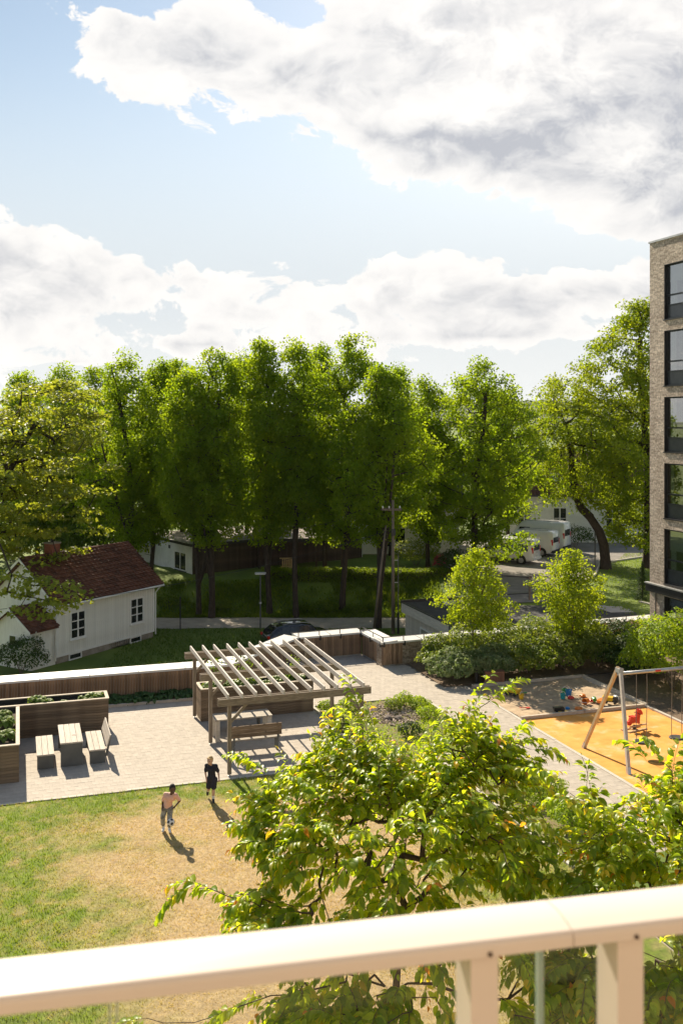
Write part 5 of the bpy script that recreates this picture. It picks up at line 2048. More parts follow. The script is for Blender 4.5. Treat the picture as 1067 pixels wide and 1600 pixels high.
def make_tree(name, label, base, H, R0, zc, seed, m, nclump=190, per=62, leaf=(.22, .15), sig=(.48, .36), prof=LINDEN, lean=(0, 0), trunk_r=.2, group=None,
              fork=0, shell=.45, lump=.3, bark='bark', up=.3, trunk=None, climb=.35, extra=None, power=.42, rtip=.016):
    rg = np.random.default_rng(seed)
    t = thing(name, label, 'tree', base, 0, group)
    T = crown_points(rg, nclump, R0, zc, H, prof, shell, lump, (0, 0))
    T[:, 0] += lean[0] * (T[:, 2] / H)
    T[:, 1] += lean[1] * (T[:, 2] / H)
    if extra is not None:
        T = np.concatenate([T, np.array(extra, float)])
    if trunk is None:
        k = 12
        trunk = []
        for i in range(k):
            f = i / (k - 1)
            z = -.4 + (H * .86 + .4) * f
            trunk.append((lean[0] * max(z, 0) / H + .22 * math.sin(f * 5 + seed) * f * 2, lean[1] * max(z, 0) / H + .10 * math.cos(f * 4 + seed * 2) * f * 2, z))
    forks = []
    for q in range(fork):
        k0 = int(rg.integers(1, 4))
        th = rg.uniform(0, 6.28)
        sp = R0 * rg.uniform(.35, .6)
        p0 = np.array(trunk[k0])
        zt = H * rg.uniform(.62, .8)
        ch = []
        for w_ in range(1, 9):
            f_ = w_ / 8
            ch.append((p0[0] + lean[0] * f_ * .8 + math.cos(th) * sp * (f_ ** .7), p0[1] + math.sin(th) * sp * (f_ ** .7), p0[2] + (zt - p0[2]) * f_))
        forks.append((k0, ch))
    nodes, par, tips = grow(T, trunk, .8 if H > 8 else .35, seed, climb, forks)
    obj('trunk', branch_mesh('trunk', nodes, par, tips, rtip, power, len(trunk), trunk_r, MT[bark], 6), t)
    n = len(T) * per
    ci = np.repeat(np.arange(len(T)), per)
    s = rg.uniform(.65, 1.25, len(T))[ci][:, None]
    off = rg.normal(0, 1, (n, 3))
    off = unit(off) * (rg.uniform(0, 1, (n, 1)) ** .45) * 1.55
    c = T[ci] + off * s * np.array([sig[0], sig[0], sig[1]])
    out = unit(c - np.array([np.mean(T[:, 0]), np.mean(T[:, 1]), zc + (H - zc) * .35]))
    nrm = unit(out * .35 + np.array([0, 0, up]) + rg.normal(0, .75, (n, 3)))
    ax = rg.normal(0, 1, (n, 3)) + out * .5
    ax = ax - nrm * np.sum(ax * nrm, 1, keepdims=True)
    ax = unit(ax) + np.array([0, 0, -.35])
    k = rg.uniform(.7, 1.3, n)
    V, Fa = leaf_cards(c, ax, nrm, leaf[0] * k, leaf[1] * k)
    o = obj('crown', npmesh('crown', V, Fa, m), t)
    return t


def gh(x, y):
    return float(ground_h(np.array([x]), np.array([y]))[0])


def build_tree_row():
    # (px of base, distance, px of crown top, py of top, half width px, py of crown bottom, label)
    rows = [
        (206, 72.0, 192, 547, 72, 822, 'tall lime tree right behind the red tiled roof, forked dark trunk', .24),
        (236, 74.5, 252, 556, 55, 822, 'slender lime tree between the tiled house and the flat white building', .17),
        (311, 68.0, 296, 572, 58, 812, 'lime tree with a leaning trunk in front of the flat white building', .2),
        (331, 67.6, 336, 544, 60, 805, 'lime tree with a thick double trunk beside the lane near the white house', .24),
        (422, 68.6, 408, 529, 62, 812, 'lime tree behind the grey street lamp', .22),
        (463, 67.7, 456, 530, 58, 805, 'lime tree standing just behind the black car', .22),
        (508, 75.0, 500, 535, 52, 812, 'lime tree in the second row above the hedge', .2),
        (534, 69.4, 551, 519, 72, 822, 'tallest lime tree of the row, trunk forked near the ground', .24),
        (590, 64.4, 598, 566, 60, 820, 'lime tree with several dark stems beside the utility pole', .24),
        (668, 77.0, 664, 589, 62, 822, 'lime tree left of the wide crowned one, trunk hidden by shrubs', .2),
        (742, 72.5, 750, 563, 104, 885, 'broad crowned lime tree left of the vans', .26),
        (122, 80.0, 100, 566, 62, 822, 'lime tree behind the chimney of the tiled house', .2),
        (60, 84.0, 42, 573, 62, 812, 'lime tree at the far left behind the pale maple', .2),
        (385, 82.0, 380, 546, 52, 805, 'lime tree in the back row between two front trunks', .18),
        (285, 84.0, 275, 560, 55, 805, 'lime tree in the back row behind the flat white building', .18),
        (160, 86.0, 150, 570, 50, 805, 'slim lime tree in the back row at the left', .18),
        (610, 84.0, 622, 570, 46, 805, 'slim lime tree in the back row behind the utility pole', .18),
        (795, 88.0, 780, 600, 44, 805, 'small lime tree far behind the vans', .18),
    ]
    for i, (pb, y, pt, top, hw, bot, lab, tr) in enumerate(rows):
        x = (pb - 533.5) / F * y
        zb = gh(x, y) - .05
        zt = EYE - (top - HZ) / F * y
        zc = EYE - (bot + 34 + 22 * math.sin(i * 2.3) - HZ) / F * y
        x2 = (pt - 533.5) / F * y
        H = zt - zb
        R0 = hw / F * y * 1.36
        big = 1.25 if hw > 90 else 1.0
        ex = None
        if i == 10:
            ex = [tuple(PY(qx, 74.5, EYE - (qy - HZ) / F * 74.5) - Vector((x, y, zb))) for qx, qy in [(778, 838), (790, 850), (803, 846), (815, 838), (796, 862), (782, 868), (810, 858), (770, 850), (825, 842), (766, 872)]]
        make_tree('lime_tree', lab, (x, y, zb), H - .35, R0, max(zc - zb, 2.4), 100 + i, MT['linden'], int(275 * big), 94, (.19, .14), lean=(x2 - x, 0), trunk_r=tr, group='row of lime trees beyond the lane', lump=.55, extra=ex, fork=[1, 0, 1, 2, 1, 1, 0, 2, 2][i % 9], sig=(.55, .42))


build_tree_row()


def build_other_trees():
    # bent old tree at the car park
    b = PY(946, 75.5, -.4)
    H = 11 + (655 - 592) / F * 75.5 + .4
    trunk = [(0, 0, -.4), (-.05, 0, .8), (-.15, 0, 1.8), (-.5, 0, 2.9), (-1.2, .1, 4.0), (-1.9, 0, 4.7), (-2.3, -.1, 5.6), (-2.5, 0, 6.8), (-2.6, .1, 8.0), (-2.7, 0, 9.5)]
    make_tree('old_tree', 'old tree with a bent dark trunk at the edge of the car park', b, H, 4.3, 4.6, 301, MT['linden_light'], 240, 80, (.21, .14), (.65, .42), OVAL, (-3.0, 0), .42, trunk=trunk, lump=.5, climb=.1)
    b = PY(1010, 76, -.4)
    make_tree('large_tree', 'large bright green tree against the apartment block', b, 20.3, 5.0, 1.9, 302, MT['linden_light'], 560, 84, (.21, .15), (.6, .45), lambda t: (.55 + .45 * math.sin(min(1, t * 1.25) * 2.2)) * (1 - max(0, t - .72) / .30) ** .6 if t < 1 else 0, (-.2, 0), .34, lump=.35)
    # pale maple leaning in from the left
    b = Vector((-23.5, 58.0, LOW))
    ext = []
    for px, py, y in [(20, 900, 51), (60, 905, 51), (95, 915, 50.5), (40, 930, 50.5), (75, 940, 50.5), (110, 940, 50), (30, 955, 50.5), (70, 962, 50.5), (12, 925, 51), (105, 925, 50), (50, 915, 50), (88, 950, 50.3), (140, 690, 58), (150, 770, 58), (135, 800, 58), (160, 730, 58), (150, 830, 58), (140, 650, 58), (120, 860, 58), (60, 880, 56), (20, 870, 56), (90, 870, 57)]:
        p = PY(px, y, EYE - (py - HZ) / F * y)
        ext.append((p.x - b.x, p.y - b.y, p.z - b.z))
    make_tree('pale_maple', 'pale yellow green maple reaching in from the left edge, over the house', b, 15.6, 5.2, 5.4, 303, MT['maple'], 300, 66, (.25, .2), (.72, .18), OVAL, (6.6, 0), .26, up=1.5, extra=ext, lump=.35, climb=.15)
    for lab, px, y, top, bot, hw, seed in (('young bright green tree in the shrubbery, the left one', 744, 43.4, 858, 985, 50, 311), ('young bright green tree in the shrubbery, the right one', 893, 44.3, 862, 985, 52, 312)):
        b = PY(px, y, 0)
        H = EYE - (top - HZ) / F * y
        zc = EYE - (bot - HZ) / F * y
        make_tree('young_tree', lab, b, H - .05, hw / F * y * 1.05, zc, seed, MT['young'], 210, 42, (.11, .085), (.24, .19), lambda t: (math.sin(math.pi * (t * .86 + .12)) ** .8), (0, 0), .045, 'young trees in the shrubbery', bark='bark_thin', lump=.6, shell=.5, rtip=.005)
    # little spruce by the block
    b = PY(1003, 62.6, -.4)
    t = thing('small_spruce', 'small dark spruce by the corner of the apartment block', 'tree', b)
    part('trunk', MB().tube([(0, 0, -.2), (0, 0, 2.45)], [.05, .01], 6), MT['bark'], t)
    rg = np.random.default_rng(8)
    n = 2600
    f = rg.uniform(0, 1, n) ** .7
    z = .15 + 2.35 * (1 - f)
    tier = .75 + .25 * np.sin(z * 22)
    r = (.62 * f + .02) * tier * rg.uniform(.3, 1, n) ** .6
    th = rg.uniform(0, 6.28, n)
    c = np.stack([r * np.cos(th), r * np.sin(th), z - r * .35], -1)
    ax = np.stack([np.cos(th), np.sin(th), np.full(n, -.45)], -1) + rg.normal(0, .25, (n, 3))
    V, Fa = leaf_cards(c, ax, unit(rg.normal(0, .3, (n, 3)) + np.array([0, 0, 1])), rg.uniform(.12, .2, n), rg.uniform(.025, .04, n))
    obj('crown', npmesh('crown', V, Fa, MT['shrub_dark']), t)


MT['linden_light'] = leafmat('bright_lime_leaf', (.09, .15, .012), (.20, .25, .02), .5, (3.0, 2.6, .7), .55, .2, big=.45)
build_other_trees()


def bush(name, label, pos, rx, ry, h, n, size, m, seed, group=None, cat='shrub', lump=.22, flat=.0, stems=6):
    rg = np.random.default_rng(seed)
    t = thing(name, label, cat, pos, rg.uniform(0, 6), group)
    d = unit(rg.normal(0, 1, (n, 3)))
    d[:, 2] = np.abs(d[:, 2]) * 1.1 - .25
    d = unit(d)
    nz = .5 * np.sin(d[:, 0] * 5 + seed) * np.cos(d[:, 1] * 4.3 + seed * 2) + .5 * np.sin(d[:, 2] * 6 + d[:, 0] * 3 + seed)
    nz2 = np.sin(d[:, 0] * 13 + seed * 3) * np.sin(d[:, 1] * 12 + seed) * np.sin(d[:, 2] * 11)
    r = (1 + lump * nz + lump * .6 * nz2) * (1 - .32 * rg.uniform(0, 1, n) ** 2.2)
    c = d * r[:, None] * np.array([rx, ry, h * .56]) + np.array([0, 0, h * .44])
    c[:, 2] = np.maximum(c[:, 2], .02 + rg.uniform(0, .06, n))
    nrm = unit(d * .7 + np.array([0, 0, .5]) + rg.normal(0, .45, (n, 3)))
    ax = rg.normal(0, 1, (n, 3)) + d * .8
    ax = ax - nrm * np.sum(ax * nrm, 1, keepdims=True)
    k = rg.uniform(.65, 1.3, n)
    V, Fa = leaf_cards(c, unit(ax) + np.array([0, 0, -.2]), nrm, size * k, size * .66 * k)
    obj('foliage', npmesh('foliage', V, Fa, m), t)
    mb = MB()
    for i in range(stems):
        a = i * 6.28 / stems + rg.uniform(-.3, .3)
        mb.tube([(.04 * math.cos(a), .04 * math.sin(a), -.05), (rx * .3 * math.cos(a), ry * .3 * math.sin(a), h * .4), (rx * .62 * math.cos(a), ry * .62 * math.sin(a), h * .72)], [.02, .014, .006], 5, False)
    part('stems', mb, MT['bark_thin'], t)
    return t


def build_shrubs():
    L = [(17.7, 40.2, .85, 1.35, 'shrub', 'dark leaved shrub where the brick parapet disappears'), (17.5, 38.35, .95, 1.2, 'shrub_pale', 'pale flowering shrub at the corner of the paving, beside the bollard light'),
         (18.6, 40.0, 1.1, 1.55, 'shrub', 'rounded shrub at the foot of the left young tree'), (19.2, 38.5, 1.0, 1.15, 'shrub_pale', 'pale flowering shrub behind the slatted box'),
         (20.5, 39.9, 1.15, 1.6, 'shrub', 'tall shrub between the two young trees'), (20.9, 38.4, 1.1, 1.3, 'shrub', 'shrub at the back edge of the sandpit, left of centre'),
         (22.4, 40.1, 1.2, 1.75, 'shrub', 'tall shrub at the foot of the right young tree'), (22.7, 38.6, 1.1, 1.45, 'shrub', 'shrub behind the far corner of the sandpit'),
         (24.3, 40.2, 1.2, 1.7, 'shrub', 'dark green shrub left of the copper coloured hedge'), (24.5, 38.5, 1.15, 1.5, 'shrub', 'dark shrub right of the sandpit corner'),
         (26.2, 39.2, 1.2, 1.5, 'shrub_dark', 'dark shrub in front of the copper coloured hedge'), (25.2, 36.8, 1.1, 1.35, 'shrub_dark', 'dark shrub behind the swing beside the bright bush')]
    for i, (a, b, r, h, m, lab) in enumerate(L):
        bush('shrub', lab, C(a, b, 0), r * 1.15, r * 1.12, h * 1.15, 3800, .125, MT[m], 400 + i, 'shrubbery behind the sandpit', lump=.26)
    for i, (a, b, lab) in enumerate([(26.9, 41.2, 'copper leaved shrub, the left one below the parapet'), (28.3, 41.2, 'copper leaved shrub, the middle one below the parapet'), (29.5, 41.0, 'copper leaved shrub next to the brick block')]):
        bush('copper_shrub', lab, C(a, b, 0), .95, .7, 1.25, 1900, .08, MT['shrub_red'], 430 + i, 'copper shrubs at the parapet')
    bush('bright_bush', 'bright green rounded bush at the right edge behind the swing', C(25.4, 34.5, 0), 1.85, 1.7, 3.1, 8000, .12, MT['shrub_bright'], 440)
    bush('bright_bush', 'bright green bush partly out of the picture beside the swing', C(26.9, 32.6, 0), 1.2, 1.2, 1.9, 3200, .12, MT['shrub_bright'], 441)
    bush('low_bush', 'low bright green rounded bush beside the path', C(14.35, 25.4, 0), .62, .62, .85, 1900, .07, MT['shrub_bright'], 442)
    bush('low_bush', 'low green grassy bush among the cherry branches near the path', C(14.2, 23.6, 0), .6, .55, .7, 1500, .08, MT['shrub_bright'], 443)
    for i, (px, py, r, h, m, lab) in enumerate([(510, 1112, .34, .42, 'shrub_bright', 'small green shrub at the corner of the bed next to the pergola'), (545, 1108, .36, .5, 'shrub_bright', 'small shrub in the bed, second from the pergola'),
                                                (614, 1110, .34, .42, 'shrub', 'small dark shrub behind the pebbles'), (631, 1103, .38, .55, 'shrub_bright', 'small bright shrub at the back edge of the pebble bed'),
                                                (530, 1143, .4, .5, 'shrub_dark', 'dark leafy plant beside the front pergola post'), (655, 1106, .42, .4, 'shrub_bright', 'low green plant at the back corner of the pebble bed'),
                                                (668, 1122, .4, .42, 'shrub_bright', 'low green plant on the right of the pebbles'), (640, 1150, .42, .5, 'shrub_dark', 'dark plant in front of the pebbles, seen through branches')]):
        bush('bed_shrub', lab, G(px, py), r, r, h, 620, .07, MT[m], 450 + i, 'small shrubs in the bed by the pergola', stems=4)
    # pebbles
    rg = np.random.default_rng(12)
    V, Fc = [], []
    n = 900
    base = np.array([(1, 0, 0), (-.4, .9, 0), (-.6, -.8, 0), (.1, .1, .7), (.1, -.1, -.5)])
    fc = np.array([(0, 1, 3), (1, 2, 3), (2, 0, 3), (1, 0, 4), (2, 1, 4), (0, 2, 4)])
    for i in range(n):
        r = math.sqrt(rg.uniform(0, 1))
        th = rg.uniform(0, 6.28)
        p = C(13.2 + .95 * r * math.cos(th), 34.6 + 1.35 * r * math.sin(th), .02)
        q = Euler((rg.normal(0, .5), rg.normal(0, .5), rg.uniform(0, 6.28))).to_matrix()
        s = rg.uniform(.025, .06)
        V.append((base * rg.uniform(.7, 1.2, (5, 3))) @ np.array(q) * s + np.array(p))
        Fc.append(fc + i * 5)
    o = obj('pebbles', npmesh('pebbles', np.concatenate(V), np.concatenate(Fc), MT['pebble']))
    o['kind'] = 'stuff'
    o['label'] = 'patch of pale pebbles in the planting bed'
    for i, (px, py) in enumerate([(622, 1122), (631, 1138), (606, 1122)]):
        m = MB()
        bm = bmesh.new()
        bmesh.ops.create_icosphere(bm, subdivisions=2, radius=.16)
        rr = np.random.default_rng(20 + i)
        for v in bm.verts:
            v.co *= 1 + rr.normal(0, .07)
            v.co.z *= .55
        me = bpy.data.meshes.new('boulder')
        bm.to_mesh(me)
        bm.free()
        me.materials.append(MT['stone_dark'])
        tag(obj('boulder', me, None, G(px, py, .04), (0, 0, i * 2.0)), ['dark stone at the back of the pebble patch', 'dark stone at the front of the pebble patch', 'dark stone on the left of the pebble patch'][i], 'stone')
    # beyond the wall
    for i, (px, y, r, h, lab) in enumerate([(20, 80, 4.2, 5.5, 'large bush mass behind the pale maple at the far left'), (95, 82, 4.0, 5.0, 'large bush behind the chimney'), (150, 79, 3.4, 4.2, 'large bush right behind the ridge of the tiled roof'), (205, 90, 4.5, 5.5, 'large bush behind the flat roofed building'),
                                              (330, 97, 5, 6.5, 'tall bush rising behind the flat roof'), (470, 95, 4.5, 6, 'tall bush left of the clapboard house'), (760, 98, 4.5, 6, 'tall bush behind the broad lime tree'), (960, 100, 5, 6, 'tall bush behind the bent old tree')]):
        x = (px - 533.5) / F * y
        bush('tall_bush', lab, (x, y, gh(x, y) - .2), r, r * .8, h, 3000, .34, MT['hedge'], 520 + i, 'tall bushes behind the houses', lump=.3)
    bush('dark_bush', 'dark bush beside the porch of the white house', G(34, 1052, LOW), 1.35, 1.2, 2.0, 2600, .12, MT['shrub_dark'], 470, lump=.3)
    bush('dark_bush', 'dark bush at the foot of the red roofed house', PY(898, 88, -.35), 1.8, 1.2, 2.0, 1500, .16, MT['shrub_dark'], 471)
    bush('flowering_bush', 'leafy bush with pale blossom in front of the clapboard house', PY(650, 78.5, -.6), 2.0, 1.2, 2.1, 2200, .16, MT['shrub'], 472)
    bush('dark_bush', 'dark bush at the corner of the car park under the broad lime tree', PY(712, 74.5, -.6), 1.8, 1.2, 1.9, 1800, .15, MT['shrub_dark'], 473)
    bush('flowering_bush', 'pink flowering bush above the end of the hedge', PY(687, 76, -.5), .55, .5, 1.15, 500, .14, MT['pink'], 474, stems=4)
    for i, (px, y, r, h) in enumerate([(500, 68.6, .9, .9), (515, 68.9, .8, .7), (470, 68.9, .7, .6), (555, 68.6, .8, .7), (345, 69, .8, .8), (265, 69.5, 1.0, .9), (575, 69.2, .7, .6)]):
        x = (px - 533.5) / F * y
        bush('bank_shrub', ['low leafy clump at the foot of the forked lime tree', 'low leafy clump just right of the forked trunk', 'low leafy clump behind the black car', 'low clump left of the utility pole', 'low clump beside the double trunk',
                            'low clump on the bank near the white house', 'low clump close behind the utility pole'][i], (x, y, gh(x, y)), r, r * .8, h, 900, .12, MT['hedge'], 480 + i, 'low clumps on the bank', stems=4)


MT['pink'] = leafmat('pink_blossom', (.55, .06, .12), (.25, .12, .05), .3, (1.2, 1, 1), .6, .2)
MT['shrub_pale'] = leafmat('pale_flowering_leaf', (.07, .13, .025), (.36, .40, .20), .35, (1.2, 1.3, .7), .55, .2, big=3.0)
MT['pebble'] = mat('pebble', (.40, .32, .25), (.55, .46, .38), .8, 8, vary=.6)
MT['stone_dark'] = mat('dark_stone', (.10, .08, .07), (.17, .14, .12), .85, 6, bump=.5)
build_shrubs()


# ------------------------------------------------------------------ hedge and undergrowth
def build_hedge():
    rg = np.random.default_rng(31)
    t = thing('hedge', 'long clipped hedge along the bank above the lane', 'hedge', (0, 0, 0))
    x0, x1, y0, y1 = -5.9, 8.2, 72.4, 73.7
    zb, zt = -1.4, -.05
    n = 15000
    x = rg.uniform(x0, x1, n)
    k = rg.uniform(0, 1, n)
    front = k < .5
    topm = (k >= .5) & (k < .9)
    y = np.where(front, y0 + rg.normal(0, .07, n), np.where(topm, rg.uniform(y0, y1, n), y1 + rg.normal(0, .07, n)))
    z = np.where(topm, zt + rg.normal(0, .05, n), rg.uniform(zb, zt, n))
    bump = (vnoise(x, z, 1.4, 3) - .5) * .22
    y = y - bump * front
    z = z + (vnoise(x, y, .8, 4) - .5) * .16 * topm + (vnoise(x, y, 3.0, 4) - .5) * .10 * topm
    c = np.stack([x, y, z], -1)
    nrm = np.where(front[:, None], np.array([0, -1, .4]), np.array([0, .0, 1.])) + rg.normal(0, .5, (n, 3))
    V, Fa = leaf_cards(c, rg.normal(0, 1, (n, 3)), unit(nrm), rg.uniform(.09, .16, n), rg.uniform(.07, .11, n))
    obj('foliage', npmesh('foliage', V, Fa, MT['hedge']), t)
    part('twig_core', MB().box(x0 + .1, x1 - .1, y0 + .16, y1 - .16, zb - .3, zt - .12), MT['soil'], t)
    # undergrowth on the bank: too fine to count
    n = 26000
    x = rg.uniform(-17, 7, n)
    y = rg.uniform(67.5, 72.3, n)
    dens = fbm(x, y, .7, 9)
    keep = dens > rg.uniform(.28, .68, n)
    x, y = x[keep], y[keep]
    n = len(x)
    h = .10 + .38 * fbm(x, y, .9, 19) * rg.uniform(.3, 1, n)
    z = ground_h(x, y) + h * .5
    c = np.stack([x, y, z], -1)
    ax = np.stack([rg.normal(0, .5, n), rg.normal(0, .5, n), np.ones(n)], -1)
    V, Fa = leaf_cards(c, ax, unit(rg.normal(0, 1, (n, 3)) + np.array([0, -.4, .2])), h * 1.2, rg.uniform(.05, .11, n))
    o = obj('undergrowth', npmesh('undergrowth', V, Fa, MT['hedge']))
    o['kind'] = 'stuff'
    o['label'] = 'weeds and ground cover on the shaded bank below the hedge'
    # meadow grass between the wall and the house, and the lawn by the block
    V, cs = [], []
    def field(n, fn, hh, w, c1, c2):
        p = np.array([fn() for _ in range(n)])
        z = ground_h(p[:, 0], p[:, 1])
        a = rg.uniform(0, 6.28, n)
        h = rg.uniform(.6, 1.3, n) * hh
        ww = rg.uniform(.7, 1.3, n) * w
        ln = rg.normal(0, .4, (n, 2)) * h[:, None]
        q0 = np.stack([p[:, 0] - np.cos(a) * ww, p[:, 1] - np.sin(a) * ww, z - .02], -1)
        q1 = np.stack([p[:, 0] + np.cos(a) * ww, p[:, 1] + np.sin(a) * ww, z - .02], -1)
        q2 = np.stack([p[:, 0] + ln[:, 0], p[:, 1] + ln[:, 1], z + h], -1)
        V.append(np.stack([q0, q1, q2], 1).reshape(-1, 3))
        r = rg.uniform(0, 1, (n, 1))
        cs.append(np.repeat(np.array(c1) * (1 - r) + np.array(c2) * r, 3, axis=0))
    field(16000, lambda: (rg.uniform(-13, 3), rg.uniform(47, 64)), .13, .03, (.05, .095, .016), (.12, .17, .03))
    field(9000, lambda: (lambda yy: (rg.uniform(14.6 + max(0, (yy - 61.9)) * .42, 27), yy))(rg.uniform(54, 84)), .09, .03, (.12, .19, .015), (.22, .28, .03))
    V = np.concatenate(V)
    o = obj('meadow_grass', npmesh('meadow_grass', V, np.arange(len(V)).reshape(-1, 3), MT['blade'], False, np.concatenate(cs)))
    o['kind'] = 'stuff'
    o['label'] = 'grass of the lower lawns beyond the courtyard wall'


build_hedge()


def build_ground_cover():
    rg = np.random.default_rng(35)
    n = 15000
    a = rg.uniform(10.85, 15.1, n)
    b = rg.uniform(21, 36.45, n)
    keep = ((b > 30.15) | (a > 13.05)) & ((((a - 13.2) / 1.0) ** 2 + ((b - 34.6) / 1.4) ** 2) > 1) & (fbm(a, b, 1.0, 91) > rg.uniform(.2, .62, n))
    a, b = a[keep], b[keep]
    n = len(a)
    h = .05 + .14 * rg.uniform(0, 1, n) * fbm(a, b, 1.4, 93)
    c = np.stack([a * CU[0] + b * CV[0], a * CU[1] + b * CV[1], h], -1)
    V, Fa = leaf_cards(c, rg.normal(0, 1, (n, 3)) + np.array([0, 0, .4]), unit(rg.normal(0, .6, (n, 3)) + np.array([0, 0, .8])), rg.uniform(.05, .11, n), rg.uniform(.03, .06, n))
    o = obj('ground_cover', npmesh('ground_cover', V, Fa, MT['shrub_bright']))
    o['kind'] = 'stuff'
    o['label'] = 'low green ground cover in the beds beside the path'


build_ground_cover()


# ------------------------------------------------------------------ herbaceous plants
def rosette(nl, length, width, rise, seed, m, name='leaves'):
    rg = np.random.default_rng(seed)
    V, Fc = [], []
    o = 0
    for i in range(nl):
        a = i * 2.399 + rg.uniform(-.3, .3)
        f = rg.uniform(.25, 1) 
        L = length * rg.uniform(.75, 1.15)
        w = width * rg.uniform(.8, 1.2)
        el = (1.25 - .95 * f)
        d = np.array([math.cos(a), math.sin(a), 0])
        s = np.array([-math.sin(a), math.cos(a), 0])
        segs = 5
        p = d * .02 + np.array([0, 0, .0])
        st = rise * (1 - .45 * f)
        p = p + d * (length * .35 * f) + np.array([0, 0, st])
        ang = el * .9
        for k in range(segs + 1):
            t = k / segs
            ww = w * math.sin(math.pi * min(1, t * .93 + .07)) ** .7 * (1 if t < 1 else 0)
            V += [p - s * ww * .5 + np.array([0, 0, ww * .16]), p, p + s * ww * .5 + np.array([0, 0, ww * .16])]
            p = p + (d * math.cos(ang) + np.array([0, 0, math.sin(ang)])) * (L / segs)
            ang -= .42
        for k in range(segs):
            b = o + k * 3
            Fc += [(b, b + 1, b + 4, b + 3), (b + 1, b + 2, b + 5, b + 4)]
        o += (segs + 1) * 3
    return npmesh(name, np.array(V), np.array(Fc), m)


def build_plants():
    hm = [rosette(26, .34, .17, .16, 60 + i, MT['hosta']) for i in range(3)]
    sm = [rosette(34, .26, .15, .17, 70 + i, MT['planter_leaf']) for i in range(3)]
    cm = MB().lathe([(.05, -.05), (.035, .06), (.02, .12)], 8).mesh('crown_base', MT['bark_thin'])

    def plant(name, label, pos, mes, k, s, group):
        t = thing(name, label, 'plant', pos, rng.uniform(0, 6), group)
        t.scale = (s, s, s * rng.uniform(.85, 1.15))
        obj('leaves', mes[k % 3], t)
        obj('crown_base', cm, t)
    k = 0
    for a in np.arange(2.9, 6.9, .36):
        for b in (39.12, 39.48):
            k += 1
            plant('hosta', 'dark leafy hosta in the row along the boarded wall left of the pergola', C(a + rng.normal(0, .05), b + rng.normal(0, .03), .05), hm, k, rng.uniform(.75, 1.0), 'hostas in the bed along the wall')
    for a, b, s, lab in [(.65, 36.5, 1.25, 'leafy plant in the long planter near its inner corner'), (.95, 36.35, 1.0, 'smaller leafy plant next to the one in the planter corner'), (2.6, 36.5, 1.3, 'leafy plant at the right end of the long planter'), (2.25, 36.45, .9, 'leafy plant just left of the right end of the long planter'),
                         (1.55, 36.5, .5, 'tiny seedling in the middle of the long planter'), (-.45, 35.2, 1.0, 'leafy plant in the left planter, the rear one'), (-.42, 34.2, 1.35, 'large dark leafy plant in the left planter'),
                         (-.35, 32.9, 1.2, 'leafy plant in the near end of the left planter'), (-.9, 34.8, 1.0, 'pale leafy plant in the left planter at the picture edge'), (-.95, 33.4, .9, 'small leafy plant in the left planter against the picture edge')]:
        k += 1
        plant('planter_plant', lab, C(a, b, .97), sm, k, s, 'plants in the planters by the table')
    names = ['first', 'second', 'third', 'fourth', 'fifth', 'sixth', 'seventh', 'eighth', 'ninth']
    for i, a in enumerate(np.linspace(6.75, 10.2, 9)):
        k += 1
        plant('pergola_plant', f'leafy plant in the pergola planter, {names[i]} from the left', C(a, 36.5 + rng.normal(0, .12), 1.0), sm, k, rng.uniform(.85, 1.35), 'plants in the pergola planter')
    # young climbers on stems in the planter
    for i, (a, h) in enumerate([(7.0, 1.1), (7.9, 1.35), (8.25, 1.0), (10.0, .9)]):
        t = thing('climber', ['thin climber at the left end of the pergola planter', 'tallest climber in the pergola planter, reaching the rafters', 'climber right of the tallest one in the pergola planter', 'thin climber at the right end of the pergola planter'][i], 'plant', C(a, 36.7, 1.0), 0, 'climbers in the pergola planter')
        part('stem', MB().tube([(0, 0, -.05), (.05, .02, h * .5), (-.03, .03, h)], [.012, .009, .004], 5), MT['bark_thin'], t)
        rg = np.random.default_rng(90 + i)
        n = 90
        c = np.stack([rg.normal(0, .14, n), rg.normal(0, .12, n), rg.uniform(.15, 1.05, n) * h], -1)
        V, Fa = leaf_cards(c, rg.normal(0, 1, (n, 3)) + np.array([0, 0, -.4]), unit(rg.normal(0, .6, (n, 3)) + np.array([0, 0, 1])), rg.uniform(.08, .14, n), rg.uniform(.07, .1, n))
        obj('leaves', npmesh('leaves', V, Fa, MT['planter_leaf']), t)


build_plants()


# ------------------------------------------------------------------ cherry trees below the balcony
def leaf_shape():
    """one cherry leaf along +x, 1 long: folded along the midrib, arched, pointed"""
    st = [(0, 0), (.16, .36), (.40, .52), (.66, .40), (.86, .15), (1.0, 0)]
    V, Fc = [], []
    for x, w in st:
        z = .16 * math.sin(x * 2.2) - .26 * x * x
        V += [(x, -w * .5, z + w * .20), (x, 0, z), (x, w * .5, z + w * .20)]
    for k in range(len(st) - 1):
        b = k * 3
        Fc += [(b, b + 3, b + 4, b + 1), (b + 1, b + 4, b + 5, b + 2)]
    return np.array(V), np.array(Fc)


LV, LF = leaf_shape()


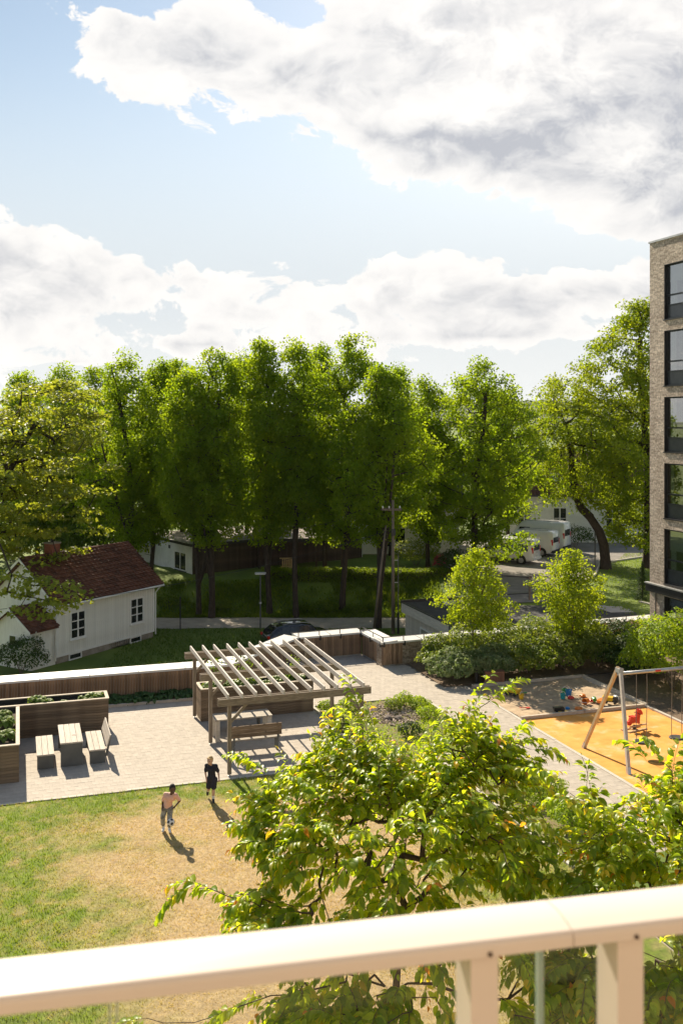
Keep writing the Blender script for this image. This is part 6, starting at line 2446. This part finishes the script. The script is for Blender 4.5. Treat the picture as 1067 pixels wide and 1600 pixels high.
def cherry(label, base, blobs, nshoot, seed, trunk, nsolo, lscale=.145, extra=()):
    rg = np.random.default_rng(seed)
    t = thing('cherry_tree', label, 'tree', base)
    # shoot roots inside the crown
    T = []
    bw = np.array([b[3] * b[4] * b[5] for b in blobs]) ** .75
    bw = bw / bw.sum()
    for i in range(nshoot):
        b = blobs[rg.choice(len(blobs), p=bw)]
        d = rg.normal(0, 1, 3)
        d /= np.linalg.norm(d)
        r = rg.uniform(.08, 1) ** .42
        e = [max(.10, q - sh) for q, sh in zip(b[3:6], (.30, .25, .34))]
        T.append((b[0] + d[0] * e[0] * r, b[1] + d[1] * e[1] * r, b[2] + d[2] * e[2] * r))
    T += [e[:3] for e in extra]
    T = np.array(T)
    nodes, par, tips = grow(T, trunk, .22, seed, .25)
    mesh_b = branch_mesh('trunk', nodes, par, tips, .0032, .41, len(trunk), .07, MT['cherry_bark'], 6)
    obj('trunk', mesh_b, t)
    centre = np.array([np.mean([b[0] for b in blobs]), np.mean([b[1] for b in blobs]), np.mean([b[2] for b in blobs]) - .6])
    M, Tn, Px = [], [], []
    SV, SF = [], []
    so = 0
    for (ti, node) in tips:
        p = T[ti].copy()
        out = p - centre
        out = out / np.linalg.norm(out)
        q = nodes[par[node]] if par[node] >= 0 else centre
        d0 = p - q
        d0 = d0 / max(np.linalg.norm(d0), 1e-6)
        d = d0 * .55 + out * .75 + rg.normal(0, .32, 3)
        d[2] += .25
        d /= np.linalg.norm(d)
        n = int(rg.integers(9, 14))
        L = rg.uniform(.32, .68)
        fresh = rg.uniform(0, 1) < .45
        pts = [p]
        for k in range(n):
            f = k / (n - 1)
            d = d + np.array([0, 0, -.075 - .05 * f])
            d /= np.linalg.norm(d)
            p = p + d * L / n
            pts.append(p)
            for rep in range(2 if k < n - 1 else 1):
                s = 1 if (k + rep) % 2 else -1
                side = np.cross(d, np.array([0, 0, 1.]))
                side /= max(np.linalg.norm(side), 1e-6)
                ax = d * rg.uniform(.35, .9) + side * s * rg.uniform(.5, 1.0) + np.array([0, 0, rg.uniform(-1.0, -.1)])
                if k == n - 1:
                    ax = d + np.array([0, 0, -.2])
                ax /= np.linalg.norm(ax)
                up = np.array([0, 0, 1.]) + rg.normal(0, .45, 3) + out * .35
                yv = np.cross(up, ax)
                yv /= max(np.linalg.norm(yv), 1e-6)
                zv = np.cross(ax, yv)
                ls = lscale * rg.uniform(.65, 1.15) * (1 - .38 * max(0, f - .65) / .35)
                rgt = np.stack([ax, yv * rg.uniform(.85, 1.1), zv], 0) * ls
                M.append((rgt, p + ax * .018))
                yel = rg.uniform(0, 1)
                if fresh and f > .78 and yel < .5:
                    c = np.array((.38, .16, .03)) if yel < .14 else np.array((.40, .32, .04))
                elif yel < .10:
                    c = np.array((.30, .29, .04))
                else:
                    m = rg.uniform(0, 1)
                    c = np.array((.100, .175, .014)) * (1 - m) + np.array((.27, .325, .03)) * m
                Tn.append(c * rg.uniform(.8, 1.2))
        a = np.array(pts)
        for k in range(0, len(a) - 1, 2):
            e = a[min(k + 2, len(a) - 1)]
            dd = e - a[k]
            sd = np.cross(dd, [0, 0, 1.])
            sd = sd / max(np.linalg.norm(sd), 1e-6) * .0028
            uu = np.array([0, 0, .0028])
            SV += [a[k] + sd, a[k] + uu, a[k] - sd, e + sd, e + uu, e - sd]
            SF += [(so, so + 1, so + 4, so + 3), (so + 1, so + 2, so + 5, so + 4), (so + 2, so, so + 3, so + 5)]
            so += 6
    obj('twigs', npmesh('twigs', np.array(SV), np.array(SF), MT['twig']), t)['kind'] = 'stuff'
    mats = np.array([m for m, _ in M])
    pos = np.array([p for _, p in M])
    Tn = np.array(Tn)
    # the leaves that show largest stay single pieces
    wp = pos + np.array(base)
    px = 533.5 + F * wp[:, 0] / wp[:, 1]
    py = HZ + F * (EYE - wp[:, 2]) / wp[:, 1]
    inframe = (px > 0) & (px < 1067) & (py > 1060) & (py < 1590)
    outw = np.linalg.norm((pos - centre) * np.array([1, 1, 1]), axis=1)
    score = np.where(inframe, -wp[:, 1] + outw * .8, -99)
    solo = np.argsort(-score)[:nsolo]
    is_solo = np.zeros(len(pos), bool)
    is_solo[solo] = True
    rest = np.where(~is_solo)[0]
    V = np.einsum('vk,nkj->nvj', LV, mats[rest]) + pos[rest][:, None]
    nv = len(LV)
    Fa = (LF[None] + (np.arange(len(rest)) * nv)[:, None, None]).reshape(-1, 4)
    o = obj('foliage', npmesh('foliage', V.reshape(-1, 3), Fa, MT['cherry'], True, np.repeat(Tn[rest], nv, axis=0)), t)
    o['kind'] = 'stuff'
    pal = {}
    for i in solo:
        key = tuple(np.round(Tn[i] / .05).astype(int))
        if key not in pal:
            pal[key] = npmesh('leaf', LV, LF, MT['cherry'], True, np.repeat(Tn[i][None], nv, axis=0))
        ob = obj('leaf', pal[key], t)
        mm = Matrix(mats[i].T.tolist()).to_4x4()
        mm.translation = Vector(pos[i])
        ob.matrix_basis = mm
    return t


MT['twig'] = mat('green_twig', (.10, .085, .03), (.16, .11, .045), .6, 8)


def build_cherries():
    def w(px, py, y):
        return np.array(PY(px, y, EYE - (py - HZ) / F * y))
    B = np.array((.75, 11.6, 0.0))
    def bl(px, py, y, rx, ry, rz):
        if py < 1265:
            py += 20
        p = w(px, py, y) - B
        return (p[0], p[1], p[2], rx, ry, rz)
    k = 11.6 / F
    blobs = [bl(620, 1330, 11.6, 190 * k, 1.2, 140 * k), bl(480, 1215, 12.2, 75 * k, .6, 45 * k), bl(560, 1165, 12.4, 90 * k, .7, 55 * k), bl(720, 1140, 12.4, 75 * k, .6, 45 * k), bl(790, 1200, 12.2, 60 * k, .6, 60 * k),
             bl(470, 1330, 11.4, 85 * k, .8, 70 * k), bl(500, 1440, 10.6, 110 * k, .8, 60 * k), bl(700, 1450, 10.6, 190 * k, .8, 80 * k), bl(560, 1560, 10.2, 190 * k, .8, 60 * k), bl(780, 1330, 11.4, 90 * k, .8, 90 * k), bl(640, 1250, 12, 160 * k, .9, 80 * k), bl(860, 1560, 10.2, 120 * k, .8, 90 * k), bl(430, 1260, 11.8, 70 * k, .6, 60 * k), bl(420, 1420, 10.8, 70 * k, .6, 55 * k), bl(610, 1200, 12.2, 95 * k, .7, 50 * k), bl(690, 1195, 12.2, 90 * k, .6, 60 * k), bl(520, 1190, 12.3, 80 * k, .6, 45 * k), bl(760, 1170, 12.3, 80 * k, .6, 55 * k)]
    extra = []
    for px, py, y in [(300, 1385, 10.6), (330, 1390, 10.6), (360, 1400, 10.7), (395, 1410, 10.7), (405, 1200, 12.2), (420, 1215, 12.2), (545, 1115, 12.6), (560, 1108, 12.6), (775, 1090, 12.6), (760, 1100, 12.6), (740, 1110, 12.6), (815, 1165, 12.3), (830, 1172, 12.3), (800, 1160, 12.3),
                      (395, 1300, 11.5), (410, 1310, 11.5), (230, 1592, 10.0), (255, 1600, 10.0), (355, 1580, 10.2), (380, 1570, 10.2)]:
        p = w(px, py, y) - B
        extra.append(tuple(p))
    trunk = [(0, 0, -.3), (.0, 0, .6), (-.05, 0, 1.4), (-.1, .05, 2.2), (-.15, 0, 3.0), (-.15, 0, 3.8), (-.1, 0, 4.6), (0, 0, 5.3)]
    cherry('cherry tree with glossy green and yellow leaves in front of the lawn', tuple(B), blobs, 660, 501, trunk, 200, extra=extra)
    B2 = np.array((4.1, 11.4, 0.0))
    B[:] = B2
    blobs = [bl(1010, 1330, 11.2, 130 * k, .9, 95 * k), bl(930, 1290, 11.2, 60 * k, .5, 40 * k), bl(1050, 1240, 11.6, 60 * k, .6, 50 * k), bl(1000, 1540, 10.4, 130 * k, .9, 90 * k), bl(1130, 1330, 11.4, 130 * k, .9, 130 * k), bl(1120, 1500, 10.8, 130 * k, .9, 100 * k), bl(960, 1400, 10.8, 110 * k, .8, 60 * k), bl(1060, 1580, 10.2, 130 * k, .8, 80 * k), bl(900, 1500, 10.4, 100 * k, .7, 60 * k)]
    extra = []
    for px, py, y in [(1010, 1190, 11.6), (1035, 1195, 11.6), (1050, 1205, 11.6), (890, 1240, 11.3), (905, 1250, 11.3), (925, 1250, 11.3), (870, 1300, 11.2), (880, 1330, 11.2)]:
        extra.append(tuple(w(px, py, y) - B))
    trunk = [(0, 0, -.3), (.0, 0, .6), (.05, 0, 1.4), (.0, .05, 2.2), (-.05, 0, 3.0), (0, 0, 3.8), (.05, 0, 4.6)]
    cherry('cherry tree at the right edge, branches hanging over the path', tuple(B2), blobs, 460, 502, trunk, 100, extra=extra)


build_cherries()


# ------------------------------------------------------------------ children playing
def blob(name, prims, voxel, m, parent, smooth=4):
    """one continuous surface grown from overlapping capsules and ellipsoids"""
    bm = bmesh.new()
    for p in prims:
        if p[0] == 'cap':
            _, a, b, r1, r2 = p
            a, b = Vector(a), Vector(b)
            n = max(2, int((b - a).length / (min(r1, r2) * .5)))
            for i in range(n + 1):
                t = i / n
                mt = Matrix.Translation(a.lerp(b, t))
                bmesh.ops.create_icosphere(bm, subdivisions=2, radius=r1 + (r2 - r1) * t, matrix=mt)
        else:
            _, c, s, rot = p
            mt = Matrix.Translation(Vector(c)) @ Euler(rot).to_matrix().to_4x4() @ Matrix.Diagonal((*s, 1))
            bmesh.ops.create_icosphere(bm, subdivisions=3, radius=1.0, matrix=mt)
    me = bpy.data.meshes.new(name)
    bm.to_mesh(me)
    bm.free()
    tmp = bpy.data.objects.new(name + '_tmp', me)
    COL.objects.link(tmp)
    r = tmp.modifiers.new('r', 'REMESH')
    r.mode = 'VOXEL'
    r.voxel_size = voxel
    s = tmp.modifiers.new('s', 'SMOOTH')
    s.iterations = smooth
    s.factor = .5
    dg = bpy.context.evaluated_depsgraph_get()
    new = bpy.data.meshes.new_from_object(tmp.evaluated_get(dg))
    bpy.data.objects.remove(tmp)
    new.materials.clear()
    new.materials.append(m)
    new.polygons.foreach_set('use_smooth', [True] * len(new.polygons))
    new.name = name
    return obj(name, new, parent)


def hand(prims, wrist, d, side, s=1.0):
    """palm, four curled fingers and a thumb; d: along the forearm, side: thumb side"""
    w, d, sd = Vector(wrist), Vector(d).normalized(), Vector(side).normalized()
    nn = d.cross(sd).normalized()
    palm = w + d * .045 * s
    prims.append(('cap', w, palm, .020 * s, .026 * s))
    for k in range(4):
        off = sd * (.020 - k * .013) * s
        l = (.050, .056, .052, .040)[k] * s
        a = palm + off + d * .012 * s
        b = a + d * l * .55 + nn * .006 * s
        c = b + d * l * .40 + nn * .022 * s
        prims.append(('cap', a, b, .0088 * s, .0082 * s))
        prims.append(('cap', b, c, .0082 * s, .0072 * s))
    a = w + d * .020 * s + sd * .020 * s
    prims.append(('cap', a, a + sd * .024 * s + d * .022 * s, .0095 * s, .009 * s))
    prims.append(('cap', a + sd * .024 * s + d * .022 * s, a + sd * .030 * s + d * .05 * s + nn * .008 * s, .009 * s, .0078 * s))


def wrinkle(o, amp):
    from mathutils import noise
    me = o.data
    for v in me.vertices:
        q = v.co
        v.co = v.co + v.normal * amp * noise.noise(Vector((q.x * 14 + q.z * 9, q.y * 14 - q.z * 6, q.z * 11)))


def person(label, pos, J, look, skin, top, bottom, shoe, sock, hairm, long_trousers, hair_full):
    p = thing('person', label, 'person', pos)
    V = {k: Vector(v) for k, v in J.items()}
    look = Vector(look).normalized()
    rt = look.cross(Vector((0, 0, 1))).normalized()      # viewer's idea of the head's own right side
    hr = .098
    prims = [('ell', V['head'], (hr * .80, hr * .94, hr * 1.12), (0, 0, math.atan2(-look.x, look.y))),
             ('ell', V['head'] + look * .028 + Vector((0, 0, -.055)), (hr * .56, hr * .62, hr * .56), (0, 0, math.atan2(-look.x, look.y))),
             ('cap', V['neck'] - Vector((0, 0, .03)), V['head'] - Vector((0, 0, .05)), .043, .042),
             ('cap', V['head'] + look * .088 + Vector((0, 0, .005)), V['head'] + look * .108 + Vector((0, 0, -.022)), .010, .015)]
    for s in (-1, 1):
        prims.append(('ell', V['head'] + rt * s * .080 + Vector((0, 0, -.012)), (.014, .02, .028), (0, 0, math.atan2(-look.x, look.y))))
    prims.append(('cap', V['head'] + look * .080 + rt * .02 + Vector((0, 0, -.062)), V['head'] + look * .080 - rt * .02 + Vector((0, 0, -.062)), .010, .010))
    chest = V['neck'].lerp(V['hip'], .32)
    prims += [('cap', V['sl'], V['sr'], .052, .052), ('cap', chest + (V['sl'] - V['sr']) * .18, chest - (V['sl'] - V['sr']) * .18, .082, .082), ('cap', chest, V['hip'], .095, .092),
              ('cap', V['hl'], V['hr'], .078, .078)]
    for a, b, c, sd in (('sl', 'el', 'wl', 1), ('sr', 'er', 'wr', -1)):
        prims += [('cap', V[a], V[b], .040, .032), ('cap', V[b], V[c], .031, .022)]
        d = V[c] - V[b]
        hand(prims, V[c], d, look - d.normalized() * look.dot(d.normalized()) + Vector((.01, 0, .01)), .86)
    for a, b, c, f in (('hl', 'kl', 'al', 'fl'), ('hr', 'kr', 'ar', 'fr')):
        prims += [('cap', V[a], V[b], .076, .050), ('cap', V[b], V[b].lerp(V[c], .35), .049, .050), ('cap', V[b].lerp(V[c], .35), V[c], .050, .031), ('cap', V[c], V[f], .034, .026)]
    blob('body', prims, .0085, skin, p, 3)
    # shirt
    sh = [('cap', V['sl'], V['sr'], .066, .066), ('cap', chest + (V['sl'] - V['sr']) * .22, chest - (V['sl'] - V['sr']) * .22, .098, .098), ('cap', chest, V['hip'] + Vector((0, 0, .02)), .112, .118),
          ('cap', V['hl'].lerp(V['hr'], .1) + Vector((0, 0, .03)), V['hl'].lerp(V['hr'], .9) + Vector((0, 0, .03)), .085, .085)]
    for a, b in (('sl', 'el'), ('sr', 'er')):
        sh.append(('cap', V[a], V[a].lerp(V[b], .72), .060, .056))
    wrinkle(blob('shirt', sh, .011, top, p, 3), .012)
    pb = [('cap', V['hl'] - Vector((0, 0, .01)), V['hr'] - Vector((0, 0, .01)), .092, .092)]
    for a, b, c in (('hl', 'kl', 'al'), ('hr', 'kr', 'ar')):
        if long_trousers:
            pb += [('cap', V[a], V[b], .090, .066), ('cap', V[b], V[b].lerp(V[c], .62), .066, .060)]
        else:
            pb += [('cap', V[a], V[a].lerp(V[b], .74), .094, .088)]
    wrinkle(blob('trousers' if long_trousers else 'shorts', pb, .011, bottom, p, 3), .012)
    for a, f, kn in (('al', 'fl', 'kl'), ('ar', 'fr', 'kr')):
        d = (V[f] - V[a]).normalized()
        blob('shoe', [('cap', V[a] - d * .035 + Vector((0, 0, -.012)), V[f] + Vector((0, 0, .004)), .043, .036), ('cap', V[a], V[a] + (V[kn] - V[a]).normalized() * .03, .042, .040)], .009, shoe, p, 3)
        blob('sock', [('cap', V[a], V[a].lerp(V[kn], .30), .042, .047)], .009, sock, p, 2)
    hc = V['head'] - look * .016 + Vector((0, 0, .024))
    hp = [('ell', hc, (hr * .86, hr * .96, hr * 1.08), (0, 0, math.atan2(-look.x, look.y)))]
    if hair_full:
        hp += [('cap', V['head'] + look * .075 + rt * .045 + Vector((0, 0, .075)), V['head'] + look * .075 - rt * .045 + Vector((0, 0, .075)), .022, .022), ('cap', V['head'] - look * .075 + Vector((0, 0, .02)), V['head'] - look * .07 + Vector((0, 0, -.055)), .045, .03)]
    hm = blob('hair', hp, .009, hairm, p, 2)
    # open the face: pull the hair back behind the hairline
    for v in hm.data.vertices:
        q = v.co - V['head']
        fwd = q.dot(look)
        lim = .045 + max(0, q.z - .03) * .55
        if fwd > lim and q.z < .085:
            v.co = v.co - look * (fwd - lim) * 1.0
    for s in (-1, 1):
        e = V['head'] + look * .083 + rt * s * .033 + Vector((0, 0, .012))
        m = MB()
        bm = bmesh.new()
        bmesh.ops.create_icosphere(bm, subdivisions=2, radius=.0105)
        me = bpy.data.meshes.new('eye')
        bm.to_mesh(me)
        bm.free()
        me.materials.append(MT['eye'])
        obj('eye', me, p, e)
    return p


MT['eye'] = mat('eye', (.02, .015, .012), (.03, .02, .016), .3, 5)
MT['skin_dark'] = mat('dark_skin', (.085, .045, .028), (.12, .066, .042), .5, 6, spec=.4)
MT['skin_fair'] = mat('fair_skin', (.50, .31, .22), (.58, .38, .28), .5, 6, spec=.4)
MT['peach'] = mat('peach_cotton', (.72, .42, .32), (.80, .50, .40), .85, 9, bump=.5, bscale=14)
MT['grey_cloth'] = mat('grey_camouflage', (.17, .165, .14), (.33, .32, .28), .85, 12, lo=.42, hi=.58)
MT['navy'] = mat('navy_cotton', (.012, .013, .024), (.022, .024, .040), .8, 9, bump=.5, bscale=14)
MT['white_cloth'] = mat('white_cloth', (.66, .65, .62), (.75, .74, .71), .8, 10)
MT['black_shoe'] = mat('black_shoe', (.02, .02, .022), (.04, .04, .042), .6, 10)
MT['hair_black'] = mat('black_hair', (.012, .010, .009), (.025, .02, .017), .7, 60, bump=.8, bscale=90)
MT['hair_blond'] = mat('blond_hair', (.42, .27, .10), (.60, .42, .20), .6, 40, bump=.6, bscale=70)


def build_people():
    pos = G(261.5, 1299)
    J = dict(head=(.16, -.10, 1.17), neck=(.11, -.04, 1.03), sl=(-.05, .03, .975), sr=(.23, -.05, .985), hip=(.0, .06, .66), hl=(-.075, .06, .62), hr=(.075, .04, .62),
             el=(-.135, .10, .76), wl=(-.115, -.06, .63), er=(.33, .05, .80), wr=(.22, -.06, .69),
             kl=(-.115, -.02, .36), al=(-.11, .06, .07), fl=(-.10, -.08, .035), kr=(.085, -.10, .36), ar=(.06, .0, .07), fr=(.10, -.13, .035))
    person('child in a peach T-shirt and grey trousers bending over the football on the lawn', pos, J, (.35, -.85, -.42), MT['skin_dark'], MT['peach'], MT['grey_cloth'], MT['white_cloth'], MT['white_cloth'], MT['hair_black'], True, False)
    # ball in the air just in front of the shin
    b = pos + Vector((.14, -.26, .345))
    bm = bmesh.new()
    bmesh.ops.create_icosphere(bm, subdivisions=4, radius=.105)
    ico = bmesh.new()
    bmesh.ops.create_icosphere(ico, subdivisions=1, radius=1.0)
    dirs = [v.co.normalized() for v in ico.verts]
    ico.free()
    q = Euler((.4, .3, .2)).to_matrix()
    dirs = [q @ d for d in dirs]
    me = bpy.data.meshes.new('football')
    bm.to_mesh(me)
    bm.free()
    me.materials.append(MT['white_cloth'])
    me.materials.append(MT['black_shoe'])
    for f in me.polygons:
        n = Vector(f.center).normalized()
        f.material_index = 1 if max(n.dot(d) for d in dirs) > math.cos(R(20.5)) else 0
        f.use_smooth = True
    tag(obj('football', me, None, b), 'white football with black patches in front of the child in peach', 'football')
    pos2 = G(332, 1253)
    J = dict(head=(-.06, -.05, 1.21), neck=(-.03, .0, 1.08), sl=(-.165, .03, 1.035), sr=(.10, -.01, 1.035), hip=(-.02, .03, .68), hl=(-.095, .04, .64), hr=(.055, .02, .64),
             el=(-.205, .03, .84), wl=(-.165, -.03, .66), er=(.175, -.01, .85), wr=(.205, -.10, .70),
             kl=(-.11, .05, .36), al=(-.175, .33, .20), fl=(-.185, .34, .08), kr=(.035, -.02, .37), ar=(.025, .0, .075), fr=(.055, -.13, .035))
    person('blond child in a navy T-shirt and dark shorts walking at the lawn edge', pos2, J, (-.35, -.9, -.1), MT['skin_fair'], MT['navy'], MT['navy'], MT['black_shoe'], MT['white_cloth'], MT['hair_blond'], False, True)
    # small flattened dark lump on the lawn
    bm = bmesh.new()
    bmesh.ops.create_icosphere(bm, subdivisions=3, radius=.1)
    rg = np.random.default_rng(3)
    for v in bm.verts:
        v.co *= 1 + rg.normal(0, .1)
        v.co = Vector((v.co.x * 1.3, v.co.y * .8, v.co.z * .4))
    me = bpy.data.meshes.new('dark_lump')
    bm.to_mesh(me)
    bm.free()
    me.materials.append(MT['soil'])
    tag(obj('dark_lump', me, None, G(372, 1253, .01)), 'small dark lump on the lawn right of the blond child', 'soil clod')


build_people()


# ------------------------------------------------------------------ far country
def build_far():
    rg = np.random.default_rng(77)
    # belt of woods behind the houses
    n = 26000
    y = rg.uniform(120, 420, n)
    x = rg.uniform(-1, 1, n) * y * .5
    h = (5 + 6 * fbm(x, y, .035, 71)) * np.sqrt(rg.uniform(.05, 1, n)) * np.clip(y / 200, .75, 1.2)
    lump = vnoise(x, y, .16, 72)
    z = ground_h(x, y) + h * (.6 + .4 * lump)
    c = np.stack([x, y, z], -1)
    s = rg.uniform(.9, 2.0, n)
    V, Fa = leaf_cards(c, rg.normal(0, 1, (n, 3)), unit(rg.normal(0, .6, (n, 3)) + np.array([0, -.3, .8])), s, s * .8)
    o = obj('far_wood', npmesh('far_wood', V, Fa, MT['wood_far']))
    o['kind'] = 'stuff'
    o['label'] = 'far wood behind the houses, reading as one mass of trees'
    # hills on the horizon
    xs = np.linspace(-3500, 3500, 120)
    ys = np.linspace(2100, 4200, 26)
    X, Y = np.meshgrid(xs, ys)
    ridge = np.exp(-((Y - 3000 - 250 * np.sin(X / 900)) / 520) ** 2)
    Z = -14 + ridge * (18 + 48 * fbm(X, Y, .0016, 81, 4) + 40 * sstep(-200, 500, X)) + 5 * (fbm(X, Y, .012, 83, 3) - .5) * ridge
    i = np.arange(X.size).reshape(X.shape)
    Fa = np.stack([i[:-1, :-1], i[:-1, 1:], i[1:, 1:], i[1:, :-1]], -1).reshape(-1, 4)
    struct(obj('hills', npmesh('hills', np.stack([X, Y, Z], -1).reshape(-1, 3), Fa, MT['hill'], True)), 'low wooded hills on the horizon')


MT['hill'] = mat('wooded_hill', (.035, .055, .022), (.07, .09, .035), .95, .012, detail=8)
build_far()


# ------------------------------------------------------------------ air between here and the hills
def build_haze():
    m = bpy.data.materials.new('summer_haze')
    m.use_nodes = True
    t = NT(m.node_tree)
    t.n.clear()
    out = t.node('ShaderNodeOutputMaterial')
    v = t.node('ShaderNodeVolumePrincipled')
    v.inputs['Color'].default_value = (.88, .93, 1.0, 1)
    v.inputs['Density'].default_value = 3.0e-5
    v.inputs['Anisotropy'].default_value = 0.2
    t.l.new(v.outputs[0], out.inputs['Volume'])
    o = obj('haze', MB().box(-6200, 6200, -6200, 7200, -17, 130).mesh('haze', m))
    o['kind'] = 'stuff'
    o['label'] = 'thin summer haze in the air'


build_haze()
